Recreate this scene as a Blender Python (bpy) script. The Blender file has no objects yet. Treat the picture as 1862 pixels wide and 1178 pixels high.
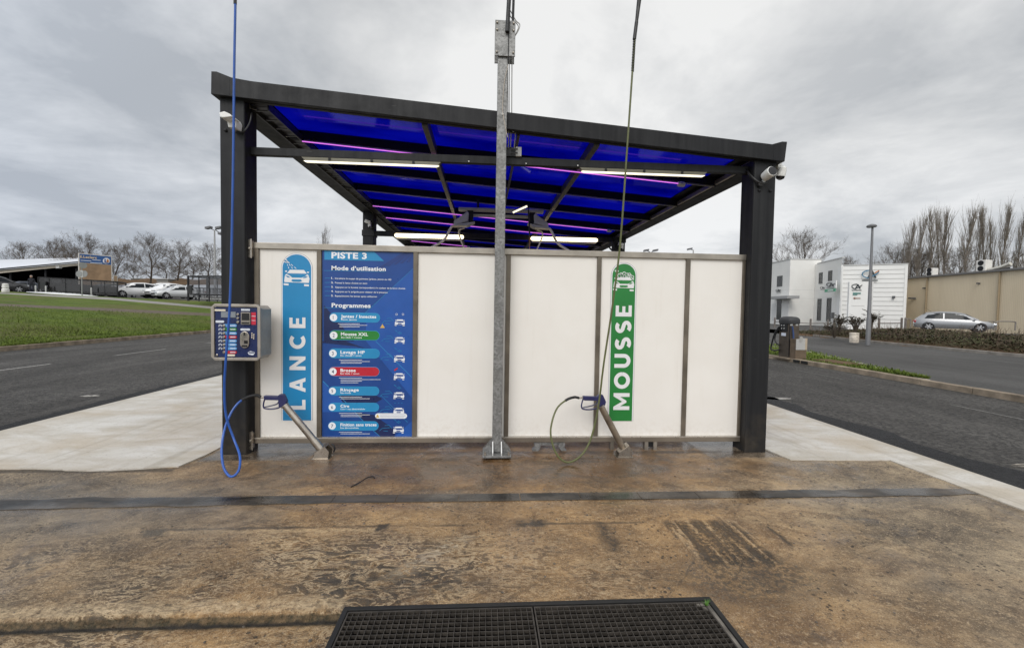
import bpy, bmesh, math, random
from mathutils import Vector, Matrix, noise as mn
random.seed(7)
S = bpy.context.scene
COL = S.collection
rad = math.radians
# ------------------------------------------------------------------ camera
IW, IH, FPX = 1862.0, 1178.0, 776.37
YAW, PIT, ROL = -0.0642, -0.0347, 0.0162
CAM = Vector((1.7402, -4.6418, 1.543))
_R0 = Vector((math.cos(YAW), math.sin(YAW), 0)); _F0 = Vector((-math.sin(YAW), math.cos(YAW), 0)); _U0 = Vector((0, 0, 1))
CF = _F0*math.cos(PIT)+_U0*math.sin(PIT); _U = _U0*math.cos(PIT)-_F0*math.sin(PIT)
CR = _R0*math.cos(ROL)+_U*math.sin(ROL); CU = _U*math.cos(ROL)-_R0*math.sin(ROL)
cd = bpy.data.cameras.new('camera'); co = bpy.data.objects.new('camera', cd); COL.objects.link(co)
cd.sensor_width = 36; cd.sensor_fit = 'HORIZONTAL'; cd.lens = 36*FPX/IW; cd.clip_start = .05; cd.clip_end = 4000
co.matrix_world = Matrix(((CR.x, CU.x, -CF.x, CAM.x), (CR.y, CU.y, -CF.y, CAM.y), (CR.z, CU.z, -CF.z, CAM.z), (0, 0, 0, 1)))
S.camera = co
def ray(u, v): return CF+CR*((u-IW/2)/FPX)-CU*((v-IH/2)/FPX)
def gp(u, v, z=0.):
    d = ray(u, v); return CAM+d*((z-CAM.z)/d.z)
def yp(u, v, y):
    d = ray(u, v); return CAM+d*((y-CAM.y)/d.y)
def dp(u, v, Z): return CAM+ray(u, v)*Z
# ------------------------------------------------------------------ node helper
class NT:
    def __init__(s, tree): s.t = tree; s.n = tree.nodes; s.l = tree.links
    def new(s, typ, **kw):
        n = s.n.new(typ)
        for k, v in kw.items(): setattr(n, k, v)
        return n
    def put(s, sock, v):
        if v is None: return
        if hasattr(v, 'is_output') or hasattr(v, 'links'): s.l.new(v, sock)
        elif isinstance(v, (tuple, list)) and len(v) == 3 and sock.type == 'RGBA': sock.default_value = (*v, 1)
        else: sock.default_value = v
    def m(s, op, a, b=None, c=None, clamp=False):
        n = s.new('ShaderNodeMath', operation=op, use_clamp=clamp)
        for i, x in enumerate((a, b, c)):
            if x is not None: s.put(n.inputs[i], x)
        return n.outputs[0]
    def mix(s, f, a, b, mode='MIX'):
        n = s.new('ShaderNodeMix', data_type='RGBA', blend_type=mode)
        s.put(n.inputs[0], f); s.put(n.inputs[6], a); s.put(n.inputs[7], b); return n.outputs[2]
    def noise(s, vec, sc, det=4, rough=.55, dist=0, out=0):
        n = s.new('ShaderNodeTexNoise'); s.put(n.inputs['Vector'], vec); n.inputs['Scale'].default_value = sc
        n.inputs['Detail'].default_value = det; n.inputs['Roughness'].default_value = rough; n.inputs['Distortion'].default_value = dist
        return n.outputs[out]
    def vor(s, vec, sc, feat='F1', out='Distance'):
        n = s.new('ShaderNodeTexVoronoi', feature=feat); s.put(n.inputs['Vector'], vec); n.inputs['Scale'].default_value = sc
        return n.outputs[out]
    def ramp(s, v, a, b, lo=0., hi=1.):
        n = s.new('ShaderNodeMapRange', clamp=True); s.put(n.inputs[0], v)
        n.inputs[1].default_value = a; n.inputs[2].default_value = b; n.inputs[3].default_value = lo; n.inputs[4].default_value = hi
        return n.outputs[0]
    def pos(s): return s.new('ShaderNodeNewGeometry').outputs['Position']
    def obj(s): return s.new('ShaderNodeTexCoord').outputs['Object']
    def sep(s, v):
        n = s.new('ShaderNodeSeparateXYZ'); s.l.new(v, n.inputs[0]); return n.outputs
    def scale(s, v, sx, sy, sz):
        n = s.new('ShaderNodeVectorMath', operation='MULTIPLY'); s.l.new(v, n.inputs[0]); n.inputs[1].default_value = (sx, sy, sz); return n.outputs[0]
    def bump(s, h, st=.3, d=.02, n0=None):
        n = s.new('ShaderNodeBump'); n.inputs['Strength'].default_value = st; n.inputs['Distance'].default_value = d
        s.l.new(h, n.inputs['Height'])
        if n0 is not None: s.l.new(n0, n.inputs['Normal'])
        return n.outputs[0]
def new_mat(name):
    mt = bpy.data.materials.new(name); mt.use_nodes = True
    t = NT(mt.node_tree); b = mt.node_tree.nodes['Principled BSDF']; return mt, t, b
MATS = {}
def mat(name, col, rough=.5, metal=0., var=.08, rv=.08, vs=6., spec=.5, bump=0., bs=60., emit=None, es=0., coat=0., alpha=None):
    if name in MATS: return MATS[name]
    mt, t, b = new_mat(name); p = t.pos()
    n = t.noise(p, vs, 5)
    f = t.ramp(n, .3, .7, 1-var, 1+var)
    mx = t.new('ShaderNodeVectorMath', operation='SCALE'); mx.inputs[0].default_value = col; t.l.new(f, mx.inputs['Scale'])
    t.l.new(mx.outputs[0], b.inputs['Base Color'])
    t.put(b.inputs['Roughness'], t.ramp(t.noise(p, vs*2.3, 4), .3, .7, max(0, rough-rv), min(1, rough+rv)))
    b.inputs['Metallic'].default_value = metal; b.inputs['Specular IOR Level'].default_value = spec; b.inputs['Coat Weight'].default_value = coat
    if bump: t.put(b.inputs['Normal'], t.bump(t.noise(p, bs, 3), bump, .005))
    if emit: b.inputs['Emission Color'].default_value = (*emit, 1); b.inputs['Emission Strength'].default_value = es
    MATS[name] = mt; return mt
# ------------------------------------------------------------------ world and sun
SUN_EL, SUN_AZ = rad(40), rad(205)      # azimuth clockwise from +Y: the bright part of the cloud is behind and to the left of the camera
sd = Vector((math.sin(SUN_AZ)*math.cos(SUN_EL), math.cos(SUN_AZ)*math.cos(SUN_EL), math.sin(SUN_EL)))
w = bpy.data.worlds.new('World'); S.world = w; w.use_nodes = True
t = NT(w.node_tree); bg = w.node_tree.nodes['Background']
sky = t.new('ShaderNodeTexSky', sky_type='NISHITA', sun_disc=False, sun_elevation=SUN_EL, sun_rotation=SUN_AZ)
gen = t.new('ShaderNodeTexCoord').outputs['Generated']
x, y, z = t.sep(gen)
zz = t.m('ADD', t.m('MAXIMUM', z, 0.0), .22)
cv = t.new('ShaderNodeCombineXYZ'); t.l.new(t.m('DIVIDE', x, zz), cv.inputs[0]); t.l.new(t.m('DIVIDE', y, zz), cv.inputs[1])
cvo = cv.outputs[0]
n1 = t.noise(cvo, 1.15, 6, .6, .35); n2 = t.noise(t.scale(cvo, 1., 1.3, 1), 2.6, 7, .6, .5); n3 = t.noise(cvo, .55, 3, .5)
n4 = t.noise(t.scale(cvo, 1.3, 1., 1), 5.5, 6, .6, .3)
cl = t.m('ADD', t.m('ADD', t.m('MULTIPLY', n1, .52), t.m('MULTIPLY', n2, .14)), t.m('ADD', t.m('MULTIPLY', n3, .28), t.m('MULTIPLY', n4, .06)))
cl = t.ramp(cl, .40, .60)
def lobe(u, v, w_):      # a broad break or bank of cloud around one compass direction
    d = ray(u, v).normalized(); n = t.new('ShaderNodeVectorMath', operation='DOT_PRODUCT'); t.l.new(gen, n.inputs[0]); n.inputs[1].default_value = d
    r_ = t.ramp(n.outputs['Value'], math.cos(w_), 1., 0, 1); r_.node.interpolation_type = 'SMOOTHERSTEP'; return r_
cl = t.m('ADD', cl, t.m('SUBTRACT', t.m('ADD', t.m('MULTIPLY', lobe(1180, 60, .75), .45), t.m('MULTIPLY', lobe(480, 420, .7), .42)), t.m('ADD', t.m('MULTIPLY', lobe(-100, -50, .9), .62), t.m('MULTIPLY', lobe(1750, 330, .5), .25))), clamp=True)
cloud = t.mix(cl, (5.0, 5.2, 5.42), (9.5, 9.5, 9.4))
low = t.ramp(z, .0, .30)
cool = t.mix(t.m('MULTIPLY', t.ramp(x, -.25, -.75, 0, 1), .8), (1., 1., 1.), (.93, .98, 1.07))
cloud = t.mix(1., cloud, cool, 'MULTIPLY')
cloud = t.mix(1., t.mix(low, (1.02, 1.03, 1.06), (1., 1., 1.)), cloud, 'MULTIPLY')
dt = t.new('ShaderNodeVectorMath', operation='DOT_PRODUCT'); t.l.new(gen, dt.inputs[0]); dt.inputs[1].default_value = sd
glow = t.ramp(dt.outputs['Value'], -.1, 1., 1., 1.9)
gl = t.new('ShaderNodeVectorMath', operation='SCALE'); t.l.new(cloud, gl.inputs[0]); t.l.new(glow, gl.inputs['Scale'])
t.l.new(t.mix(.94, sky.outputs[0], gl.outputs[0]), bg.inputs['Color']); bg.inputs['Strength'].default_value = .088
sl = bpy.data.lights.new('sun', 'SUN'); sl.energy = 1.3; sl.angle = rad(28); sl.color = (1, .96, .9)
so = bpy.data.objects.new('sun', sl); COL.objects.link(so); so.rotation_euler = sd.to_track_quat('Z', 'Y').to_euler()
S.view_settings.view_transform = 'Standard'; S.view_settings.look = 'None'; S.view_settings.exposure = .13; S.view_settings.gamma = 1
S.cycles.max_bounces = 8; S.cycles.transparent_max_bounces = 16; S.cycles.use_denoising = True
# ------------------------------------------------------------------ mesh helper
ORG = {}
class MB:
    def __init__(s): s.v = []; s.f = []; s.mi = []; s.cur = 0
    def add(s, vs, fs):
        o = len(s.v); s.v += [Vector(p) for p in vs]
        for f in fs: s.f.append([i+o for i in f]); s.mi.append(s.cur)
        return s
    def box(s, x0, x1, y0, y1, z0, z1):
        return s.add([(x0, y0, z0), (x1, y0, z0), (x1, y1, z0), (x0, y1, z0), (x0, y0, z1), (x1, y0, z1), (x1, y1, z1), (x0, y1, z1)],
                     [(0, 3, 2, 1), (4, 5, 6, 7), (0, 1, 5, 4), (1, 2, 6, 5), (2, 3, 7, 6), (3, 0, 4, 7)])
    def obox(s, c, ax, ay, az):      # centre and three half-axis vectors
        c, ax, ay, az = Vector(c), Vector(ax), Vector(ay), Vector(az)
        q = [c+ax*i+ay*j+az*k for k in (-1, 1) for i, j in ((-1, -1), (1, -1), (1, 1), (-1, 1))]
        return s.add(q, [(0, 3, 2, 1), (4, 5, 6, 7), (0, 1, 5, 4), (1, 2, 6, 5), (2, 3, 7, 6), (3, 0, 4, 7)])
    def bar(s, a, b, wd, th, up=(0, 0, 1)):
        a, b = Vector(a), Vector(b); d = (b-a); L = d.length; d.normalize(); up = Vector(up)
        sd_ = d.cross(up)
        if sd_.length < 1e-4: sd_ = d.cross(Vector((0, 1, 0)))
        sd_.normalize(); u2 = sd_.cross(d)
        return s.obox((a+b)/2, d*L/2, sd_*wd/2, u2*th/2)
    def prism(s, poly, axis, lo, hi):   # poly of 2d points extruded along axis
        def P(p, h):
            if axis == 'x': return (h, p[0], p[1])
            if axis == 'y': return (p[0], h, p[1])
            return (p[0], p[1], h)
        n = len(poly)
        vs = [P(p, lo) for p in poly]+[P(p, hi) for p in poly]
        return s.add(vs, [list(range(n-1, -1, -1)), list(range(n, 2*n))]+[(i, (i+1) % n, n+(i+1) % n, n+i) for i in range(n)])
    def tube(s, path, r, n=8, cap=True):
        path = [Vector(p) for p in path]; k = len(path); rs = r if isinstance(r, (list, tuple)) else [r]*k
        ring = []; prev = None
        for i, p in enumerate(path):
            d = (path[min(i+1, k-1)]-path[max(i-1, 0)])
            if d.length < 1e-9: d = Vector((0, 0, 1))
            d.normalize()
            if prev is None:
                a = d.cross(Vector((0, 0, 1)))
                if a.length < .05: a = d.cross(Vector((1, 0, 0)))
            else: a = prev-d*prev.dot(d)
            a.normalize(); prev = a; b = d.cross(a)
            ring.append([p+(a*math.cos(2*math.pi*j/n)+b*math.sin(2*math.pi*j/n))*rs[i] for j in range(n)])
        vs = [q for R_ in ring for q in R_]
        fs = [(i*n+j, i*n+(j+1) % n, (i+1)*n+(j+1) % n, (i+1)*n+j) for i in range(k-1) for j in range(n)]
        if cap: fs += [list(range(n-1, -1, -1)), [(k-1)*n+j for j in range(n)]]
        return s.add(vs, fs)
    def lathe(s, prof, c=(0, 0, 0), n=20, axis=(0, 0, 1)):
        ax = Vector(axis).normalized(); a = ax.cross(Vector((0, 0, 1)))
        if a.length < .05: a = Vector((1, 0, 0))
        a.normalize(); b = ax.cross(a); c = Vector(c)
        vs = [c+ax*h+(a*math.cos(2*math.pi*j/n)+b*math.sin(2*math.pi*j/n))*r for r, h in prof for j in range(n)]
        k = len(prof)
        fs = [(i*n+j, i*n+(j+1) % n, (i+1)*n+(j+1) % n, (i+1)*n+j) for i in range(k-1) for j in range(n)]
        fs += [list(range(n-1, -1, -1)), [(k-1)*n+j for j in range(n)]]
        return s.add(vs, fs)
    def build(s, name, m, parent=None, smooth=False, bevel=0., org=None, sharp=35):
        o0 = Vector(org) if org is not None else (ORG[parent.name] if parent is not None else Vector((0, 0, 0)))
        me = bpy.data.meshes.new(name); me.from_pydata([p-o0 for p in s.v], [], s.f)
        ms = m if isinstance(m, (list, tuple)) else [m]
        for q in ms: me.materials.append(q)
        if len(ms) > 1: me.polygons.foreach_set('material_index', s.mi)
        me.update()
        bm = bmesh.new(); bm.from_mesh(me); bmesh.ops.recalc_face_normals(bm, faces=bm.faces); bm.to_mesh(me); bm.free()
        if smooth:
            me.polygons.foreach_set('use_smooth', [True]*len(me.polygons)); me.set_sharp_from_angle(angle=rad(sharp))
        o = bpy.data.objects.new(name, me); COL.objects.link(o)
        ORG[o.name] = o0.copy()
        if parent is not None: o.parent = parent
        else: o.location = o0
        if bevel:
            b = o.modifiers.new('bevel', 'BEVEL'); b.width = bevel; b.segments = 2; b.limit_method = 'ANGLE'; b.angle_limit = rad(50)
        return o
def tag(o, label=None, cat=None, group=None, kind=None):
    if label: o['label'] = label
    if cat: o['category'] = cat
    if group: o['group'] = group
    if kind: o['kind'] = kind
    return o
def thing(name, label, cat, loc=(0, 0, 0), group=None):
    o = bpy.data.objects.new(name, None); COL.objects.link(o); o.location = loc; ORG[o.name] = Vector(loc)
    o.empty_display_size = .1
    return tag(o, label, cat, group)
def dup(root, loc=None, rz=None, label=None, group=None):
    r = root.copy(); COL.objects.link(r)
    if loc is not None: r.location = loc
    if rz is not None: r.rotation_euler = (0, 0, rz)
    if label: r['label'] = label
    if group: r['group'] = group
    for ch in list(root.children):
        c = ch.copy(); COL.objects.link(c); c.parent = r
        for g_ in list(ch.children):
            d = g_.copy(); COL.objects.link(d); d.parent = c
    return r
def struct(o, kind='structure'): o['kind'] = kind; return o
def spline(pts, n=8):
    P = [Vector(p) for p in pts]; P = [P[0]*2-P[1]]+P+[P[-1]*2-P[-2]]; out = []
    for i in range(1, len(P)-2):
        for k in range(n):
            q = k/n; a, b, c, d = P[i-1], P[i], P[i+1], P[i+2]
            out.append(.5*((2*b)+(c-a)*q+(2*a-5*b+4*c-d)*q*q+(3*b-a-3*c+d)*q**3))
    out.append(P[-2]); return out
_tc = {}
def text_geo(s, bold=.0, spacing=1.0):
    k = (s, bold, spacing)
    if k not in _tc:
        cu = bpy.data.curves.new('t', 'FONT'); cu.body = s; cu.size = 1; cu.offset = bold; cu.space_character = spacing; cu.resolution_u = 3; cu.fill_mode = 'FRONT'
        o = bpy.data.objects.new('t', cu); COL.objects.link(o)
        dg = bpy.context.evaluated_depsgraph_get(); me = bpy.data.meshes.new_from_object(o.evaluated_get(dg))
        vs = [v.co.copy() for v in me.vertices]; fs = [list(p.vertices) for p in me.polygons]
        bpy.data.objects.remove(o); bpy.data.curves.remove(cu); bpy.data.meshes.remove(me)
        _tc[k] = (vs, fs)
    return _tc[k]
def text(mb, s, P, x0, y0, h, width=None, bold=.02, spacing=1.05, capref=.7):
    """Text with baseline at (x0,y0) in the plane given by P(x, y) -> 3d, cap height h."""
    vs, fs = text_geo(s, bold, spacing)
    if not vs: return 0
    k = h/capref; xm = min(v.x for v in vs); xM = max(v.x for v in vs)
    kx = k if width is None else width/max(1e-6, xM-xm)
    mb.add([P(x0+(v.x-xm)*kx, y0+v.y*k) for v in vs], fs)
    return (xM-xm)*kx
# ------------------------------------------------------------------ ground materials
def rect_mask(t, X, Y, x0, x1, y0, y1, wob, soft=.06):
    a = t.m('MULTIPLY', t.ramp(t.m('ADD', X, wob), x0-soft, x0+soft), t.ramp(t.m('ADD', X, wob), x1-soft, x1+soft, 1, 0))
    b = t.m('MULTIPLY', t.ramp(t.m('ADD', Y, wob), y0-soft, y0+soft), t.ramp(t.m('ADD', Y, wob), y1-soft, y1+soft, 1, 0))
    return t.m('MULTIPLY', a, b)
def ellipse_mask(t, X, Y, cx, cy, rx, ry, wob):
    a = t.m('DIVIDE', t.m('SUBTRACT', X, cx), rx); b = t.m('DIVIDE', t.m('SUBTRACT', Y, cy), ry)
    d = t.m('SQRT', t.m('ADD', t.m('MULTIPLY', a, a), t.m('MULTIPLY', b, b)))
    return t.ramp(t.m('ADD', d, wob), .45, 1.15, 1, 0)
def make_brown():
    mt, t, b = new_mat('worn_concrete'); p = t.pos(); X, Y, Z = t.sep(p)
    def rotv(ang, sx, sy):
        n = t.new('ShaderNodeMapping'); t.l.new(p, n.inputs[0]); n.inputs['Rotation'].default_value = (0, 0, ang); n.inputs['Scale'].default_value = (sx, sy, 1); return n.outputs[0]
    big = t.noise(p, .7, 5, .6, .5); mid = t.noise(t.scale(p, 1, 1.6, 1), 2.6, 9, .7, .7); med = t.noise(p, 9, 7, .7, .4); fine = t.noise(p, 34, 6, .72); grit = t.noise(p, 120, 3, .7)
    wob = t.m('MULTIPLY', t.m('SUBTRACT', t.noise(p, 3.5, 6, .65), .5), .55)
    wobs = t.m('MULTIPLY', t.m('SUBTRACT', t.noise(p, 9, 5, .7), .5), .16)
    X4 = t.m('ADD', X, t.m('MULTIPLY', wob, 4))
    f = t.ramp(mid, .36, .66)
    tan = t.mix(f, (.160, .090, .038), (.46, .290, .132)); grey = t.mix(f, (.155, .114, .074), (.43, .340, .225))
    side = t.m('MAXIMUM', t.ramp(X4, .3, -2.0), t.ramp(X4, 3.2, 4.9))
    c = t.mix(side, tan, grey)
    c = t.mix(1., c, t.mix(t.ramp(big, .36, .64), (.48, .47, .47), (1.30, 1.28, 1.24)), 'MULTIPLY')
    rust = ellipse_mask(t, X, Y, 2.0, -.5, 3.2, .62, wob)
    c = t.mix(t.m('MULTIPLY', rust, .82), c, t.mix(t.ramp(mid, .38, .66), (.058, .034, .018), (.265, .135, .050)))
    rust2 = ellipse_mask(t, X, Y, 2.4, -1.95, 1.7, .7, wob)
    c = t.mix(t.m('MULTIPLY', rust2, .40), c, t.mix(f, (.20, .112, .048), (.40, .245, .115)))
    c = t.mix(t.m('MULTIPLY', t.ramp(med, .55, .64), .36), c, (.50, .365, .215)); c = t.mix(t.m('MULTIPLY', t.ramp(med, .43, .35), .45), c, (.060, .043, .028))
    c = t.mix(t.m('MULTIPLY', t.ramp(fine, .56, .61), .46), c, (.58, .43, .265)); c = t.mix(t.m('MULTIPLY', t.ramp(fine, .43, .39), .58), c, (.050, .036, .024))
    c = t.mix(t.m('MULTIPLY', t.ramp(grit, .40, .365), .75), c, (.022, .018, .014)); c = t.mix(t.m('MULTIPLY', t.ramp(grit, .60, .635), .55), c, (.66, .53, .37))
    pit_ = t.vor(t.mix(.03, p, t.noise(p, 9, 3, .6, out=1)), 21); pm2 = t.m('MULTIPLY', t.ramp(pit_, .20, .15), t.ramp(t.noise(p, 2.0, 4, .6), .47, .56)); c = t.mix(t.m('MULTIPLY', pm2, .85), c, (.030, .023, .017))
    # flaked and eroded skin left of the grate, running diagonally
    rv = rotv(.62, 1., 2.3); fl = t.noise(rv, 5.0, 8, .66, 1.6); fl2 = t.noise(rotv(.5, 1, 1.8), 13, 6, .68, .9)
    flm = t.m('MULTIPLY', ellipse_mask(t, X, Y, .55, -2.25, 2.3, .75, wob), t.ramp(t.noise(p, 1.3, 4, .6), .36, .58))
    flv = t.m('ADD', t.m('MULTIPLY', fl, .65), t.m('MULTIPLY', fl2, .35))
    c = t.mix(t.m('MULTIPLY', t.m('MULTIPLY', flm, t.ramp(flv, .505, .56)), .85), c, (.085, .068, .050))
    c = t.mix(t.m('MULTIPLY', t.m('MULTIPLY', flm, t.m('MULTIPLY', t.ramp(flv, .455, .485), t.ramp(flv, .515, .50))), .85), c, (.60, .46, .29))
    c = t.mix(t.m('MULTIPLY', t.m('MULTIPLY', flm, t.ramp(flv, .425, .40)), .8), c, (.035, .028, .021))
    # gouged strips and old bolted plates
    xs_ = t.m('ADD', X, t.m('MULTIPLY', t.m('ADD', Y, 1.9), .05))
    dk = rect_mask(t, xs_, Y, 3.08, 3.60, -2.17, -1.63, wobs, .03)
    stn = t.noise(t.scale(p, 17, .8, 1), 1., 3, .55, .25)
    dk = t.m('MULTIPLY', dk, t.ramp(t.m('ADD', stn, t.m('MULTIPLY', t.m('SUBTRACT', fine, .5), 1.1)), .42, .58))
    hl = t.m('MULTIPLY', rect_mask(t, xs_, Y, 3.02, 3.66, -2.15, -1.62, wobs, .02), t.m('MULTIPLY', t.ramp(stn, .36, .40), t.ramp(stn, .445, .42)))
    d2 = rect_mask(t, X, Y, 2.56, 2.65, -2.0, -1.62, wobs, .03); d3 = rect_mask(t, X, Y, 1.98, 2.22, -1.67, -1.56, wobs, .02)
    d4 = rect_mask(t, X, Y, 3.79, 3.815, -1.98, -1.74, t.m('MULTIPLY', wobs, .5), .012); d5 = rect_mask(t, X, Y, 1.0, 1.08, -1.68, -1.60, wobs, .015)
    d6 = rect_mask(t, X, Y, -.54, -.40, -1.73, -1.62, wobs, .02)
    d7 = ellipse_mask(t, X, Y, 3.3, -2.3, .6, .28, wob); d8 = ellipse_mask(t, X, Y, 1.25, -2.25, .55, .22, wob)
    c = t.mix(t.m('MULTIPLY', hl, .45), c, (.55, .40, .24))
    for q, k in ((dk, .78), (t.m('MULTIPLY', d2, t.ramp(fine, .35, .55)), .85), (t.m('MULTIPLY', d3, t.ramp(med, .35, .55)), .85), (d4, .85), (d5, .85), (d6, .75), (t.m('MULTIPLY', d7, t.ramp(fine, .40, .56)), .8), (t.m('MULTIPLY', d8, t.ramp(fl2, .46, .55)), .7)):
        c = t.mix(t.m('MULTIPLY', q, k), c, (.027, .023, .019))
    ln = rect_mask(t, X, Y, -.4, 3.1, -1.645, -1.618, t.m('MULTIPLY', wobs, .25), .01)
    c = t.mix(t.m('MULTIPLY', t.m('MULTIPLY', ln, t.ramp(t.noise(p, 2.5, 4, .6), .38, .55)), .8), c, (.05, .036, .024))
    ln2 = rect_mask(t, X, Y, -.4, 1.0, -1.70, -1.655, t.m('MULTIPLY', wobs, .25), .012)
    c = t.mix(t.m('MULTIPLY', t.m('MULTIPLY', ln2, t.ramp(fine, .35, .6)), .75), c, (.56, .40, .225))
    pl = ellipse_mask(t, t.m('ADD', X, t.m('MULTIPLY', t.m('ADD', Y, 2.), -.9)), Y, 1.45, -2.0, .11, .26, wob)
    c = t.mix(t.m('MULTIPLY', pl, t.m('MULTIPLY', t.ramp(fl2, .48, .60), .75)), c, (.58, .47, .33))
    scr = t.noise(rotv(-.45, .8, 16), 1.7, 2, .4, .6); scm = t.m('MULTIPLY', rect_mask(t, X, Y, 2.2, 3.9, -.62, -.2, wob, .1), t.m('MULTIPLY', t.ramp(scr, .585, .60), t.ramp(scr, .63, .615)))
    c = t.mix(t.m('MULTIPLY', scm, .6), c, (.58, .43, .26))
    feet = t.m('MAXIMUM', rect_mask(t, X, Y, -1.05, -.02, -.30, .35, wobs, .03), rect_mask(t, X, Y, 4.15, 5.0, -.30, .3, wobs, .03))
    c = t.mix(t.m('MULTIPLY', feet, .8), c, t.mix(t.ramp(mid, .38, .62), (.06, .052, .044), (.23, .20, .165)))
    wall_shade = rect_mask(t, X, Y, -.6, 4.7, -.15, -.07, t.m('MULTIPLY', wobs, .6), .03)  # contact shadow of the wall, painted as a dark line at its foot
    c = t.mix(t.m('MULTIPLY', wall_shade, .8), c, (.028, .022, .017))
    gut = rect_mask(t, X, Y, -9, 6.3, -1.44, -1.02, wobs, .10); gutL = t.m('MULTIPLY', rect_mask(t, X, Y, -9, .2, -1.75, -.75, wob, .2), .85)
    c = t.mix(t.m('MULTIPLY', gutL, .6), c, t.mix(f, (.075, .066, .056), (.27, .235, .19)))
    wn = t.noise(p, 1.25, 6, .62, .7)
    wet = t.m('MAXIMUM', t.m('MAXIMUM', t.m('MULTIPLY', gut, .9), t.m('MULTIPLY', gutL, t.ramp(wn, .4, .55))), t.m('MAXIMUM', t.m('MULTIPLY', feet, .95), t.m('MAXIMUM', t.m('MULTIPLY', rust, t.ramp(wn, .34, .52, .5, 1.)), t.ramp(wn, .53, .63, 0, .85))))
    zn = t.m('MULTIPLY', rust, t.ramp(t.noise(p, 1.9, 6, .65, .6), .40, .58, .25, .85)); c = t.mix(zn, c, t.mix(t.ramp(mid, .36, .66), (.052, .031, .016), (.185, .098, .040)))
    c = t.mix(t.m('MULTIPLY', wet, .58), c, t.mix(1., c, (.42, .39, .36), 'MULTIPLY'))
    moss = t.m('MULTIPLY', t.ramp(Z, -.012, -.022), t.ramp(Y, -2.53, -2.49)); c = t.mix(t.m('MULTIPLY', moss, .88), c, t.mix(t.ramp(fine, .4, .6), (.030, .026, .011), (.13, .085, .042)))
    crk = t.m('MULTIPLY', t.m('MULTIPLY', t.ramp(Y, -2.515, -2.500), t.ramp(Y, -2.488, -2.480, 1, 0)), t.ramp(Z, -.03, -.036)); c = t.mix(t.m('MULTIPLY', crk, .9), c, (.006, .005, .004))
    lip = t.m('MULTIPLY', rect_mask(t, X, Y, -9, 1.05, -2.47, -2.38, wobs, .03), t.ramp(Z, -.008, -.002)); c = t.mix(t.m('MULTIPLY', lip, t.ramp(fine, .38, .6, .1, .75)), c, (.62, .47, .29))
    ck = t.vor(t.mix(.12, p, t.noise(p, 2.2, 5, .6, out=1)), .62, 'DISTANCE_TO_EDGE'); ckm = t.m('MULTIPLY', t.ramp(ck, .004, .0015), t.ramp(wn, .50, .60, 0, .55)); c = t.mix(ckm, c, (.03, .024, .018))
    sed = rect_mask(t, X, Y, -3.95, -1.12, -.575, -.49, t.m('MULTIPLY', wobs, .35), .02); c = t.mix(t.m('MULTIPLY', sed, .8), c, (.045, .034, .024))
    t.l.new(c, b.inputs['Base Color'])
    t.put(b.inputs['Roughness'], t.m('SUBTRACT', t.ramp(mid, .3, .7, .62, .80), t.m('MULTIPLY', wet, t.ramp(t.noise(p, 4, 5, .6), .38, .56, .38, .66))))
    hh = t.m('ADD', t.m('ADD', t.m('MULTIPLY', fine, .5), t.m('MULTIPLY', grit, .16)), t.m('ADD', t.m('MULTIPLY', med, .9), t.m('MULTIPLY', t.m('MULTIPLY', flm, flv), 2.6)))
    hh = t.m('SUBTRACT', hh, t.m('MULTIPLY', pm2, .35)); hh = t.m('SUBTRACT', hh, t.m('MULTIPLY', t.m('ADD', dk, t.m('ADD', d2, d4)), .5))
    bn = t.new('ShaderNodeBump'); bn.inputs['Distance'].default_value = .030; t.l.new(hh, bn.inputs['Height']); t.put(bn.inputs['Strength'], t.m('SUBTRACT', 1., t.m('MULTIPLY', wet, .88)))
    t.l.new(bn.outputs[0], b.inputs['Normal'])
    return mt
def make_pale():
    mt, t, b = new_mat('pale_concrete'); p = t.pos(); X, Y, Z = t.sep(p)
    brush = t.noise(t.scale(p, .9, 2.2, 1), 1.6, 8, .62, .8); fine = t.noise(p, 45, 5, .7); big = t.noise(p, .9, 5, .6, .5)
    c = t.mix(t.ramp(brush, .36, .64), (.44, .405, .345), (.585, .565, .525))
    c = t.mix(t.m('MULTIPLY', t.ramp(big, .5, .66), .5), c, (.43, .35, .25))
    c = t.mix(t.m('MULTIPLY', t.ramp(big, .46, .34), .5), c, (.62, .61, .58))
    c = t.mix(t.m('MULTIPLY', t.ramp(fine, .43, .38), .35), c, (.26, .23, .18))
    sp = t.vor(p, 7); c = t.mix(t.m('MULTIPLY', t.ramp(sp, .05, .03), .7), c, (.12, .09, .06))
    ty = t.noise(t.scale(p, 7, .35, 1), 1.0, 4, .6, .3); c = t.mix(t.m('MULTIPLY', t.ramp(ty, .55, .68), .35), c, (.25, .215, .17))
    eo = t.m('MAXIMUM', t.ramp(t.m('ADD', X, t.m('MULTIPLY', fine, .25)), -3.62, -3.85), t.ramp(t.m('ADD', X, t.m('MULTIPLY', fine, -.25)), 6.28, 6.48)); c = t.mix(t.m('MULTIPLY', eo, t.ramp(fine, .4, .6, .1, .5)), c, (.30, .25, .18))
    ed = t.ramp(t.m('ADD', Y, t.m('MULTIPLY', t.m('SUBTRACT', big, .5), .7)), -.55, -.1, 1, 0)
    c = t.mix(t.m('MULTIPLY', t.m('MULTIPLY', ed, t.ramp(X, 5.9, 6.1, 1, 0)), .25), c, (.30, .235, .165))
    t.l.new(c, b.inputs['Base Color']); b.inputs['Roughness'].default_value = .8; b.inputs['Specular IOR Level'].default_value = .3
    t.l.new(t.bump(t.m('ADD', brush, t.m('MULTIPLY', fine, .3)), .35, .012), b.inputs['Normal']); return mt
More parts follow.
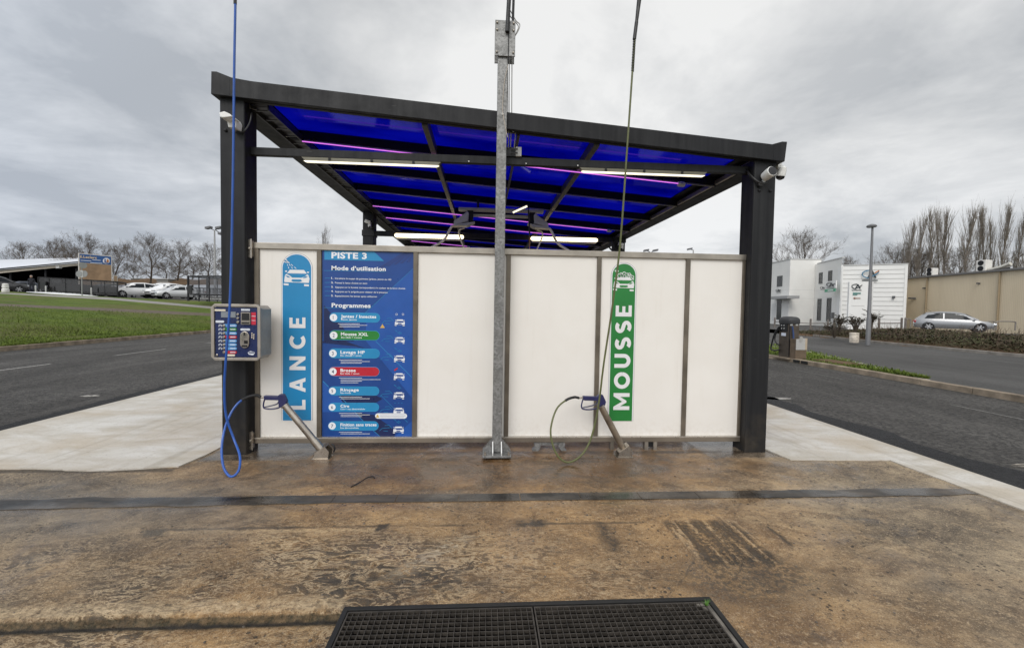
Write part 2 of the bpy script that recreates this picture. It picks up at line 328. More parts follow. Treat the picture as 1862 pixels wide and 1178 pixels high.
def make_asphalt(name, a, c_, sc=34):
    mt, t, b = new_mat(name); p = t.pos()
    v = t.vor(p, sc*.85, 'F1', 'Color'); big = t.noise(t.scale(p, 1, .35, 1), .55, 5, .6, .3); fine = t.noise(p, 60, 4, .75); st = t.noise(t.scale(p, 1, .12, 1), 2.1, 4, .6)
    sx = t.sep(v)[0]
    c = t.mix(t.ramp(sx, .1, .9), a, c_)
    c = t.mix(t.ramp(fine, .55, .7, 0, .55), c, tuple(q*1.75 for q in c_)); c = t.mix(t.ramp(fine, .42, .32, 0, .6), c, tuple(q*.45 for q in a))
    c = t.mix(t.m('MULTIPLY', t.ramp(big, .4, .65), .5), c, tuple(q*.72 for q in a)); c = t.mix(t.m('MULTIPLY', t.ramp(st, .52, .68), .3), c, tuple(q*1.35 for q in c_))
    t.l.new(c, b.inputs['Base Color']); t.put(b.inputs['Roughness'], t.ramp(big, .3, .7, .72, .88)); b.inputs['Specular IOR Level'].default_value = .3
    t.l.new(t.bump(t.m('ADD', t.vor(p, sc), t.m('MULTIPLY', fine, .6)), .8, .014), b.inputs['Normal']); return mt
def make_grass():
    mt, t, b = new_mat('lawn'); p = t.pos()
    a = t.noise(t.scale(p, 1, .8, 1), .9, 6, .65, .4); f = t.noise(p, 14, 6, .75); g = t.noise(p, .28, 4, .5)
    c = t.mix(t.ramp(a, .35, .65), (.055, .088, .009), (.115, .165, .022)); c = t.mix(t.ramp(f, .5, .72, 0, .65), c, (.17, .20, .04)); c = t.mix(t.ramp(f, .45, .28, 0, .8), c, (.030, .040, .010))
    c = t.mix(t.ramp(g, .48, .62, 0, .6), c, (.13, .115, .045))
    t.l.new(c, b.inputs['Base Color']); b.inputs['Roughness'].default_value = .85; b.inputs['Specular IOR Level'].default_value = .2
    t.l.new(t.bump(t.m('ADD', f, a), 1., .08), b.inputs['Normal']); return mt
M_BROWN = make_brown(); M_PALE = make_pale(); M_ASPH = make_asphalt('asphalt', (.024, .0225, .021), (.092, .086, .079)); M_ROAD = make_asphalt('road_asphalt', (.056, .054, .052), (.090, .087, .083), 50)
M_TAR = make_asphalt('fresh_tar', (.013, .013, .014), (.028, .028, .030), 45); M_GRASS = make_grass()
M_KERB = mat('kerb_stone', (.24, .195, .145), .9, var=.45, vs=3., bump=.5, bs=40, spec=.25)
M_KERB2 = mat('kerb_grey', (.23, .21, .185), .9, var=.3, vs=3., bump=.5, bs=40, spec=.25)
M_PAINT = mat('worn_road_paint', (.36, .35, .33), .8, var=.6, vs=30); M_PAINT2 = mat('faded_road_paint', (.15, .145, .135), .85, var=.6, vs=40)
M_EARTH = mat('bare_earth', (.115, .075, .045), .95, var=.4, vs=4, bump=.8, bs=20, spec=.1)
# ------------------------------------------------------------------ ground sheets
def grid_sheet(name, m, xs, ys, zf, skip=None, smooth=True):
    b = MB(); nx, ny = len(xs), len(ys)
    b.v = [Vector((x, y, zf(x, y))) for y in ys for x in xs]
    for j in range(ny-1):
        for i in range(nx-1):
            if skip and skip((xs[i]+xs[i+1])/2, (ys[j]+ys[j+1])/2): continue
            b.f.append([j*nx+i, j*nx+i+1, (j+1)*nx+i+1, (j+1)*nx+i]); b.mi.append(0)
    return struct(b.build(name, m, smooth=smooth, sharp=60))
def frange(a, b, st):
    n = max(1, round((b-a)/st)); return [a+(b-a)*i/n for i in range(n+1)]
base = MB(); base.add([(-1500, -400, -.6), (1500, -400, -.6), (1500, 2500, -.6), (-1500, 2500, -.6)], [(0, 1, 2, 3)]); struct(base.build('ground', M_GRASS))
GX0, GX1, GY1 = 1.045, 2.975, -2.455     # drain pit
def pad_z(x, y):
    if y > .5: return 0.
    q = .0035*mn.noise(Vector((x*1.7, y*1.7, .3)))+.0025*mn.noise(Vector((x*6, y*6, 2.3)))
    if x < GX0+.02:
        e = -2.462+.014*mn.noise(Vector((x*5, 1.3, 0)))+.012*mn.noise(Vector((x*21, 4.3, 0)))
        s_ = min(1, max(0, (e-y)/.022)); q -= .05*s_
        if s_ > 0: q += .004*mn.noise(Vector((x*12, y*12, 7)))
        elif y < e+.22: q += .012*max(0, mn.noise(Vector((x*8, y*11, 5))))*(1-(y-e)/.22)
    if .1 < x < 1.75 and -2.45 < y < -1.75: q += .006*mn.noise(Vector((x*11-y*6, y*13, 9)))
    if 3.14 < x < 3.56 and -2.14 < y < -1.65: q -= .006*(.5+.5*math.sin(x*47))
    return q
xs = frange(-3.95, -1.2, .05)+frange(-1.2, GX0, .022)[1:]+frange(GX0, GX1, .04)[1:]+frange(GX1, 4.4, .03)[1:]+frange(4.4, 6.56, .06)[1:]
ys = [-9, -7, -5, -4.2, -3.55]+frange(-3.5, -2.9, .05)+frange(-2.9, -2.54, .02)[1:]+frange(-2.54, -2.42, .0075)[1:]+frange(-2.42, -1.5, .03)[1:]+frange(-1.5, .5, .05)[1:]+[3, 6, 10.6]
grid_sheet('wash_pad', M_BROWN, xs, ys, pad_z, skip=lambda x, y: GX0 < x < GX1 and -3.5 < y < GY1+.004)
pit = MB(); a_, b_, c_, d_ = GX0, GX1, -3.5, GY1
pit.add([(a_, c_, 0), (b_, c_, 0), (b_, d_, 0), (a_, d_, 0), (a_, c_, -.45), (b_, c_, -.45), (b_, d_, -.45), (a_, d_, -.45)], [(4, 5, 6, 7), (0, 1, 5, 4), (1, 2, 6, 5), (2, 3, 7, 6), (3, 0, 4, 7)])
struct(pit.build('drain_pit', mat('pit_black', (.006, .005, .0045), .7, var=.5, vs=8)))  # walls and floor in one near-black tone
# pale slabs with broken edges
def slab(name, poly, z=.011):
    b = MB(); b.prism(poly, 'z', -.03, z); return struct(b.build(name, M_PALE))
random.seed(3)
def jag(a, b, n, amp):
    out = []
    for i in range(n):
        q = i/n; out.append((a[0]+(b[0]-a[0])*q+random.uniform(-amp, amp), a[1]+(b[1]-a[1])*q+random.uniform(-amp, amp)))
    return out
slab('concrete_slab', jag((-3.95, -.50), (-2.2, -.49), 10, .006)+jag((-2.2, -.50), (-1.85, -.56), 5, .012)+jag((-1.85, -.56), (-1.13, -.46), 12, .008)+jag((-1.13, -.46), (-1.06, .02), 6, .008)+[(-1.06, 10.6), (-3.95, 10.6)])
slab('concrete_slab', jag((4.97, -.40), (6.05, -.43), 12, .005)+[(6.565, -.425), (6.565, 10.6), (4.93, 10.6)]+[(4.93, -.05)])
slab('concrete_edging', [(6.05, -9), (6.565, -9), (6.565, -.432), (6.05, -.436)]+jag((6.05, -.44), (6.05, -3), 16, .008))
gt = MB()
for i, x in enumerate(frange(.55, 3.55, .5)):
    gt.box(x+.003, x+.497, -1.262, -1.128, -.02, .005)
random.seed(12)
for x0_, x1_, ya, yb in ((-3.95, .55, -1.345, -1.115), (4.05, 6.04, -1.265, -1.115)):
    n_ = 40; top_ = []; bot_ = []
    for i in range(n_+1):
        xx = x0_+(x1_-x0_)*i/n_; yl = ya+(.083 if x0_ < 0 else 0)*i/n_; fd_ = min(1, (n_-i)/8) if x0_ < 0 else min(1, i/8)
        bot_.append((xx, yl+.030*fd_*mn.noise(Vector((xx*3.1, 1, 0)))+random.uniform(-.006, .006))); top_.append((xx, yb-.012+.028*fd_*mn.noise(Vector((xx*2.6, 7, 0)))+random.uniform(-.006, .006)))
    gt.prism(bot_+top_[::-1], 'z', -.02, .0055)
gm, t, b = new_mat('wet_drain_cover'); p = t.pos(); n_ = t.noise(t.scale(p, .8, 4, 1), 1.6, 6, .65, .4)
t.l.new(t.mix(t.ramp(n_, .38, .62), (.016, .015, .014), (.085, .068, .052)), b.inputs['Base Color']); t.put(b.inputs['Roughness'], t.ramp(t.noise(p, 2.2, 4, .6), .38, .6, .08, .55)); t.l.new(t.bump(t.noise(p, 30, 4, .6), .25, .01), b.inputs['Normal'])
struct(gt.build('drain_channel', gm))
# asphalt lane round the bay (both sides meet in front and behind), bitumen strips along the slabs
ln = MB(); z0 = -.004
for r in ((-13.0, -3.95, -12, 90), (6.565, 11.5, -12, 90), (-3.95, 6.565, -12, -9), (-3.95, 6.565, 10.6, 90)):
    ln.add([(r[0], r[2], z0), (r[1], r[2], z0), (r[1], r[3], z0), (r[0], r[3], z0)], [(0, 1, 2, 3)])
struct(ln.build('asphalt_lane', M_ASPH))
random.seed(5)
for xa, xb, sgn in ((-3.95, -4.22, -1), (6.565, 7.0, 1)):
    b = MB(); N = 90; vs = []
    for i in range(N+1):
        yy = -9+19.6*i/N; wv = (xb-xa)*(1+random.uniform(-.16, .16)+.25*mn.noise(Vector((yy*.9, sgn, 0))))
        if sgn > 0 and yy < -.2: wv += .25*min(1, (-.2-yy)/1.2)
        vs += [(xa, yy, .001), (xa+wv, yy, .001)]
    b.add(vs, [(2*i, 2*i+1, 2*i+3, 2*i+2) for i in range(N)]); struct(b.build('tar_strip', M_TAR))
def mark(name, poly, z=.001, m=M_PAINT):
    b = MB(); b.add([(x, y, z) for x, y in poly], [list(range(len(poly)))]); return struct(b.build(name, m))
for y0, y1, x, wd in ((3.2, 6.7, -9.0, .07), (8.5, 10.6, -9.05, .06), (12.8, 15.8, -9.2, .06), (4.9, 6.6, 10.3, .035), (1.0, 2.3, 9.9, .05)):
    mark('lane_dash', [(x-wd/2, y0), (x+wd/2, y0+.1), (x+wd/2, y1-.15), (x-wd/2, y1)], m=M_PAINT if x < 0 else M_PAINT2)
pm = mat('scuffed_patch', (.24, .215, .18), .9, var=.5, vs=12)
def blob(c, rx, ry, n=26, seed=1):
    random.seed(seed); return [(c[0]+rx*(1+random.uniform(-.3, .3))*math.cos(6.283*i/n), c[1]+ry*(1+random.uniform(-.3, .3))*math.sin(6.283*i/n)) for i in range(n)]
mark('scuff_mark', blob((7.05, 2.75), .33, .10, seed=4), m=mat('pale_scuff', (.30, .285, .26), .9, var=.5, vs=20)); mark('scuff_mark', blob((8.05, -.62), .75, .12, seed=6), m=pm); mark('scuff_mark', blob((-4.75, 2.8), .16, .06, seed=8), m=mat('pale_scuff', (.3, .28, .26)))
# ------------------------------------------------------------------ kerbs, verges, second road
def kerb(name, pts, wd, h, m, L=1.0, gap=.008):
    b = MB()
    for (x0, y0), (x1, y1) in zip(pts[:-1], pts[1:]):
        d = Vector((x1-x0, y1-y0)); D = d.length; d.normalize(); n = max(1, int(D/L))
        nrm = Vector((-d.y, d.x))
        for i in range(n):
            a = Vector((x0, y0))+d*(D*i/n+gap/2); e = Vector((x0, y0))+d*(D*(i+1)/n-gap/2); hh = h+random.uniform(-.006, .006)
            b.prism([(a.x, a.y), (e.x, e.y), (e.x+nrm.x*wd, e.y+nrm.y*wd), (a.x+nrm.x*wd, a.y+nrm.y*wd)], 'z', -.1, hh)
    o = b.build(name, m, bevel=.012); return struct(o)
kerb('kerb', [(-13.0, -6), (-13.0, 60)], .16, .14, M_KERB)
kerb('kerb', [(11.68, -6), (11.68, 11.5)], .17, .12, M_KERB)
rd = MB(); rd.add([(11.72, -12, .004), (22.55, -12, .004), (22.55, 12, .004), (24.2, 23, .004), (24.8, 70, .004), (11.72, 70, .004)], [(0, 1, 2, 3, 4, 5)]); struct(rd.build('road', M_ROAD))
kerb('kerb', [(22.38, -8), (22.42, 11.5), (23.0, 17), (24.2, 23.2), (26.5, 26)][::-1], .16, .13, M_KERB2, L=1.)
isl = [(11.70, 4.3), (12.3, 5.9), (12.9, 7.4), (13.4, 8.9), (13.9, 10.35), (14.3, 12), (14.3, 16), (11.70, 16)]
b = MB(); b.prism(isl, 'z', -.02, .10); struct(b.build('verge', M_GRASS))
kerb('kerb', [(11.78, 4.3), (12.3, 5.75), (12.95, 7.3), (13.5, 8.85), (14.0, 10.3), (14.4, 12), (14.4, 16)], .1, .11, mat('pale_kerb', (.35, .32, .27), .9, var=.2), L=1.)
b = MB(); b.prism(blob((12.35, 7.5), .38, .8, seed=9), 'z', .05, .125); struct(b.build('bare_soil', M_EARTH))
b = MB()
for y in (7.62, 7.95): b.box(11.485, 11.55, y, y+.26, .02, .10)
struct(b.build('kerb_drain', mat('drain_black', (.008, .008, .008), .8)))
# ------------------------------------------------------------------ rising lawn and car park on the left
def colpt(u, Z):
    d = CF+CR*((u-IW/2)/FPX); return (CAM.x+d.x*Z, CAM.y+d.y*Z)
def zat(u, v, Z): return dp(u, v, Z).z
def kerbZ(u):
    d = CF+CR*((u-IW/2)/FPX); return (-13.14-CAM.x)/d.x
def column(u, r):      # r: list of (Z, v)
    return [(*colpt(u, kerbZ(u)), .13)]+[(*colpt(u, Z), zat(u, v, Z)) for Z, v in r]
K0 = column(0, [(21, 556.5), (22.3, 552), (35, 534), (36.5, 532), (41, 529.2), (44, 529), (58, 530), (150, 530)])
K2 = column(200, [(25, 566), (26.5, 560.5), (33.5, 545), (35.5, 541), (39, 540), (42, 540.4), (58, 538.7), (150, 537)])
K3 = column(385, [(30.5, 575), (31.6, 569.5), (36, 561), (37.8, 557.), (39.5, 549), (41, 548), (58, 540.5), (150, 538)])
def lerpc(a, b, q): return [tuple(a[i][k]*(1-q)+b[i][k]*q for k in range(3)) for i in range(len(a))]
colsL = []
far = [(p[0]-60*(.3+i*.1), p[1]-25, p[2]) for i, p in enumerate(K0)]; far[0] = (-13.14, -8, .13)
for A, B, n in ((far, K0, 10), (K0, K2, 26), (K2, K3, 26)):
    colsL += [lerpc(A, B, i/n) for i in range(n)]
colsL.append(K3); E = [(p[0]+14+i*.6, p[1]+10, p[2]*.75) for i, p in enumerate(K3)]; E[0] = (-13.14, K3[0][1]+14, .13)
colsL += [lerpc(K3, E, i/10) for i in range(1, 11)]
for c_ in colsL: c_[0] = (-13.14, c_[0][1], .13)
def strip(name, r0, r1, m, n=1, dz=0, smooth=True, noise_amp=0., lip=0.):
    b = MB(); k = len(colsL); fine = []
    for c_ in colsL:
        a, e = Vector(c_[r0]), Vector(c_[r1]); row = []
        for i in range(n+1):
            p = a.lerp(e, i/n); p.z += dz
            if noise_amp and 0 < i < n: p.z += noise_amp*mn.noise(Vector((p.x*.35, p.y*.35, 0)))
            row.append(p)
        fine.append(row)
    vs = [p for row in fine for p in row]; q = n+1
    b.add(vs, [(i*q+j, (i+1)*q+j, (i+1)*q+j+1, i*q+j+1) for i in range(k-1) for j in range(n)])
    return struct(b.build(name, m, smooth=smooth, sharp=70))
strip('lawn', 0, 1, M_GRASS, 16, noise_amp=.10)
strip('kerb', 1, 2, mat('dark_kerb', (.10, .078, .055), .95, var=.3), 1, smooth=False)
strip('lawn', 2, 3, M_GRASS, 10, noise_amp=.06)
strip('footpath', 3, 4, mat('path', (.24, .225, .21), .9, var=.15), 1)
strip('lawn', 4, 5, M_GRASS, 4)
strip('lawn', 5, 6, M_GRASS, 1); strip('car_park', 6, 8, M_ASPH, 3)
# pale sheet painting the lit edge of the car park (the bright sliver at the crest)
b = MB(); q = []
for u, v0, v1, Z in ((48, 531.2, 530.5, 38), (90, 534.3, 531.3, 38.5), (130, 536.8, 533.8, 38.5), (160, 538.6, 536.2, 38.5), (178, 539.3, 538.6, 38.5)):
    q.append((dp(u, v0, Z), dp(u, v1, Z+2.2)))
vs = [p for pr in q for p in pr]
b.add(vs, [(2*i, 2*i+2, 2*i+3, 2*i+1) for i in range(len(q)-1)]); struct(b.build('lit_forecourt_edge', mat('forecourt_lit_tone', (.72, .72, .72), .7)))
# ------------------------------------------------------------------ bank and plateau on the right
PZ = .40
def right_z(x, y):
    xk = 22.6 if y < 12 else (22.6+(y-12)*.15 if y < 23 else 24.25)
    if x < xk-.1: return -.05
    s_ = min(1, max(0, (x-xk)/5.0)); low_ = min(1, max(0, (26-y)/4))
    return .10+(PZ-.10)*s_*(3-2*s_)*s_*(.35+.65*low_) if s_ < 1 else .10+(PZ-.10)*(.35+.65*low_)
grid_sheet('planted_bank', M_EARTH, frange(22.6, 30, .5), frange(-6, 26, .8), lambda x, y: right_z(x, y)-.0)
grid_sheet('parking_area', M_ROAD, [26, 30, 34, 40, 46, 60, 90], [-6, 0, 6, 12, 18, 22, 26, 30, 40, 60, 90], lambda x, y: right_z(max(x, 28.), y)+.02)
# ================================================================== wash bay canopy
mt, t, b = new_mat('anthracite_paint'); p = t.pos(); X, Y, Z = t.sep(p)
st = t.noise(t.scale(p, 14, 14, .55), 1., 5, .6, .2); gr = t.noise(p, 7, 6, .65); sc = t.noise(t.scale(p, 3, 3, 26), 1.6, 3, .5)
c = t.mix(t.ramp(st, .42, .68), (.0105, .0108, .0125), (.020, .0205, .022)); c = t.mix(t.m('MULTIPLY', t.ramp(t.m('ADD', Z, t.m('MULTIPLY', gr, -.5)), .22, -.15), t.ramp(gr, .38, .62, .05, .45)), c, (.06, .048, .034))
c = t.mix(t.m('MULTIPLY', t.ramp(sc, .70, .74), t.ramp(gr, .5, .6, 0, .5)), c, (.09, .09, .09))
t.l.new(c, b.inputs['Base Color']); t.put(b.inputs['Roughness'], t.ramp(gr, .3, .7, .42, .62)); b.inputs['Specular IOR Level'].default_value = .24; t.l.new(t.bump(t.noise(p, 260, 2, .5), .1, .002), b.inputs['Normal']); M_ANTH = mt
M_DARK = mat('dark_steel', (.012, .012, .014), .55, var=.15, spec=.3)
M_RAFT = mat('rafter_paint', (.0075, .0075, .013), .6, var=.15, spec=.15)
M_STEEL = mat('brushed_stainless', (.36, .325, .28), .42, metal=.85, var=.22, vs=5)
M_STILE = mat('aged_stainless', (.17, .145, .115), .42, metal=.6, var=.35, vs=3)
M_RAIL = mat('rail_stainless', (.24, .205, .165), .42, metal=.6, var=.25, vs=3)
M_STEEL2 = mat('stainless_tube', (.42, .38, .33), .3, metal=.95, var=.2, vs=9)
M_BLACK = mat('black_rubber', (.010, .010, .011), .5, var=.1)
M_WHITEP = mat('white_plastic', (.74, .74, .72), .35, var=.05)
M_GREYP = mat('grey_plastic', (.42, .42, .41), .45, var=.08)
def make_galv():
    mt, t, b = new_mat('galvanised'); p = t.pos(); v = t.vor(p, 55, 'F1', 'Color'); n_ = t.noise(p, 6, 5, .6)
    c = t.mix(t.sep(v)[0], (.15, .15, .147), (.29, .29, .286)); c = t.mix(t.ramp(n_, .45, .7, 0, .5), c, (.13, .127, .12))
    t.l.new(c, b.inputs['Base Color']); b.inputs['Metallic'].default_value = .45; t.put(b.inputs['Roughness'], t.ramp(n_, .3, .7, .42, .62)); return mt
M_GALV = make_galv()
mt, t, b = new_mat('blue_polycarbonate')
for n_ in list(t.n):
    if n_.type == 'BSDF_PRINCIPLED': t.n.remove(n_)
out = [n_ for n_ in t.n if n_.type == 'OUTPUT_MATERIAL'][0]
tr = t.new('ShaderNodeBsdfTransparent'); tr.inputs[0].default_value = (.0015, .006, .26, 1)
tl = t.new('ShaderNodeBsdfTranslucent'); nz = t.noise(t.scale(t.pos(), .9, 2.2, 1), 1.1, 3, .5)
t.l.new(t.mix(t.ramp(nz, .35, .65), (.004, .022, .50), (.06, .085, .74)), tl.inputs[0])  # lighter noise patches paint cloud reflections into the sheet colour
gl = t.new('ShaderNodeBsdfGlossy'); gl.inputs[0].default_value = (.6, .65, 1, 1); gl.inputs[1].default_value = .06
m1 = t.new('ShaderNodeMixShader'); m1.inputs[0].default_value = .62; t.l.new(tr.outputs[0], m1.inputs[1]); t.l.new(tl.outputs[0], m1.inputs[2])
fr = t.new('ShaderNodeFresnel'); fr.inputs[0].default_value = 1.35
m2 = t.new('ShaderNodeMixShader'); t.l.new(t.m('MULTIPLY', fr.outputs[0], .6), m2.inputs[0]); t.l.new(m1.outputs[0], m2.inputs[1]); t.l.new(gl.outputs[0], m2.inputs[2]); t.l.new(m2.outputs[0], out.inputs[0])
M_BLUE = mt
def zb(x): return 3.605-.073*(x+.97)      # underside of the sloping roof frame
YE = 10.2
can = thing('wash_bay_canopy', 'dark grey steel canopy with sloping blue translucent roof over the wash bay', 'canopy', (1.98, 2.4, 0))
PX = [(-.93, -.69), (4.64, 4.885)]
for (xa, xb) in PX:
    for y0 in (-.13, 4.88, 9.75):
        p_ = MB().box(xa, xb, y0, y0+.24, -.02, zb((xa+xb)/2)+.03).build('post', M_ANTH, can, bevel=.012)
        if y0 < 0:
            for bx in (xa+.06, xb-.06):
                MB().lathe([(0.016, 0), (.016, .012), (.008, .018)], (bx, y0, zb(xa)-.32), 10, (0, -1, 0)).build('bolt', M_DARK, p_, smooth=True)
f = MB(); f.prism([(-.975, zb(-.975)), (4.935, zb(4.935)), (4.955, 3.385), (4.90, 3.385), (4.79, 3.352), (-.60, 3.750), (-.78, 3.775), (-.92, 3.825), (-.97, 3.825)], 'y', -.19, -.135); fas = f.build('front_fascia', M_ANTH, can, bevel=.004)
b = MB(); b.prism([(-.95, zb(-.95)+.10), (4.91, zb(4.91)+.10), (4.91, zb(4.91)+.125), (-.95, zb(-.95)+.125)], 'y', -.134, -.02)
b.prism([(-.69, zb(-.69)-.004), (4.64, zb(4.64)-.004), (4.64, zb(4.64)+.06), (-.69, zb(-.69)+.06)], 'y', -.133, -.09); b.build('front_beam', M_DARK, can)
for xs_ in (-.80, 4.81):
    MB().box(xs_-.002, xs_+.002, -.1915, -.1895, zb(xs_)+.01, zb(xs_)+.16).build('fascia_joint', M_DARK, fas)
def sl_beam(x0, x1, y0, y1, h, name, m, lo=0., bev=.004):
    b = MB(); q = [(x0, zb(x0)+lo), (x1, zb(x1)+lo), (x1, zb(x1)+lo+h), (x0, zb(x0)+lo+h)]
    b.prism(q, 'y', y0, y1); return b.build(name, m, can, bevel=bev)
sl_beam(-.975, -.72, -.134, YE, .19, 'side_beam', M_ANTH); sl_beam(4.735, 4.935, -.134, YE, .17, 'side_beam', M_ANTH)
sl_beam(4.70, 4.734, -.13, YE, .05, 'edge_trim', M_STEEL, .01, 0)
sl_beam(-.975, 4.935, YE, YE+.06, .2, 'rear_beam', M_ANTH)
JY = [.80+1.09*k for k in range(9)]
for y_ in JY: sl_beam(-.715, 4.733, y_, y_+.05, .113, 'rafter', M_RAFT)
for y_ in JY:
    sl_beam(-.5, 4.70, y_+.0, y_+.012, .016, 'lit_flange', M_STEEL, -.017, 0)  # bright steel strip stands in for lamp light on the rafter underside
for x_, wd, nm in ((1.09, .065, 'purlin'), (2.07, .03, 'purlin'), (2.91, .065, 'purlin')):
    sl_beam(x_-wd/2, x_+wd/2, -.08, YE, .11 if wd > .05 else .05, nm, M_STEEL if 0 else mat('purlin_paint', (.06, .058, .055), .45, metal=.3), -.025)
for x0, x1 in ((-.718, 1.0895), (1.0895, 2.9095), (2.9095, 4.734)):
    sl_beam(x0, x1, -.133, YE, .006, 'roof_panel', M_BLUE, .117, 0)
sl_beam(4.60, 4.733, -.13, YE, .01, 'edge_flashing', M_RAFT, .104, 0); sl_beam(-.717, -.56, -.13, YE, .01, 'edge_flashing', M_RAFT, .104, 0)
# cable tray on the left, with rungs
tr_ = MB()
for xx in (-.70, -.52): tr_.prism([(xx, zb(xx)-.03), (xx+.015, zb(xx)-.03), (xx+.015, zb(xx)+.05), (xx, zb(xx)+.05)], 'y', -.02, YE)
for i in range(46): tr_.box(-.70, -.505, .05+i*.22, .075+i*.22, zb(-.6)-.012, zb(-.6)-.004)
tr_.box(-.685, -.52, -.02, YE, zb(-.6)+.02, zb(-.6)+.026); tr_.build('cable_tray', mat('tray_steel', (.07, .07, .075), .35, metal=.7), can)
tr2 = MB(); tr2.tube([(-.69, -.03, zb(-.69)-.035), (-.69, -.03, zb(-.69)+.03), (-.64, -.03, zb(-.64)+.045)], .004, 6); tr2.tube([(-.69, -.03, zb(-.69)-.035), (-.62, -.03, zb(-.62)-.04)], .004, 6)
tr2.build('tray_end', M_STEEL, can)
for y_, z0, z1 in ((0.0, 3.085, 3.165), (4.92, 3.09, 3.2)):
    c_ = MB().box(-.69, 4.64, y_-.03, y_+.03, z0, z1).build('crossbar', M_ANTH, can, bevel=.004)
    if y_ == 0:
        for xx in (1.55, 2.16, 2.72):
            MB().lathe([(.007, 0), (.007, .006), (.003, .008)], (xx, -.03, 3.10), 8, (0, -1, 0)).build('bolt', M_WHITEP, c_)
for xa, xb in PX:
    MB().box(xa-.015, xb+.015, 4.865, 5.135, 3.08, 3.21).build('post_collar', M_DARK, can, bevel=.004)
# ------------------------------------------------------------------ lamps
M_LED = mat('warm_led', (.9, .88, .8), .4, emit=(1., .82, .47), es=3.)
M_LED2 = mat('warm_led_strip', (.9, .88, .8), .4, emit=(1., .90, .66), es=1.15)
M_PINK = mat('neon_pink', (.8, .4, .9), .4, emit=(.86, .19, .95), es=.85)
def batten(x0, x1, y_, z0, z1, label, big):
    r = thing('batten_light', label, 'light', ((x0+x1)/2, y_, z1), 'lit lamps under the canopy crossbars')
    if big:
        MB().box(x0+.03, x1-.03, y_-.05, y_+.05, z1-.025, z1).build('housing', M_GREYP, r)
        MB().tube([(x0, y_-.03, z0+.062), (x0+.025, y_-.03, z0+.062), (x1-.025, y_-.03, z0+.062), (x1, y_-.03, z0+.062)], [.022, .044, .044, .022], 12).build('diffuser', M_LED, r, smooth=True)
        MB().box(x0+.04, x1-.04, y_-.07, y_-.05, z0-.012, z0).build('reflector_rim', mat('lit_rim', (.8, .75, .65), .35, metal=.6), r)
        MB().box(x0+.04, x1-.04, y_-.05, y_+.05, z0-.012, z0-.006).build('reflector', M_WHITEP, r)
    else:
        MB().prism([(x0, z1), (x1, z1), (x1-.04, z0+.013), (x0+.04, z0+.013)], 'y', y_-.022, y_+.022).build('housing', mat('lamp_housing', (.16, .15, .11), .5), r)
        MB().prism([(x0+.02, z0+.0125), (x1-.02, z0+.0125), (x1-.045, z0), (x0+.045, z0)], 'y', y_-.02, y_+.012).build('diffuser', M_LED2, r)
        for k in range(3):
            xx = x0+(x1-x0)*(.2+.3*k); MB().box(xx-.012, xx+.012, y_-.03, y_-.0225, z0+.018, z1-.004).build('clip', M_DARK, r)
    return r
batten(-.18, 1.255, -.005, 3.036, 3.084, 'long warm lit lamp under the front crossbar, on the control box side', False)
batten(2.745, 4.165, -.005, 3.036, 3.084, 'long warm lit lamp under the front crossbar, on the round camera side', False)
batten(-.22, 1.26, 4.80, 3.03, 3.125, 'bright glowing tube lamp under the rear crossbar, left of the galvanised pole', True)
batten(2.73, 4.22, 4.80, 3.04, 3.14, 'bright glowing tube lamp under the rear crossbar, right of the galvanised pole', True)
def neon(x0, x1, k, label, cap=True):
    y_ = JY[k]-.03; r = thing('neon_tube', label, 'neon light', (x0, y_, zb(x0)-.03), 'pink neon tubes across the blue roof')
    MB().tube([(x0, y_, zb(x0)-.035), (x1, y_, zb(x1)-.035)], .0065, 8).build('tube', M_PINK, r)
    MB().lathe([(.03, 0), (.034, .02), (.034, .07), (.025, .09)], (x1, y_, zb(x1)-.04), 12, (1, 0, -.07)).build('end_cap', M_GREYP, r, smooth=True)
    for q in range(4):
        xx = x0+(x1-x0)*(.03+.31*q); MB().box(xx-.01, xx+.01, y_-.012, y_+.03, zb(xx)-.02, zb(xx)+.01).build('clip', M_DARK, r)
neon(-.50, 4.20, 0, 'pink neon tube nearest the front crossbar, ending in a grey cap at right')
neon(-.50, 4.22, 3, 'pink neon tube running behind the ceiling boom rail')
neon(-.49, 3.25, 4, 'pink neon tube just above the glowing rear lamps')
neon(-.48, 1.18, 7, 'farthest pink neon tube, low above the wall top behind the left rear lamp')
# ------------------------------------------------------------------ ceiling boom
M_ALU = mat('dull_aluminium', (.46, .45, .43), .4, metal=.3, var=.15); M_ARM = mat('boom_tube', (.85, .77, .64), .35, var=.15)
YB = 2.8
bo = thing('ceiling_boom', 'grey ceiling rail with two swivel heads and bent tube arms under the blue roof', 'boom', (2., YB, 3.25))
b = MB(); b.box(1.27, 2.73, YB-.06, YB+.06, 3.215, 3.265); b.box(1.27, 2.73, YB-.075, YB-.061, 3.222, 3.234); b.box(1.27, 2.73, YB-.075, YB-.061, 3.246, 3.258); b.build('rail', M_ALU, bo, bevel=.004)
b = MB(); b.box(1.45, 2.6, YB+.1, YB+.16, 3.15, 3.19); b.build('inner_rail', M_ALU, bo)
for x_ in (1.6, 2.4): MB().box(x_-.02, x_+.02, YB-.02, YB+.02, 3.265, zb(x_)).build('hanger', M_DARK, bo)
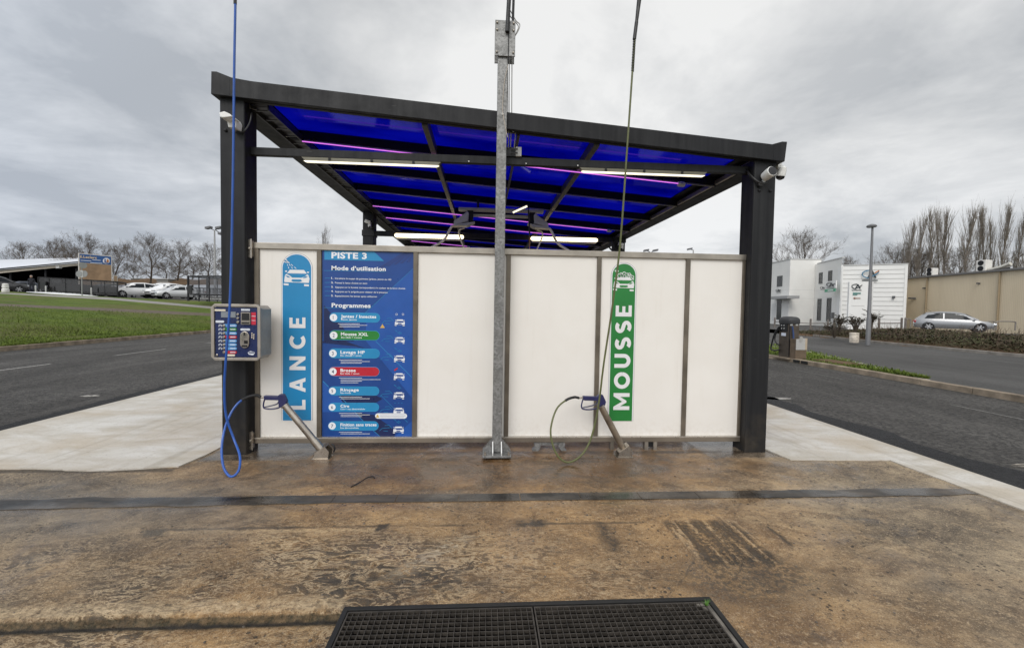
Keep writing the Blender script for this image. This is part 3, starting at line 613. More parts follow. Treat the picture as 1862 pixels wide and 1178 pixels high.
for sg, xc in ((-1, 1.47), (1, 2.54)):
    MB().box(xc-.05, xc+.05, YB-.05, YB+.05, 3.03, 3.215).build('swivel_bracket', M_DARK, bo, bevel=.006)
    hd = [(xc+sg*.02, 3.17), (xc+sg*.03, 3.02), (xc+sg*.28, 2.95), (xc+sg*.27, 3.03), (xc+sg*.05, 3.19)]
    MB().prism(hd, 'y', YB-.09, YB+.09).build('swivel_head', M_ALU, bo, bevel=.012)
    MB().prism([(xc-sg*.08, 3.02), (xc+sg*.03, 2.955), (xc+sg*.30, 2.94), (xc+sg*.30, 2.955), (xc+sg*.03, 3.0)], 'y', YB-.1, YB+.1).build('head_cowl', M_GREYP if sg < 0 else M_ALU, bo)
    MB().tube(spline([(xc+sg*.05, YB-.05, 2.94), (xc+sg*.27, YB-.05, 2.945), (xc+sg*.33, YB-.06, 2.90), (xc+sg*.44, YB-.07, 2.70), (xc+sg*.62, YB-.08, 2.58), (xc+sg*.80, YB-.1, 2.48)], 5), .021, 8).build('arm', M_ARM, bo, smooth=True)
    MB().tube(spline([(xc+sg*.1, YB+.08, 2.94), (xc+sg*.20, YB+.09, 2.86), (xc+sg*.07, YB+.2, 2.5)], 5), .013, 8).build('arm', M_ARM, bo, smooth=True)
b = MB(); b.bar((2.17, YB-.5, 3.10), (2.42, YB-.5, 3.22), .045, .04); o = b.build('tube_light', M_DARK)
tag(o, 'short dark tube fitting tilted beside the pole in front of the ceiling rail', 'light')
MB().bar((2.17, YB-.522, 3.095), (2.40, YB-.522, 3.205), .005, .03).build('diffuser', M_LED2, o, org=(0, 0, 0))
h = MB(); h.tube(spline([(2.42, YB-.5, 3.21), (2.43, YB-.5, 3.0), (2.44, YB-.5, 2.9)], 5), .01, 6); h.tube([(2.44, YB-.5, 2.94), (2.45, YB-.5, 2.72)], .013, 6); o = h.build('drop_hose', M_BLACK, smooth=True); tag(o, 'black and orange hose hanging beside the pole from the ceiling rail', 'hose')
MB().tube([(2.45, YB-.5, 2.72), (2.46, YB-.5, 1.2)], .009, 6).build('lower_hose', mat('orange_hose', (.40, .16, .06), .5), o, org=(0, 0, 0))
# ------------------------------------------------------------------ wall between the posts
mt, t, b = new_mat('cream_panel'); p = t.pos(); X, Y, Z = t.sep(p)
n_ = t.noise(p, 1.6, 5, .6); dr = t.noise(t.scale(p, 9, 1, .7), 1.3, 6, .65, .2); sp = t.noise(p, 22, 6, .7)
c = t.mix(t.ramp(n_, .35, .65), (.765, .735, .69), (.795, .77, .73))
c = t.mix(t.m('MULTIPLY', t.ramp(dr, .56, .72), .10), c, (.52, .46, .37))
spl = t.m('MULTIPLY', t.ramp(t.m('ADD', Z, t.m('MULTIPLY', n_, -.35)), .22, -.02), t.ramp(sp, .46, .66)); c = t.mix(t.m('MULTIPLY', spl, .22), c, (.42, .33, .22))
t.l.new(c, b.inputs['Base Color']); t.put(b.inputs['Roughness'], t.ramp(n_, .3, .7, .28, .42)); b.inputs['Specular IOR Level'].default_value = .4; M_PANEL = mt
WX0, WX1, WZ0, WZ1 = -.656, 4.661, .089, 2.191
wl = thing('wash_bay_wall', 'low partition wall of cream panels in a brushed steel frame between the front posts', 'wall', (2., 0, 0))
MB().box(WX0, WX1, -.035, .035, WZ1-.062, WZ1).build('top_rail', M_STEEL, wl, bevel=.003)
rl = MB().box(WX0, WX1, -.035, .035, WZ0, WZ0+.05).build('bottom_rail', M_RAIL, wl, bevel=.003)
MB().box(WX0, WX1, -.037, -.012, WZ0+.051, WZ0+.062).build('drip_trim', mat('bright_trim', (.62, .58, .52), .3, metal=.7), rl)
SX = [(WX0, WX0+.045)]+[(k-.024, k+.024) for k in (0.0, 1.0, 1.99, 2.985, 3.985)]+[(WX1-.045, WX1)]
for x0, x1 in SX: MB().box(x0, x1, -.03, .03, WZ0+.063, WZ1-.063).build('stile', M_STILE, wl, bevel=.003)
for (a0, a1), (c0, c1) in zip(SX[:-1], SX[1:]):
    MB().box(a1+.001, c0-.001, -.008, .008, WZ0+.063, WZ1-.063).build('panel', M_PANEL, wl)
for xx, sg in ((WX0, 1), (WX1, -1)):
    for zc in (WZ1-.07, WZ0+.04):
        b = MB(); b.prism([(xx-.0*sg, zc-.10), (xx-.0*sg, zc+.10), (xx-.048*sg, zc+.085), (xx-.05*sg, zc-.085)], 'y', -.075, -.068); b.box(min(xx, xx-.03*sg), max(xx, xx-.03*sg), -.068, -.036, zc-.08, zc+.08)
        k_ = b.build('bracket', M_STEEL2, wl, bevel=.002); MB().lathe([(.012, 0), (.012, .01), (.006, .012)], (xx-.022*sg, -.075, zc), 8, (0, -1, 0)).build('bolt', M_STEEL, k_)
# feet under the wall
b = MB()
for s_ in (-1, 1): b.prism([(2.47+s_*.10, .085), (2.47+s_*.17, .085), (2.47+s_*.16, .03), (2.47+s_*.19, .0), (2.47+s_*.13, .0), (2.47+s_*.10, .04)], 'y', -.06, .03)
b.box(2.37, 2.57, -.02, .02, .05, .088); b.build('foot', M_GALV, wl)
for xx in (3.17, 3.56, 3.66): MB().box(xx-.02, xx+.02, -.04, .02, -.01, .089).build('foot', M_STEEL, wl)
MB().box(3.58, 3.64, -.02, .02, .03, .085).build('foot', M_DARK, wl)
# ================================================================== signs on the wall
M_SBLUE = mat('sign_blue', (.012, .215, .46), .35, var=.06, vs=3); M_SGREEN = mat('sign_green', (.014, .185, .035), .35, var=.1, vs=3)
M_SWHITE = mat('sign_white', (.74, .74, .75), .4, var=.03); M_EDGE = mat('sign_edge', (.40, .40, .42), .4, var=.05)
def band(mb, pts, th, P):
    n = len(pts); L = []
    for i in range(n):
        a = Vector(pts[max(i-1, 0)]); c = Vector(pts[min(i+1, n-1)]); d = (c-a).normalized(); nn = Vector((-d.y, d.x))*th/2
        q = Vector(pts[i]); L += [P(*(q+nn)), P(*(q-nn))]
    mb.add(L, [(2*i, 2*i+1, 2*i+3, 2*i+2) for i in range(n-1)])
def arc(cx, cy, rx, ry, a0, a1, n=22): return [(cx+rx*math.cos(rad(a0+(a1-a0)*i/n)), cy+ry*math.sin(rad(a0+(a1-a0)*i/n))) for i in range(n+1)]
GLY = {
 'L': (.64, [[(0, 0), (.64, 0), (.64, .21), (.25, .21), (.25, 1), (0, 1)]], []),
 'A': (.94, [[(0, 0), (.25, 0), (.311, .18), (.47, .18), (.47, .36), (.372, .36), (.47, .655), (.47, 1), (.345, 1)], [(.94, 0), (.69, 0), (.629, .18), (.47, .18), (.47, .36), (.568, .36), (.47, .655), (.47, 1), (.595, 1)]], []),
 'N': (.88, [[(0, 0), (.24, 0), (.24, .60), (.68, 0), (.88, 0), (.88, 1), (.64, 1), (.64, .40), (.20, 1), (0, 1)]], []),
 'E': (.68, [[(0, 0), (.68, 0), (.68, .20), (.25, .20), (.25, .40), (.62, .40), (.62, .59), (.25, .59), (.25, .80), (.66, .80), (.66, 1), (0, 1)]], []),
 'M': (1.04, [[(0, 0), (.23, 0), (.23, .58), (.46, .19), (.57, .19), (.81, .59), (.81, 0), (1.04, 0), (1.04, 1), (.84, 1), (.52, .46), (.20, 1), (0, 1)]], []),
 'C': (.84, [], [arc(.5, .5, .39, .385, 46, 314)]),
 'O': (1.02, [], [arc(.51, .5, .395, .385, 0, 360, 30)]),
 'U': (.86, [], [[(.12, 1), (.12, .45)]+arc(.43, .42, .31, .305, 180, 360, 14)+[(.74, .45), (.74, 1)]]),
 'S': (.74, [], [arc(.36, .705, .25, .18, 35, 180, 12)+[(.12, .63)]+[(.2, .55), (.37, .50), (.54, .45), (.62, .37)]+arc(.38, .295, .25, .185, 5, -145, 12)])}
def letters(mb, s, P, x0, x1, h):
    tot = sum(GLY[c][0] for c in s); gap = ((x1-x0)/h-tot)/(len(s)-1); x = 0
    for c in s:
        wd, polys, bands = GLY[c]
        for pl in polys: mb.add([P(x0+(x+a)*h, b_*h) for a, b_ in pl], [list(range(len(pl)))])
        for bd in bands: band(mb, bd, .235, lambda a, b_, x=x: P(x0+(x+a)*h, b_*h))
        x += wd+gap
def ipx(q): return [((a-555)/235., (780-b_)/235.) for a, b_ in q]
I_WH = [ipx(q) for q in ([(425, 478), (690, 478), (740, 546), (375, 546)], [(352, 562), (334, 600), (320, 700), (332, 716), (780, 722), (792, 640), (765, 562)],
                         [(335, 500), (376, 494), (372, 518), (348, 526)], [(742, 508), (786, 512), (776, 532), (750, 534)], [(312, 736), (405, 744), (402, 778), (312, 774)], [(690, 748), (780, 752), (780, 786), (692, 786)])]
I_CO = [ipx(q) for q in ([(372, 563), (745, 563), (705, 600), (640, 626), (470, 626), (425, 588)], [(342, 588), (395, 597), (440, 628), (385, 624)], [(765, 594), (712, 600), (660, 632), (720, 628)],
                         [(470, 660), (632, 660), (655, 690), (610, 706), (490, 706), (455, 690)])]
def car_icon(W_, C_, P, cx, cy, s):       # s = half width
    for pl in I_WH: W_.add([P(cx+a*s, cy+b_*s, 0) for a, b_ in pl], [list(range(len(pl)))])
    for pl in I_CO: C_.add([P(cx+a*s, cy+b_*s, 1) for a, b_ in pl], [list(range(len(pl)))])
def lane_sign(name, word, u0, u1, vt, vb, tu0, tu1, tv0, tv1, colm, label, kind):
    a = yp(u0, vb, -.01); c = yp(u1, (vt+vb)/2, -.01); x0, x1 = a.x, c.x; z0 = a.z; z1 = yp((u0+u1)/2, vt, -.01).z
    r_ = (x1-x0)/2; xc = (x0+x1)/2
    def pill(m_, e): return [(x0+e, z0+e*.0), (x1-e, z0)]+[(xc+(r_-e)*math.cos(rad(180*i/24)), z1-r_+(r_-e)*math.sin(rad(180*i/24))) for i in range(25)]
    o = thing(name, label, 'sign', (xc, -.0085, z0))
    b = MB(); b.prism(pill(0, 0), 'y', -.0105, -.0085); b.build('border', M_EDGE, o)
    b = MB(); b.prism(pill(0, .005), 'y', -.0115, -.0106); b.build('white_edge', M_SWHITE, o)
    b = MB(); b.prism(pill(0, .016), 'y', -.0130, -.0116); b.build('face', colm, o)
    pz = [yp(tu0, tv0, -.013), yp(tu1, tv1, -.013)]
    h = yp(tu1+2.5 if 0 else (tu0+tu1)/2+14.6, 650, -.013).x-yp((tu0+tu1)/2-14.6, 650, -.013).x
    xb = xc+h/2+.006; zs, ze = yp(tu0, tv0, -.013).z, yp(tu1, tv1, -.013).z
    L = MB(); letters(L, word, lambda x, y: (xb-y, -.0145, x), zs, ze, h); L.build('lettering', M_SWHITE, o)
    W_, C_ = MB(), MB(); cy = z1-r_*2-.02; s = r_*.80
    P = lambda x, y, l: (x, -.0142-.0012*l, y)
    car_icon(W_, C_, P, xc, cy, s)
    Pb = lambda x, y: (x, -.0142, y)
    if kind == 'spray':
        for q in (.0, .35, .7): 
            for k in range(3): band(W_, [(xc-s*.85+s*(.15+.3*k)*(.25+q*.9), cy+s*(1.95-.22*k)), (xc-s*.85+s*(.32+.3*k)*(.25+q*.9), cy+s*(1.82-.22*k))], .006, Pb)
        band(W_, arc(xc-s*.88, cy+s*1.98, s*.12, s*.10, 0, 360, 10), .008, Pb); band(W_, [(xc-s*1.0, cy+s*2.02), (xc-s*.95, cy+s*2.12)], .012, Pb)
    else:
        random.seed(4)
        for fx, fy, fr_ in ((-.45, 1.42, .17), (-.18, 1.40, .13), (0, 1.62, .15), (.05, 1.40, .14), (.28, 1.5, .16), (.5, 1.52, .15), (.62, 1.42, .12), (.82, 1.32, .12), (-.30, 1.58, .1), (-.68, 1.72, .07), (-.82, 1.85, .06), (-.6, 1.84, .05)):
            band(W_, arc(xc+fx*s, cy+fy*s, fr_*s, fr_*s, 0, 360, 10), .007, Pb)
    W_.build('car_symbol', M_SWHITE, o); C_.build('symbol_detail', colm, o)
lane_sign('lane_sign', 'LANCE', 511.8, 568.7, 460, 764, 539, 539, 744.5, 577, M_SBLUE, 'tall blue round topped sign reading LANCE with a car spray symbol', 'spray')
lane_sign('lane_sign', 'MOUSSE', 1104.5, 1155, 477, 765, 1127, 1129, 745, 555, M_SGREEN, 'tall green round topped sign reading MOUSSE with a foamy car symbol', 'foam')
# ------------------------------------------------------------------ instruction board
M_PB = mat('board_blue', (.0065, .052, .24), .35, var=.1, vs=5); M_PB2 = mat('board_blue_light', (.012, .082, .35), .35, var=.08, vs=5); M_PB3 = mat('board_navy', (.006, .016, .082), .35, var=.08, vs=5)
M_PB4 = mat('board_stripe', (.012, .038, .18), .35); M_CY = mat('board_cyan', (.015, .23, .47), .35, var=.05); M_RED = mat('board_red', (.46, .014, .032), .35, var=.05); M_GRN = mat('board_green', (.018, .20, .032), .35, var=.05)
M_BTXT = mat('board_white', (.78, .80, .84), .4, var=.03); M_LINE = mat('board_line', (.03, .28, .55), .35); M_YEL = mat('warning_yellow', (.62, .40, .10), .4)
def T3(X, Y): q = yp(580+X/6.54, 440+Y/6.54, -.012); return q.x, q.z
def T4(X, Y): q = yp(580+X/6.2, 620+Y/6.2, -.012); return q.x, q.z
bd = thing('instruction_board', 'blue printed board headed PISTE 3 listing the numbered wash programmes', 'notice board', (.5, -.0085, WZ0+.063))
BX0, BX1, BZ0, BZ1 = .027, .973, WZ0+.064, WZ1-.064
MB().box(BX0, BX1, -.0125, -.0085, BZ0, BZ1).build('backing', M_PB, bd)
def clip(x, z): return (min(BX1, max(BX0, x)), min(BZ1, max(BZ0, z)))
lay = {}
def L_(k, mt_, nm): 
    if k not in lay: lay[k] = (MB(), mt_, nm)
    return lay[k][0]
def flat(mb, pts, y_): mb.add([(x, y_, z) for x, z in [clip(*p) for p in pts]], [list(range(len(pts)))])
def fac(m_, pts, y_): q_ = MB(); flat(q_, pts, y_); q_.build('facet' if m_ is not M_PB4 else 'stripe', m_, bd)
fac(M_PB2, [T3(1125, 315), T3(560, 845), T3(560, 1178), T4(1055, 640), T4(1055, 330)], -.0132)
fac(M_PB2, [T4(40, 450), T4(40, 800), T4(400, 800)], -.0132); fac(M_PB2, [T4(860, 1080), T4(1055, 900), T4(1055, 1080)], -.0132)
fac(M_PB3, [T3(60, 750), T3(60, 1178), T3(420, 1178)], -.0138); fac(M_PB3, [T4(40, 0), T4(300, 0), T4(540, 90), T4(420, 60), T4(40, 20)], -.0138)
fac(M_PB3, [T4(220, 610), T4(640, 610), T4(715, 650), T4(640, 695), T4(270, 695)], -.0138); fac(M_PB3, [T4(400, 800), T4(620, 830), T4(870, 1010), T4(850, 1080), T4(690, 1080)], -.0138)
for k in range(5): fac(M_PB4, [T3(720+k*80, 300-k*15), T3(1000+k*30, 110+k*8), T3(1040+k*30, 110+k*8), T3(760+k*80, 300-k*15)], -.0138)
e = L_('ln', M_LINE, 'line')
def seg(mb, a, b_, th, y_=-.0144): band(mb, [a, b_], th, lambda x, z: (*clip(x, z)[:1], y_, clip(x, z)[1]))
seg(e, T3(1125, 315), T3(555, 840), .004); seg(e, T3(60, 340), T3(790, 355), .003); seg(e, T3(60, 780), T3(600, 790), .003)
for k in range(5): seg(e, T3(70, 430+52*k), T3(140, 430+52*k), .003)
seg(e, T4(640, 0), T4(1050, 410), .004); seg(e, T4(45, 450), T4(110, 515), .006); seg(e, T4(230, 610), T4(500, 900), .004); seg(e, T4(615, 1010), T4(690, 1075), .005); seg(e, T4(700, 610), T4(1000, 915), .003)
e = L_('cy', M_CY, 'banner'); flat(e, [T3(65, 92), T3(655, 104), T3(775, 228), T3(65, 212)], -.0144)
Pt = lambda x, y: (x, -.0156, y)
def tl_(T, s, X0, Y0, X1, ch, bold=.025, ck=True):
    TX = MB(); a = T(X0, Y0); b_ = T(X1, Y0); h = abs(T(X0, Y0-ch)[1]-a[1]); text(TX, s, Pt, a[0], a[1], h, b_[0]-a[0], bold, 1.05); TX.build('text_line', M_BTXT, bd)
tl_(T3, 'PISTE 3', 150, 192, 570, 70, .035); tl_(T3, 'Mode d\u2019utilisation', 150, 332, 795, 48, .03); tl_(T3, 'Programmes', 152, 774, 615, 48, .03)
for k, (s, xe) in enumerate((('Introduire le moyen de paiement (pi\u00e8ces, jetons ou cl\u00e9)', 860), ('Prenez la lance choisie en main', 575), ('Appuyez sur le bouton correspondant \u00e0 la couleur de la lance choisie', 1025), ('Appuyez sur la poign\u00e9e pour obtenir de la pression', 815), ('Repositionnez les lances apr\u00e8s utilisation', 690))):
    tl_(T3, '%d.' % (k+1), 148, 440+52*k, 172, 22, .03); tl_(T3, s, 192, 442+52*k, xe, 19, .01)
PR = [(T3, 130, 725, 845, 950, M_CY, 'Jantes / Insectes', 682, 'Base jaune', 450, (962, 985), 3), (T3, 130, 720, 1055, 1163, M_GRN, 'Mousse XXL', 585, 'Eau ti\u00e8de + mousse', 510, (960, 1195), 0),
      (T4, 115, 683, 88, 190, M_CY, 'Lavage HP', 518, 'Eau chaude + savon', 480, (908, 225), 3), (T4, 115, 680, 293, 393, M_RED, 'Brosse', 415, 'Eau ti\u00e8de + savon', 455, (905, 425), 4),
      (T4, 113, 677, 515, 608, M_CY, 'Rin\u00e7age', 450, 'Eau froide', 360, (902, 640), 2), (T4, 110, 675, 698, 790, M_CY, 'Cire', 342, 'Cire + eau d\u00e9min\u00e9ralis\u00e9e', 520, (900, 815), 3), (T4, 108, 670, 906, 1003, M_CY, 'Finition sans traces', 650, 'Eau d\u00e9min\u00e9ralis\u00e9e', 448, (897, 1025), 2)]
def roundrect(x0, x1, z0, z1, n=10):
    r_ = (z1-z0)/2; zc = (z0+z1)/2
    return [(x1-r_+r_*math.cos(rad(-90+180*i/n)), zc+r_*math.sin(rad(-90+180*i/n))) for i in range(n+1)]+[(x0+r_+r_*math.cos(rad(90+180*i/n)), zc+r_*math.sin(rad(90+180*i/n))) for i in range(n+1)]
pm_ = {}
for k, (T, X0, X1, Y0, Y1, cm, s1, e1, s2, e2, ic, nl) in enumerate(PR):
    a = T(X0, Y1); c = T(X1, Y0); z0, z1 = T((X0+X1)/2, Y1)[1], T((X0+X1)/2, Y0)[1]
    rims = MB(); flat(rims, roundrect(a[0]-.004, c[0]+.004, z0-.004, z1+.004), -.0150); rims.build('button_rim', M_LINE, bd)
    btn = MB(); flat(btn, roundrect(a[0], c[0], z0, z1), -.0153); btn = btn.build('programme_button', cm, bd)
    Yc = (Y0+Y1)/2; H_ = Y1-Y0; q = T(X0+.43*H_, Yc); r_ = (z1-z0)*.41
    disc = MB(); flat(disc, arc(q[0], q[1], r_, r_, 0, 345, 20), -.0156); disc.build('number_disc', M_BTXT, btn, org=ORG[btn.name])
    dig = MB(); hh = r_*.95; text(dig, str(k+1), lambda x, y: (x, -.0160, y), q[0]-hh*(.20 if k == 0 else .33), q[1]-hh/2, hh, None, .004); dig.build('number', M_PB3, btn, org=ORG[btn.name])
    tl_(T, s1, 262 if T is T3 else 243, Y0+.52*H_, e1, .34*H_, .03); tl_(T, s2, 265 if T is T3 else 243, Y0+.80*H_, e2, .16*H_, .02)
    for j in range(nl):       # illegible small print
        yy = Y1+22+18*j; xx = 245+(0 if j else -18); sm = MB(); band(sm, [T(xx, yy), T(xx+[260, 330, 240, 200][j]+(120 if nl == 4 and j == 1 else 0), yy)], .0042, Pt); sm.build('small_print', M_BTXT, bd)
    q = T(ic[0], ic[1]); s_ = abs(T(ic[0]+60, ic[1])[0]-q[0]); TX = MB(); icC = MB(); car_icon(TX, icC, lambda x, y, l: (x, -.0156-.0006*l, y), q[0], q[1]-s_*.2, s_)
    if k != 3:
        x0, y0 = ic[0]-215, ic[1]-45
        for sgm in (((0, 30), (30, 2)), ((30, 2), (120, -6)), ((60, -30), (110, -34)), ((110, -34), (140, 0)), ((45, 30), (95, 32))): seg(e, T(x0+sgm[0][0], y0+sgm[0][1]), T(x0+sgm[1][0], y0+sgm[1][1]), .004, -.0156)
    if k in (1, 2, 4, 6):
        for sgm in (((-55, -150), (-30, -130)), ((-25, -120), (10, -100)), ((-5, -128), (25, -108))): seg(e, T(ic[0]+sgm[0][0], ic[1]+sgm[0][1]), T(ic[0]+sgm[1][0], ic[1]+sgm[1][1]), .005, -.0156)
    if k == 5:
        for dx in (-40, 0, 35): seg(e, T(ic[0]+dx-8, ic[1]-118), T(ic[0]+dx+8, ic[1]-118), .004, -.0156)
    if k == 0:
        for dx in (-38, 38): band(TX, arc(*T(ic[0]+dx, ic[1]-125), .010, .010, 0, 360, 12), .003, Pt)
    TX = TX.build('car_symbol', M_BTXT, bd); icC.build('symbol_detail', M_PB, TX, org=ORG[TX.name])
    if k == 3: br = MB(); flat(br, [T(ic[0]-60, ic[1]-100), T(ic[0]-20, ic[1]-128), T(ic[0]-15, ic[1]-112), T(ic[0]-50, ic[1]-88)], -.0156); br.build('brush_symbol', M_RED, bd)
wb = MB(); flat(wb, roundrect(T4(632, 872)[0], T4(995, 872)[0], T4(800, 872)[1], T4(800, 812)[1], 4), -.0153); wb.build('notice_label', M_BTXT, bd)
wt = MB(); flat(wt, [T4(640, 860), T4(682, 860), T4(661, 822)], -.0157); wt.build('warning_symbol', M_YEL, bd); wt = MB(); flat(wt, [T3(727, 1022), T3(785, 1022), T3(756, 975)], -.0157); wt.build('warning_symbol', M_YEL, bd)
dig = MB()
for yy in (826, 842, 858): seg(dig, T4(690, yy), T4(980-20*(yy > 850), yy), .0025, -.0157)
for k, (mb, m_, nm) in lay.items(): mb.build(nm, m_, bd)
dig.build('small_print', M_PB3, bd)
# ================================================================== payment terminal on the left post
YF = -.37
def T6(X, Y, y_=YF): return yp(380+X/10.71, 550+Y/10.71, y_)
M_HOUS = mat('terminal_steel', (.36, .325, .285), .45, metal=.55, var=.12, vs=8)
tm = thing('payment_terminal', 'grey steel payment terminal with a navy control face mounted on the left canopy post', 'payment terminal', (T6(500, 500).x, -.13, T6(500, 1130).z))
x0, x1, z0, z1 = T6(35, 600).x, T6(1000, 600).x, T6(500, 1130).z, T6(500, 30).z; cch = .035
def oct_(x0, x1, z0, z1, c): return [(x0+c, z0), (x1-c, z0), (x1, z0+c), (x1, z1-c), (x1-c, z1), (x0+c, z1), (x0, z1-c), (x0, z0+c)]
b = MB(); b.prism(oct_(x0+.01, x1-.01, z0+.01, z1-.01, cch), 'y', -.335, -.13); b.build('housing', M_HOUS, tm, bevel=.008)
fi = (T6(97, 600).x, T6(940, 600).x, T6(500, 1075).z, T6(500, 85).z)
b = MB(); o_ = oct_(x0, x1, z0, z1, cch); i_ = oct_(*fi, .004); n = 8
for yy, pl in ((YF, o_), (YF, i_), (-.336, o_), (YF+.014, i_)): b.v += [Vector((p[0], yy, p[1])) for p in pl]
for k in range(8):
    k2 = (k+1) % 8; b.f += [[k, k2, 8+k2, 8+k], [k, 16+k, 16+k2, k2], [8+k, 8+k2, 24+k2, 24+k]]; b.mi += [0, 0, 0]
b.build('front_frame', M_HOUS, tm, bevel=.003)
YP_ = YF+.012; pn = MB().box(fi[0]+.006, fi[1]-.006, YP_, -.337, fi[2]+.006, fi[3]-.006).build('control_panel', mat('panel_navy', (.008, .018, .085), .3, var=.25, vs=8), tm)
def plate(nm, X0, X1, Y0, Y1, m_, dy=.004, rr=False, par=tm, bev=0):
    a = T6(X0, Y1, YP_); c = T6(X1, Y0, YP_); b = MB()
    b.prism(roundrect(a.x, c.x, a.z, c.z, 6) if rr else [(a.x, a.z), (c.x, a.z), (c.x, c.z), (a.x, c.z)], 'y', YP_-dy, YP_-.0004); return b.build(nm, m_, par, bevel=bev)
M_LCD = mat('lcd_glass', (.20, .22, .25), .15, var=.1, vs=40); M_LBL = mat('terminal_label', (.62, .66, .74), .4, var=.06, vs=60)
plate('display', 240, 525, 180, 290, M_LCD, .005); plate('label', 110, 325, 132, 165, mat('cream_label', (.7, .64, .52), .4)); plate('label', 130, 300, 350, 392, M_LBL, rr=True); plate('label', 630, 800, 125, 160, M_LBL); plate('label', 615, 805, 505, 545, M_LBL, rr=True); plate('label', 320, 510, 1008, 1042, mat('cream_label', (.7, .64, .52)), rr=True)
cr = plate('card_reader', 635, 815, 190, 425, M_STEEL, .012); plate('reader_screen', 650, 800, 210, 345, M_BLACK, .014, par=cr); plate('reader_slot', 650, 800, 385, 412, M_BLACK, .014, par=cr)
pr = plate('price_sticker', 828, 915, 192, 432, mat('sticker_red', (.52, .02, .05), .4, var=.1, vs=80), .003)
for yy in (262, 345): plate('sticker_line', 835, 910, yy, yy+9, M_LBL, .0042, par=pr)
a = T6(705, 725, YP_); b = MB(); rr_ = [(p[0], p[1]) for p in roundrect(-.078*1.05, .078*1.05, -.046, .046, 8)]
b.prism([(a.x+q*.93, a.z+p) for p, q in rr_], 'y', YP_-.014, YP_-.0004); cm_ = b.build('coin_acceptor', M_STEEL2, tm, bevel=.004)
plate('coin_slot', 690, 720, 580, 640, M_BLACK, .016, par=cm_); plate('coin_slot', 700, 770, 740, 800, M_DARK, .016, par=cm_); plate('coin_slot', 655, 760, 830, 860, M_DARK, .016, par=cm_)
for X, Y in ((838, 600), (875, 625), (838, 640), (875, 662), (838, 680), (872, 700)):
    q = T6(X, Y, YP_); MB().lathe([(.0065, 0), (.0065, .003), (.004, .004)], (q.x, YP_, q.z), 10, (0, -1, 0)).build('coin_symbol', mat('coin_tan', (.6, .52, .42), .4), tm)
for Y in (232, 305, 380):
    q = T6(570, Y, YP_); MB().lathe([(.013, 0), (.013, .012), (.009, .016)], (q.x, YP_, q.z), 14, (0, -1, 0)).build('push_button', M_STEEL2, tm, smooth=True)
cols = [M_CY, M_GRN, M_CY, M_RED, M_CY, M_CY, M_CY, M_RED]; ws, wc = MB(), MB()
M_CY2 = mat('pill_sky', (.10, .30, .60), .35)
for k, Y in enumerate((448, 522, 598, 672, 747, 820, 893, 967)):
    pl = plate('programme_pill', 272, 545, Y-27, Y+27, M_CY2 if cols[k] is M_CY else cols[k], .003, True)
    plate('pill_text', 415, 520, Y-8, Y+8, M_LBL, .0038, par=pl)
    q = T6(300, Y, YP_); MB().lathe([(.013, 0), (.013, .010), (.009, .014)], (q.x, YP_, q.z), 14, (0, -1, 0)).build('push_button', M_STEEL2, tm, smooth=True)
    if k < 7: q = T6(222, Y+22, YP_); car_icon(ws, wc, lambda x, y, l: (x, YP_-.0012-.0006*l, y), q.x, q.z, .017)
ws.build('car_symbol', M_LBL, tm); wc.build('symbol_detail', M_PB3, tm)
q = T6(825, 985, YP_); b = MB(); b.prism([(q.x+(.030+.003*math.sin(5*a_))*math.cos(a_)*1.05, q.z+.019*math.sin(a_)*(1+.12*math.sin(4*a_))) for a_ in [6.283*i/28 for i in range(28)]], 'y', YP_-.002, YP_-.0004); bg_ = b.build('badge', M_LBL, tm)
plate('badge_stripe', 780, 880, 965, 985, M_PB3, .003, par=bg_)
q = T6(160, 1022, YP_); MB().lathe([(.010, 0), (.010, .006), (.006, .008)], (q.x, YP_, q.z), 14, (0, -1, 0)).build('lock', M_STEEL2, tm)
# ================================================================== galvanised boom pole
po = thing('boom_pole', 'square galvanised steel pole with bolted foot and head plates before the wall', 'pole', (1.885, -.19, 0))
PXc = 1.887; zt_ = yp(918, 70, -.245).z
zpl0, zpl1 = yp(918, 103, -.255).z, yp(918, 38, -.255).z; xp0, xp1 = yp(900, 70, -.255).x, yp(937, 70, -.255).x
MB().box(PXc-.05, PXc+.05, -.24, -.14, .05, zpl1-.02).build('column', M_GALV, po, bevel=.006)
bp = MB().box(1.738, 2.032, -.335, -.045, .022, .042).build('base_plate', M_GALV, po, bevel=.003)
for sx in (-1, 1):
    for yy in (-.215, -.165): 
        b = MB(); b.prism([(PXc+sx*.051, .043), (PXc+sx*.14, .043), (PXc+sx*.14, .075), (PXc+sx*.055, .175), (PXc+sx*.051, .175)], 'y', yy-.005, yy+.005); b.build('gusset', M_GALV, po)
for xx in (-.045, .045):
    b = MB(); b.prism([(-.241, .043), (-.325, .043), (-.325, .07), (-.245, .165), (-.241, .165)], 'x', PXc+xx-.005, PXc+xx+.005); b.build('gusset', mat('galv_edge', (.62, .62, .61), .45, metal=.3), po)
for xx in (1.765, 2.005):
    for yy in (-.305, -.075):
        q = MB().lathe([(.014, 0), (.014, .014), (.008, .016), (.008, .035)], (xx, yy, .042), 6).build('anchor_bolt', M_STEEL2, bp)
hp = MB().box(xp0, xp1, -.262, -.25, zpl0, zpl1).build('head_plate', M_GALV, po, bevel=.003)
MB().box(xp0, xp1, -.13, -.118, zpl0, zpl1).build('head_plate', M_GALV, po, bevel=.003)
for xx in (xp0+.02, xp1-.02):
    for q in (.08, .28, .90):
        MB().lathe([(.011, 0), (.011, .01), (.006, .014)], (xx, -.262, zpl1-(zpl1-zpl0)*q), 6, (0, -1, 0)).build('head_bolt', M_STEEL2, hp)
pv = yp(925, 30, -.29); bz = 5.35
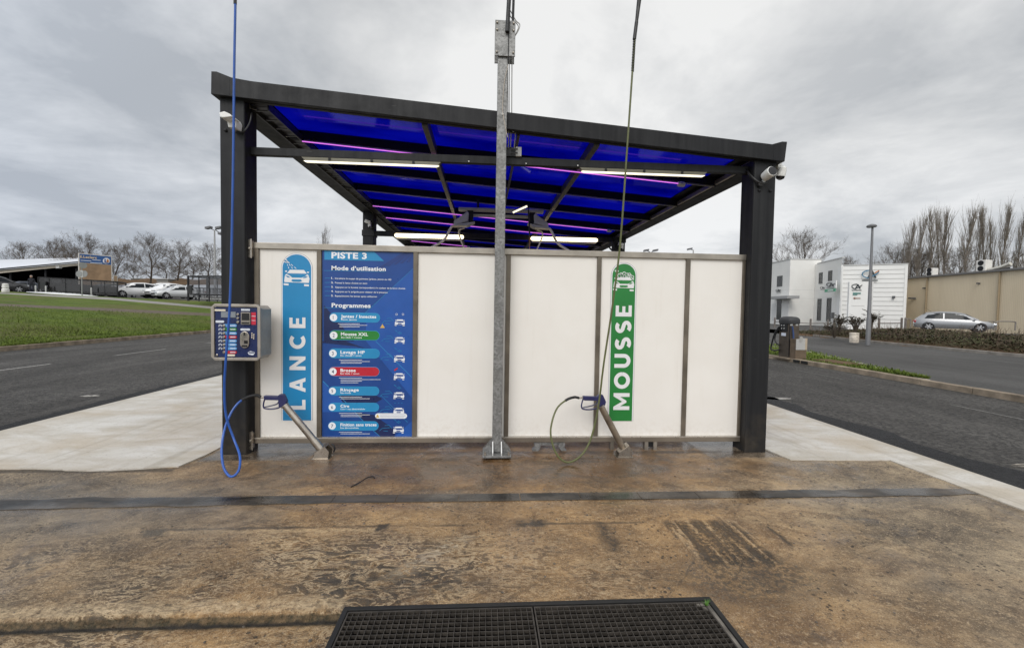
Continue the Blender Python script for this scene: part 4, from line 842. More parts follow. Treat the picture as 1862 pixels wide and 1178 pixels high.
MB().tube([(pv.x-.012, -.285, yp(924, 58, -.29).z), (pv.x+.03, -.285, bz)], .021, 12).build('pivot_tube', M_BLACK, po, smooth=True)
MB().tube([(pv.x+.045, -.24, zpl1-.0), (pv.x+.06, -.24, bz)], .013, 8).build('pivot_tube', M_BLACK, po, smooth=True)
MB().box(pv.x+.0, pv.x+.008, -.268, -.262, zpl0, zpl1-.08).build('plate_seam', M_DARK, po)
hb = yp(428, 0, -.52); hg = yp(1160, 0, -.5)
BLX, GRX = hb.x-.0, hg.x+.08
for xx, zz in ((BLX, bz-.02), (GRX, bz-.1)): MB().tube([(pv.x+.03, -.285, zz+.05), (xx, -.5, zz)], .02, 10).build('boom_arm', M_BLACK, po, smooth=True)
# cables beside the pole and the junction box on the crossbar
jb = MB(); a = yp(937, 291, -.02); c = yp(948, 270, -.02); jb.box(a.x, c.x, -.06, .02, 3.166, c.z); jo = jb.build('junction_box', mat('box_grey', (.34, .34, .33), .5), bevel=.004); tag(jo, 'small grey junction box on the front crossbar beside the pole', 'junction box')
MB().box(a.x-.11, a.x-.001, -.05, .02, 3.166, c.z-.005).build('cable_gland', M_BLACK, jo, org=(0, 0, 0))
for zz in (.3, .7): MB().tube([(a.x+.015, -.06, 3.166+(c.z-3.166)*zz), (a.x+.02, -.075, 3.17+(c.z-3.166)*zz), (a.x-.05, -.07, 3.16+(c.z-3.166)*zz)], .006, 6).build('plug', M_BLACK, jo, org=(0, 0, 0))
M_CABLE = mat('pale_cable', (.30, .295, .28), .4)
for k, px in enumerate(([(926, 105, -.15), (926, 220, -.15), (929, 240, -.12), (928, 268, -.06)], [(931, 105, -.15), (931, 230, -.15), (937, 238, -.13), (935, 270, -.05)], [(923, 115, -.15), (923.5, 220, -.15), (925, 245, -.12), (924, 270, -.06)])):
    o = MB().tube(spline([yp(u, v, y_) for u, v, y_ in px], 6), .0055, 6).build('pole_cable', M_CABLE, smooth=True)
    tag(o, ['pale cable down the pole side, middle one of three', 'pale cable down the pole side, rightmost with a kink above the box', 'pale cable down the pole side, closest to the steel'][k], 'cable', 'cables beside the galvanised pole')
o = MB().tube(spline([yp(u, v, -.25) for u, v in ((924, 118), (917, 150), (914, 190), (914.5, 207), (919, 232), (923, 250))], 6), .0035, 6).build('clipped_wire', mat('tan_wire', (.46, .40, .33), .5), smooth=True); tag(o, 'thin tan wire looping over the pole face through a clip', 'wire')
q = yp(914, 208, -.243); MB().lathe([(.012, 0), (.012, .006), (.006, .008)], q, 12, (0, -1, 0)).build('clip', M_GREYP, o, org=(0, 0, 0))
for k, px in enumerate(([(928, 20), (938, 38), (945, 45), (943, 55), (936, 67)], [(927, 25), (929, 32), (942, 47), (940, 58), (935, 68)])):
    o = MB().tube(spline([yp(u, v, -.23) for u, v in px], 6), .005, 6).build('boom_cable', M_CABLE, smooth=True); tag(o, ['outer bowed cable beside the pole head plate', 'inner bowed cable beside the pole head plate'][k], 'cable')
# ================================================================== lances, holders, hoses
M_GUN = mat('gun_blue', (.018, .020, .085), .38, var=.15, vs=30); M_GRN_H = mat('hose_green', (.095, .105, .035), .5, var=.15, vs=12); M_BLU_H = mat('hose_blue', (.018, .085, .36), .4, var=.12, vs=9)
def holder(bx, u_top, v_top, label, m_, wide):
    y_ = -.22; top = yp(u_top, v_top, y_); base = Vector((bx, y_, .075)); d = (top-base).normalized()
    r = thing('lance_holder', label, 'lance holder', (bx, y_, 0), 'sloping steel tubes that hold the wash lances')
    MB().tube([base, top-d*.002], .034, 18).build('tube', m_, r, smooth=True)
    MB().lathe([(.030, -.004), (.0335, .0), (.040, .0), (.040, .012), (.0335, .014), (.030, .014)], top-d*.014, 18, d).build('rim', M_STEEL2, r, smooth=True)
    MB().lathe([(.0295, 0), (.02, .003)], top+d*.0005, 18, d).build('opening', M_BLACK, r)  # black disc paints the dark inside of the tube
    if wide: MB().tube([base+d*.03, base+d*.13], .039, 18).build('collar', M_STEEL2, r, smooth=True)
    b = MB(); b.prism([(bx-.07, .005), (bx+.075, .005), (bx+.085, .075), (bx+.045, .125), (bx-.055, .055)], 'y', y_-.055, y_-.049); b.prism([(bx-.07, .005), (bx+.075, .005), (bx+.085, .075), (bx+.045, .125), (bx-.055, .055)], 'y', y_+.049, y_+.055)
    b.bar((bx-.063, y_, .052), (bx+.047, y_, .128), .10, .006); b.box(bx-.09, bx+.09, y_-.07, y_+.07, -.005, .006); b.build('foot', M_STEEL2, r)
    if wide: MB().tube(arc3((bx+.075, y_, .09), .05, -40, 70), .008, 6).build('rubber_stop', M_BLACK, r)
    return top, d
def arc3(c, r_, a0, a1, n=8): return [(c[0]+r_*math.cos(rad(a0+(a1-a0)*i/n)), c[1], c[2]+r_*math.sin(rad(a0+(a1-a0)*i/n))) for i in range(n+1)]
def gun(top, d, px, label):
    """Trigger gun; px maps the photo's outline points into the plane of the holder."""
    y_ = -.22; P = lambda u, v: yp(u, v, y_)
    g = thing('spray_gun', label, 'spray gun', top, 'blue trigger guns in the lance holders')
    ox, oy = px
    q = lambda L: [((lambda w: (w.x, w.z))(P(ox+a, oy+c))) for a, c in L]
    b = MB(); b.prism(q([(0, -7.5), (25, -6.5), (29, -10), (36, -10), (42, 3), (40, 9), (33, 15), (27, 13), (26.5, 1), (3, .5), (0, -1)]), 'y', y_-.022, y_+.022); b.build('body', M_GUN, g, bevel=.006)
    tg = [P(ox+a, oy+c) for a, c in ((1, -2), (-1.5, 6), (-2, 13), (1, 16.5), (13, 17.5), (26, 15), (31, 10))]
    MB().tube(spline(tg, 4), .0075, 8).build('trigger_guard', M_GUN, g, smooth=True)
    MB().tube(spline([P(ox+a, oy+c) for a, c in ((26, 3), (23, 8), (12, 11.5), (0, 14))], 4), .0065, 8).build('trigger', mat('trigger_steel', (.05, .055, .10), .4), g, smooth=True)
    MB().tube([P(ox+.5, oy-4), P(ox-7, oy-3.5)], .0095, 10).build('coupling', M_STEEL2, g, smooth=True)
    a = P(ox+34, oy+6); MB().tube([a, Vector(top), Vector(top)-d*.25], [.016, .013, .013], 10).build('lance_pipe', M_GUN, g, smooth=True)
    return P(ox-7, oy-3.5)
t1, d1 = holder(.105, 517.5, 736, 'bright steel lance tube with a wide collar, in front of the LANCE sign', M_STEEL2, True)
c1 = gun(t1, d1, (481, 726), 'blue trigger gun in the tube before the LANCE sign')
t2, d2 = holder(3.235, 1092, 737, 'dull brownish steel lance tube in front of the MOUSSE sign', mat('dull_tube', (.26, .215, .165), .42, metal=.8, var=.3, vs=10), False)
c2 = gun(t2, d2, (1059.5, 727), 'blue trigger gun in the tube before the MOUSSE sign')
def hose(name, pts, r_, m_, label, sleeve_n, top=None):
    P = [yp(u, v, y_) for u, v, y_ in pts]
    for p in P: p.z = max(p.z, r_-.002)
    if top: P = top+P
    path = spline(P, 8); k = len(path)-sleeve_n
    o = thing(name, label, 'hose', path[0])
    MB().tube(path[:k+1], r_, 10).build('hose_line', m_, o, smooth=True)
    MB().tube(path[k:], r_*1.45, 10).build('sleeve', M_BLACK, o, smooth=True); return o, path
o, pth = hose('lance_hose', [(428, 0, -.52), (426, 120, -.52), (424, 300, -.52), (421, 460, -.52), (417, 570, -.52), (411, 650, -.52), (408, 705, -.50), (411, 755, -.47), (425, 797, -.47), (436, 828, -.58), (434, 855, -.69), (420, 867, -.725), (407, 850, -.68), (403, 818, -.58), (408, 782, -.48), (419, 753, -.38), (433, 733, -.32), (450, 722, -.26), (466, 718.5, -.23), (474.5, 721.8, -.22)], .0105, M_BLU_H, 'blue hose hanging past the terminal and looping down to the lance gun', 22, [Vector((BLX, -.5, bz-.02)), Vector((BLX, -.515, 4.8))])
MB().tube([Vector((BLX, -.515, 4.8)), yp(427.6, 8, -.52)], .014, 8).build('bend_restrictor', M_BLACK, o, org=ORG[o.name])
o, pth = hose('foam_hose', [(1157, 40, -.5), (1150, 130, -.5), (1141, 260, -.49), (1128, 440, -.46), (1113, 560, -.42), (1098, 660, -.38), (1090, 725, -.36), (1082, 770, -.37), (1070, 808, -.40), (1052, 832, -.44), (1030, 840, -.46), (1012, 825, -.44), (1002, 795, -.40), (1003, 770, -.36), (1013, 742, -.30), (1030, 727, -.26), (1044, 722, -.23), (1052.8, 723.3, -.22)], .0095, M_GRN_H, 'olive green hose hanging before the wall and looping down to the foam gun', 18, [Vector((GRX, -.5, bz-.1)), yp(1163, -10, -.5)])
MB().tube([Vector((GRX, -.5, bz-.1)), yp(1163.5, -10, -.5), yp(1157.5, 40, -.5)], [.022, .022, .015], 10).build('hose_boot', M_BLACK, o, smooth=True, org=ORG[o.name])
MB().tube([yp(1157.5, 40, -.5), yp(1153.5, 72, -.5)], .017, 10).build('swivel', M_BLACK, o, org=ORG[o.name])
a, c = yp(1153.5, 72, -.5), yp(1150, 131, -.5); N = 170
MB().tube([a.lerp(c, i/N)+Vector((.0125*math.cos(i*.75), .0125*math.sin(i*.75), 0)) for i in range(N+1)], .0032, 5).build('spring', M_BLACK, o, smooth=True, org=ORG[o.name])
# ================================================================== security cameras on the posts
def cable(pts, r_, name, par): return MB().tube(spline(pts, 6), r_, 8).build(name, M_BLACK, par, smooth=True)
q = yp(425, 226, -.17)
cam1 = thing('security_camera', 'pale hooded camera high on the left front post, facing away', 'security camera', q)
b = MB(); W_ = lambda u, v, y_: yp(u, v, y_)
b.prism([(p.x, p.z) for p in [yp(u, v, -.22) for u, v in ((414, 219), (417, 233), (430, 234), (432, 222), (429, 216), (421, 213))]], 'y', -.24, -.131); b.build('mount', M_WHITEP, cam1, bevel=.006)
b = MB(); b.prism([(p.x, p.z) for p in [yp(u, v, -.27) for u, v in ((405, 210), (407, 218), (411, 219), (421, 218), (429, 217), (424, 212), (414, 207.5))]], 'y', -.33, -.20); b.build('hood', M_WHITEP, cam1, bevel=.006)
cable([yp(427, 236, -.15), yp(436, 241, -.16), yp(446, 237, -.15), yp(455, 222, -.10), yp(458, 205, -.05), yp(462, 200, .1)], .009, 'cable', cam1)
q = yp(1396, 315, -.15)
cam2 = thing('security_camera', 'white bullet camera with a black round front on the right front post', 'security camera', q)
ax = Vector((.05, -.95, .22)).normalized(); cc = yp(1398, 316, -.22)
MB().lathe([(.03, -.08), (.048, -.06), (.054, .0), (.054, .05), (.050, .055)], cc, 24, ax).build('body', M_WHITEP, cam2, smooth=True)
MB().lathe([(.047, .045), (.047, .058), (.03, .060)], cc, 24, ax).build('lens', mat('lens_black', (.008, .008, .01), .15), cam2, smooth=True)
MB().tube([cc-ax*.05, cc-ax*.05+Vector((.0, .03, -.05)), (cc.x-.0, -.13, cc.z-.075)], .02, 10).build('mount', M_WHITEP, cam2, smooth=True)
cable([yp(1356, 305, -.0), yp(1362, 316, -.08), yp(1373, 327, -.15), yp(1385, 334, -.17), yp(1394, 332, -.15)], .012, 'cable', cam2)
MB().lathe([(.03, 0), (.03, .03), (.015, .035)], yp(1381, 336, -.14), 10, (0, -1, 0)).build('gland', M_BLACK, cam2)
q = yp(1420, 310, -.02)
cam3 = thing('security_camera', 'white dome camera jutting from the outer side of the right front post', 'security camera', q)
MB().lathe([(.02, -.04), (.05, -.035), (.05, .01), (.03, .03)], yp(1415, 303, -.02), 18, (1, 0, .1)).build('mount', M_WHITEP, cam3, smooth=True)
MB().lathe([(.03, .06), (.048, .04), (.05, -.02), (.046, -.05)], yp(1420.5, 313, -.05), 20, (.1, -.1, 1)).build('body', M_WHITEP, cam3, smooth=True)
MB().lathe([(.0455, -.049), (.040, -.07), (.015, -.085)], yp(1420.5, 313, -.05), 20, (.1, -.1, 1)).build('dome', mat('lens_black', (.008, .008, .01)), cam3, smooth=True)
for u, v, lab in ((669, 404, 'small white camera on the left rear post'), (1129, 445, 'small white camera on the right rear post')):
    q = yp(u, v, 4.82); r = thing('security_camera', lab, 'security camera', q)
    b = MB(); b.bar(q+Vector((-.06, -.02, .02)), q+Vector((.05, 0, -.01)), .06, .07); b.build('body', M_WHITEP, r, bevel=.01)
    MB().box(q.x-.0, q.x+.06, q.y-.0, q.y+.06, q.z-.10, q.z+.0).build('mount', M_WHITEP, r, bevel=.006)
    s_ = 1 if u < 900 else -1
    cable([q+Vector((.03, .0, -.09)), q+Vector((.09*s_, -.02, -.13)), q+Vector((.16*s_, 0, -.08)), q+Vector((.19*s_, .02, .06))], .014 if u < 900 else .02, 'cable', r)
for u, v0, v1, s_ in ((1106, 442, 457, 1),):
    o = MB().tube(spline([yp(1109, 441, 4.7), yp(1108, 449, 4.7), yp(1113, 455, 4.7), yp(1121, 456, 4.7)], 5), .018, 8).build('drooping_cable', M_BLACK, smooth=True); tag(o, 'black cable drooping beside the right rear post', 'cable')
# ================================================================== drain grates
M_GRATE = mat('grate_iron', (.050, .043, .036), .6, metal=.2, var=.45, vs=20)
fr_ = MB(); w_ = .022
fr_.box(GX0-.004, GX1+.004, GY1-w_, GY1+.004, -.05, .004); fr_.box(GX0-.004, GX0+w_, -3.5, GY1-w_, -.05, .004); fr_.box(GX1-w_, GX1+.004, -3.5, GY1-w_, -.05, .004)
o = fr_.build('grate_frame', mat('frame_iron', (.014, .0135, .013), .6, metal=.2, var=.3), bevel=.002); tag(o, 'black angle iron frame set in the concrete around the drain', 'frame')
def grate(x0, x1, label):
    r = thing('drain_grate', label, 'grate', ((x0+x1)/2, GY1-.03, 0), 'iron mesh grates over the drain')
    y1, y0 = GY1-.030, -3.49; z1, z0 = .0, -.022
    b = MB(); b.box(x0, x0+.007, y0, y1, z0, z1); b.box(x1-.007, x1, y0, y1, z0, z1); b.box(x0+.007, x1-.007, y1-.007, y1, z0, z1); b.build('rim', M_GRATE, r)
    n = round((x1-x0)/.0305); b = MB()
    for i in range(1, n):
        xx = x0+(x1-x0)*i/n; b.box(xx-.0015, xx+.0015, y0, y1-.007, z0, z1-.001)
    b.build('bearing_bar', M_GRATE, r); b = MB(); k = int((y1-y0)/.0315)
    for i in range(1, k): yy = y1-.0315*i; b.box(x0+.007, x1-.007, yy-.0015, yy+.0015, z0+.004, z1-.002)
    b.build('cross_bar', M_GRATE, r)
grate(GX0+.025, 2.008, 'left mesh drain grate, clean black cells'); grate(2.016, GX1-.045, 'right mesh drain grate with silt along its edge and a green sprig')
b = MB(); b.prism([(GX1-.044, -3.49), (GX1-.024, -3.49), (GX1-.024, GY1-.024), (GX1-.10, GY1-.024), (GX1-.044, GY1-.10)], 'z', -.03, -.004); o = b.build('silt', mat('silt_grey', (.15, .135, .115), .9, var=.4, vs=14)); struct(o, 'stuff')
random.seed(11); b = MB(); q = Vector((GX1-.05, GY1-.06, 0))
for i in range(26):
    a = random.uniform(0, 6.28); r_ = random.uniform(.008, .028); d = Vector((math.cos(a)*r_, math.sin(a)*r_, random.uniform(.01, .035))); s_ = Vector((-d.y, d.x, 0))*.16
    b.add([q-s_, q+s_, q+d], [(0, 1, 2)])
o = b.build('weed_sprig', mat('weed_green', (.07, .17, .02), .6)); tag(o, 'tiny green weed sprouting at the corner of the right drain grate', 'weed')
q = gp(640, 884); o = MB().tube(spline([gp(638, 885, .008), gp(655, 876, .012), gp(668, 868, .02), gp(678, 866, .01), gp(681, 869, .008)], 5), .0045, 6).build('twig', M_DARK, smooth=True); tag(o, 'dark bent twig lying on the wet concrete before the instruction board', 'twig')
random.seed(21); b = MB()
for i in range(220):
    x, y = random.uniform(-3, 5.8), random.uniform(-3.0, -.2)
    if GX0-.05 < x < GX1+.05 and y < GY1+.05: continue
    r_ = random.uniform(.003, .011); z_ = pad_z(x, y); n_ = 6
    b.lathe([(r_*.8, -.001), (r_, r_*.25), (r_*.5, r_*.6)], (x, y, z_), 6, (random.uniform(-.3, .3), random.uniform(-.3, .3), 1))
struct(b.build('grit', mat('grit_stone', (.12, .10, .08), .9, var=.6, vs=60), smooth=True), 'stuff')
# ================================================================== background, right: bank building and shed
def plan(u, Z): return colpt(u, Z)
def vec2(p): return Vector((p[0], p[1]))
M_RENDER = mat('white_render', (.72, .71, .68), .85, var=.05, vs=.6, spec=.2); M_SIDING = mat('white_siding', (.74, .735, .715), .6, var=.04, vs=.8, spec=.3)
M_GLASSD = mat('dark_window', (.035, .038, .042), .15, var=.3, vs=.8, spec=.25); M_FRAMED = mat('window_frame_grey', (.075, .078, .082), .5); M_TAN = None
M_LOGO = mat('logo_dark', (.022, .030, .036), .4); M_TEAL = mat('logo_teal', (.02, .20, .22), .4); M_LGREEN = mat('logo_green', (.03, .30, .16), .4); M_LORANGE = mat('logo_orange', (.46, .17, .04), .4)
class Face:      # a vertical wall plane through two plan points; P(u,v,off) puts photo pixel (u,v) on that wall
    def __init__(s, a, b):
        s.a = Vector((a[0], a[1], 0)); s.b = Vector((b[0], b[1], 0)); s.d = (s.b-s.a).normalized(); s.n = Vector((s.d.y, -s.d.x, 0))
        if s.n.dot(CAM-s.a) < 0: s.n = -s.n
    def P(s, u, v, off=0.):
        r_ = ray(u, v); o = s.a+s.n*off; k = (o-CAM).dot(s.n)/r_.dot(s.n); return CAM+r_*k
    def quad(s, mb, u0, u1, v0, v1, off=.03, th=.05):
        a, c = s.P(u0, (v0+v1)/2, off), s.P(u1, (v0+v1)/2, off); zt = s.P((u0+u1)/2, v0, off).z; zb_ = s.P((u0+u1)/2, v1, off).z
        s.rect(mb, a, c, zb_, zt, th); return a, c, zb_, zt
    def rect(s, mb, a, c, z0, z1, th=.05):
        a = Vector(a); c = Vector(c); n = s.n*th
        mb.prism([(a.x, a.y), (c.x, c.y), (c.x-n.x, c.y-n.y), (a.x-n.x, a.y-n.y)], 'z', z0, z1)
    def flatpoly(s, mb, px, off, th=.03):
        F_ = [s.P(u, v, off) for u, v in px]; B_ = [p-s.n*th for p in F_]; n = len(px)
        mb.add(F_+B_, [list(range(n)), list(range(2*n-1, n-1, -1))]+[(i, (i+1) % n, n+(i+1) % n, n+i) for i in range(n)])
    def stroke(s, mb, px, wpx, off, th=.03):
        n = len(px)
        for (u0, v0), (u1, v1) in zip(px[:-1], px[1:]):
            d = Vector((u1-u0, v1-v0)); L = d.length or 1; nn = Vector((-d.y, d.x))/L*wpx/2
            s.flatpoly(mb, [(u0+nn.x, v0+nn.y), (u1+nn.x, v1+nn.y), (u1-nn.x, v1-nn.y), (u0-nn.x, v0-nn.y)], off, th)
def block(name, pts, z0, z1, m, par): return MB().prism(pts, 'z', z0, z1).build(name, m, par, bevel=.02)
def window(fc, par, u0, u1, v0, v1, frame=M_FRAMED, mull=None):
    b = MB(); a, c, zb_, zt = fc.quad(b, u0, u1, v0, v1, .02, .12); w = b.build('window', M_GLASSD, par)
    b = MB(); t_ = .09; d = fc.d if (c-a).dot(fc.d) > 0 else -fc.d; a2, c2 = a+fc.n*.02, c+fc.n*.02
    fc.rect(b, a2, c2, zt-t_, zt+.02, .1); fc.rect(b, a2, c2, zb_-.02, zb_+t_, .1); fc.rect(b, a2, a2+d*t_, zb_+t_, zt-t_, .1); fc.rect(b, c2-d*t_, c2, zb_+t_, zt-t_, .1)
    if mull: q = a2.lerp(c2, mull); fc.rect(b, q-d*.04, q+d*.04, zb_+t_, zt-t_, .1)
    b.build('frame', frame, w, org=ORG[w.name]); return w
def ca_logo(fc, par, cx, cy, s, off=.12, colour=False, name='logo'):
    """Oval swoosh round a letter A over a thick underline; s = half width in photo pixels."""
    A = MB(); fc.stroke(A, [(cx-.28*s, cy+.42*s), (cx+.18*s, cy-.40*s), (cx+.62*s, cy+.42*s)], .22*s, off)
    fc.stroke(A, [(cx-s, cy+.70*s), (cx+.85*s, cy+.70*s)], .13*s, off)
    A.build(name, M_LOGO, par); b = MB()
    fc.stroke(b, [(cx+.1*s+.95*s*math.cos(rad(a))*.98-.15*s, cy-.02*s+.45*s*math.sin(rad(a))) for a in range(95, 285, 14)], .13*s, off+.02)
    fc.stroke(b, [(cx-.1*s, cy+.30*s), (cx+.45*s, cy+.1*s), (cx+1.0*s, cy-.30*s)], .14*s, off+.02)
    b.build(name+'_swoosh', mat('logo_swoosh', (.05, .16, .26), .4) if colour else M_LOGO, par)
    if colour:
        b = MB(); fc.stroke(b, [(cx+.5*s, cy-.18*s), (cx+1.02*s, cy-.45*s)], .13*s, off+.025); b.build(name+'_stripe', M_LORANGE, par)
gz = .0
# corner points (u, depth)
cC0, cC1, cB1, cA0, cA1 = plan(1375, 58), plan(1433, 50), plan(1489, 50), plan(1482, 49.4), plan(1527, 43.8)
cS0, cS1 = plan(1528, 43.6), plan(1646.5, 41.3)
fC, fB, fA, fS = Face(cC0, cC1), Face(cC1, cB1), Face(cA0, cA1), Face(cS0, cS1)
zB, zA, zS = fB.P(1460, 471.8).z, fA.P(1515, 473.).z, fS.P(1590, 482).z
bank = thing('bank_building', 'white two storey bank building with a ribbed annex and oval swoosh logos', 'building', (cB1[0], cB1[1], PZ))
back = Vector((.45, .9, 0))*14
def ext(p, k=14): return (p[0]+.35*k, p[1]+.94*k)
block('wall', [cC0, cC1, cB1, ext(cB1), ext(cC0)], gz, zB, M_RENDER, bank)
block('wall', [cA0, cA1, ext(cA1, 12), ext(cA0, 5)], gz, zA, M_RENDER, bank)
sw = block('annex_wall', [cS0, cS1, ext(cS1, 9), ext(cS0, 9)], gz, zS, M_SIDING, bank)
def coping(fc, a, c, z, par, m_=None):
    b = MB(); n = fc.n*.06; a = Vector((*a, 0)); c = Vector((*c, 0)); b.prism([(a.x+n.x, a.y+n.y), (c.x+n.x, c.y+n.y), (c.x-4*n.x, c.y-4*n.y), (a.x-4*n.x, a.y-4*n.y)], 'z', z+.002, z+.09); b.build('coping', m_ or mat('coping_grey', (.5, .5, .49), .5), par)
coping(fC, cC0, cC1, zB, bank); coping(fB, cC1, cB1, zB, bank); coping(fA, cA0, cA1, zA, bank); coping(fS, cS0, cS1, zS, bank)
# siding ribs: 13 horizontal joints
b = MB()
for k in range(14):
    v = 491.5+7.9*k; vr = 489.5+8.35*k
    pl = [fS.P(1531, v, .012), fS.P(1645, vr, .012)]; b.obox((pl[0]+pl[1])/2, (pl[1]-pl[0])/2, fS.n*.012, (0, 0, .022))
b.build('rib', mat('rib_line', (.42, .415, .40), .7), sw)  # joint strips in a darker grey than the siding
b = MB(); fS.quad(b, 1527.5, 1531, 482, 592, .05, .1); b.build('corner_trim', M_SIDING, bank); b = MB(); fS.quad(b, 1643.5, 1646.5, 482, 595, .05, .1); b.build('corner_trim', M_SIDING, bank)
for q in ((1413, 1422.5, 502, 520.5),): window(fC, bank, *q, mull=.5)
dr = MB(); a, c, z0_, z1_ = fC.quad(dr, 1412, 1420.5, 545, 581, .02, .12); dr.build('door', M_GLASSD, bank)
dr = MB(); fC.quad(dr, 1404, 1410, 552, 583, .02, .12); dr.build('door', mat('door_white', (.6, .6, .58), .5), bank)
b = MB(); fC.quad(b, 1395, 1431.5, 538.5, 543.5, 1.1, 1.3); b.build('porch_roof', mat('porch_grey', (.30, .30, .30), .5), bank)
for q in ((1489, 1495.5, 496, 515.5), (1506, 1513, 492.5, 511)): window(fA, bank, *q)
for q in ((1486, 1493, 543.5, 582.5), (1503, 1511, 542, 584)): window(fA, bank, *q)
b = MB(); fA.quad(b, 1511.5, 1516.5, 568, 579, .04, .08); b.build('wall_vent', M_FRAMED, bank)
for fc, ln_ in ((fB, (527, 542.5)), (fC, (528,)), (fA, (526, 540))):
    b = MB()
    for v in ln_:
        us = (1434, 1488) if fc is fB else ((1404, 1432) if fc is fC else (1484, 1526)); fc.quad(b, us[0], us[1], v, v+.35, .006, .01)
    b.build('render_joint', mat('joint_grey', (.52, .515, .50), .8), bank)
ca_logo(fC, bank, 1415, 528, 4.6, name='logo')
ca_logo(fA, bank, 1495.5, 523.5, 4.5, .35, name='logo')
b = MB(); fA.quad(b, 1502, 1520, 511, 524.5, .9, .08); b.build('projecting_sign', M_SIDING, bank); ca_logo(fA, bank, 1510, 517.5, 7.5, .95, name='sign_logo')
b = MB(); fA.quad(b, 1499.5, 1518, 525.5, 530.5, .9, .08); gs = b.build('projecting_sign', M_LGREEN, bank); b = MB(); fA.quad(b, 1505, 1514.5, 527, 529, .93, .02); b.build('sign_text', M_SIDING, gs, org=ORG[gs.name])
ca_logo(fS, bank, 1583, 499, 15.5, .22, True, 'annex_logo')
b = MB(); fS.quad(b, 1624, 1628, 538, 542.5, .3, .28); b.build('wall_lamp', M_FRAMED, bank)
b = MB(); fS.quad(b, 1529.5, 1531.5, 484, 590, .14, .1); b.build('downpipe', M_SIDING, bank)
# totem in front of the annex
T0, T1 = plan(1541.5, 38.5), plan(1577, 38.2); fT = Face(T0, T1); zt0 = fT.P(1560, 512.5).z
tt = thing('totem_sign', 'white totem panel with bank swoosh, green label and orange arrow before the ribbed annex', 'sign', (*T0, .3))
b = MB(); fT.rect(b, Vector((*T0, 0)), Vector((*T1, 0)), .2, zt0, .25); b.build('panel', M_SIDING, tt, bevel=.02)
b = MB(); fT.rect(b, Vector((*T1, 0))+fT.d*.01, Vector((*T1, 0))+fT.d*.35, .2, zt0, .28); b.build('side_panel', mat('totem_side', (.62, .61, .59), .6), tt)
ca_logo(fT, tt, 1558.5, 521, 9.5, .04, name='logo')
b = MB(); fT.quad(b, 1551, 1559, 531.8, 536.8, .04, .03); fT.quad(b, 1559.2, 1565.5, 532, 534.5, .04, .03); b.build('label', mat('totem_teal', (.10, .22, .20), .5, var=.3, vs=30), tt)
b = MB(); fT.stroke(b, [(1554, 542.3), (1564.5, 542.3)], 1.4, .04); fT.flatpoly(b, [(1551.2, 542.3), (1555.2, 540), (1555.2, 544.6)], .04); b.build('arrow', mat('arrow_brown', (.26, .12, .075), .5), tt)
b = MB(); fT.quad(b, 1548, 1572, 555.4, 556, .02, .02); b.build('joint', mat('joint_grey', (.5, .5, .5)), tt)
# long tan shed, wall running away from the camera
mt, t, bs_ = new_mat('tan_cladding'); p = t.pos(); X, Y, Z = t.sep(p)
wv = t.m('ADD', t.m('MULTIPLY', t.m('SINE', t.m('MULTIPLY', Y, 48)), .5), .5)
c = t.mix(t.ramp(wv, .2, .8), (.60, .505, .36), (.645, .545, .395)); c = t.mix(t.ramp(t.noise(t.scale(p, 1, 1, .25), .9, 5, .6), .45, .7, 0, .35), c, (.50, .41, .28))
t.l.new(c, bs_.inputs['Base Color']); bs_.inputs['Roughness'].default_value = .65; bs_.inputs['Specular IOR Level'].default_value = .3; t.l.new(t.bump(wv, .35, .02), bs_.inputs['Normal']); M_TAN = mt
S0, S1 = plan(1640, 44.2), plan(1935, 30.6); fN = Face(S0, S1); zN = (fN.P(1645, 509).z+fN.P(1850, 489.5).z)/2
shed = thing('warehouse_shed', 'long low shed with ribbed tan cladding and thin grey roof edge', 'building', (*S1, PZ))
bk = Vector((fN.n.x, fN.n.y))*-22; far_ = vec2(S0)-(vec2(S1)-vec2(S0)).normalized()*10
block('wall', [tuple(far_), S1, tuple(vec2(S1)+bk), tuple(far_+bk)], gz, zN, M_TAN, shed)
b = MB(); n_ = fN.n*.25; a = Vector((*far_, 0)); c = Vector((*S1, 0)); b.prism([(a.x+n_.x, a.y+n_.y), (c.x+n_.x, c.y+n_.y), (c.x+bk.x, c.y+bk.y), (a.x+bk.x, a.y+bk.y)], 'z', zN+.003, zN+.16); b.build('roof', mat('shed_roof', (.15, .145, .14), .6), shed)
for u in (1684, 1815.5):
    q = fN.P(u, 540, .1); MB().tube([(q.x, q.y, gz), (q.x, q.y, zN-.02)], .07, 8).build('downpipe', mat('tan_pipe', (.30, .23, .14), .6), shed)
b = MB(); fN.quad(b, 1651, 1656, 541, 543.5, .5, .5); b.build('flood_lamp', M_FRAMED, shed); b = MB(); fN.quad(b, 1775, 1778, 514, 516.5, .2, .2); b.build('flood_lamp', M_FRAMED, shed); b = MB(); fN.quad(b, 1677, 1679.5, 523, 525, .2, .2); b.build('flood_lamp', M_FRAMED, shed)
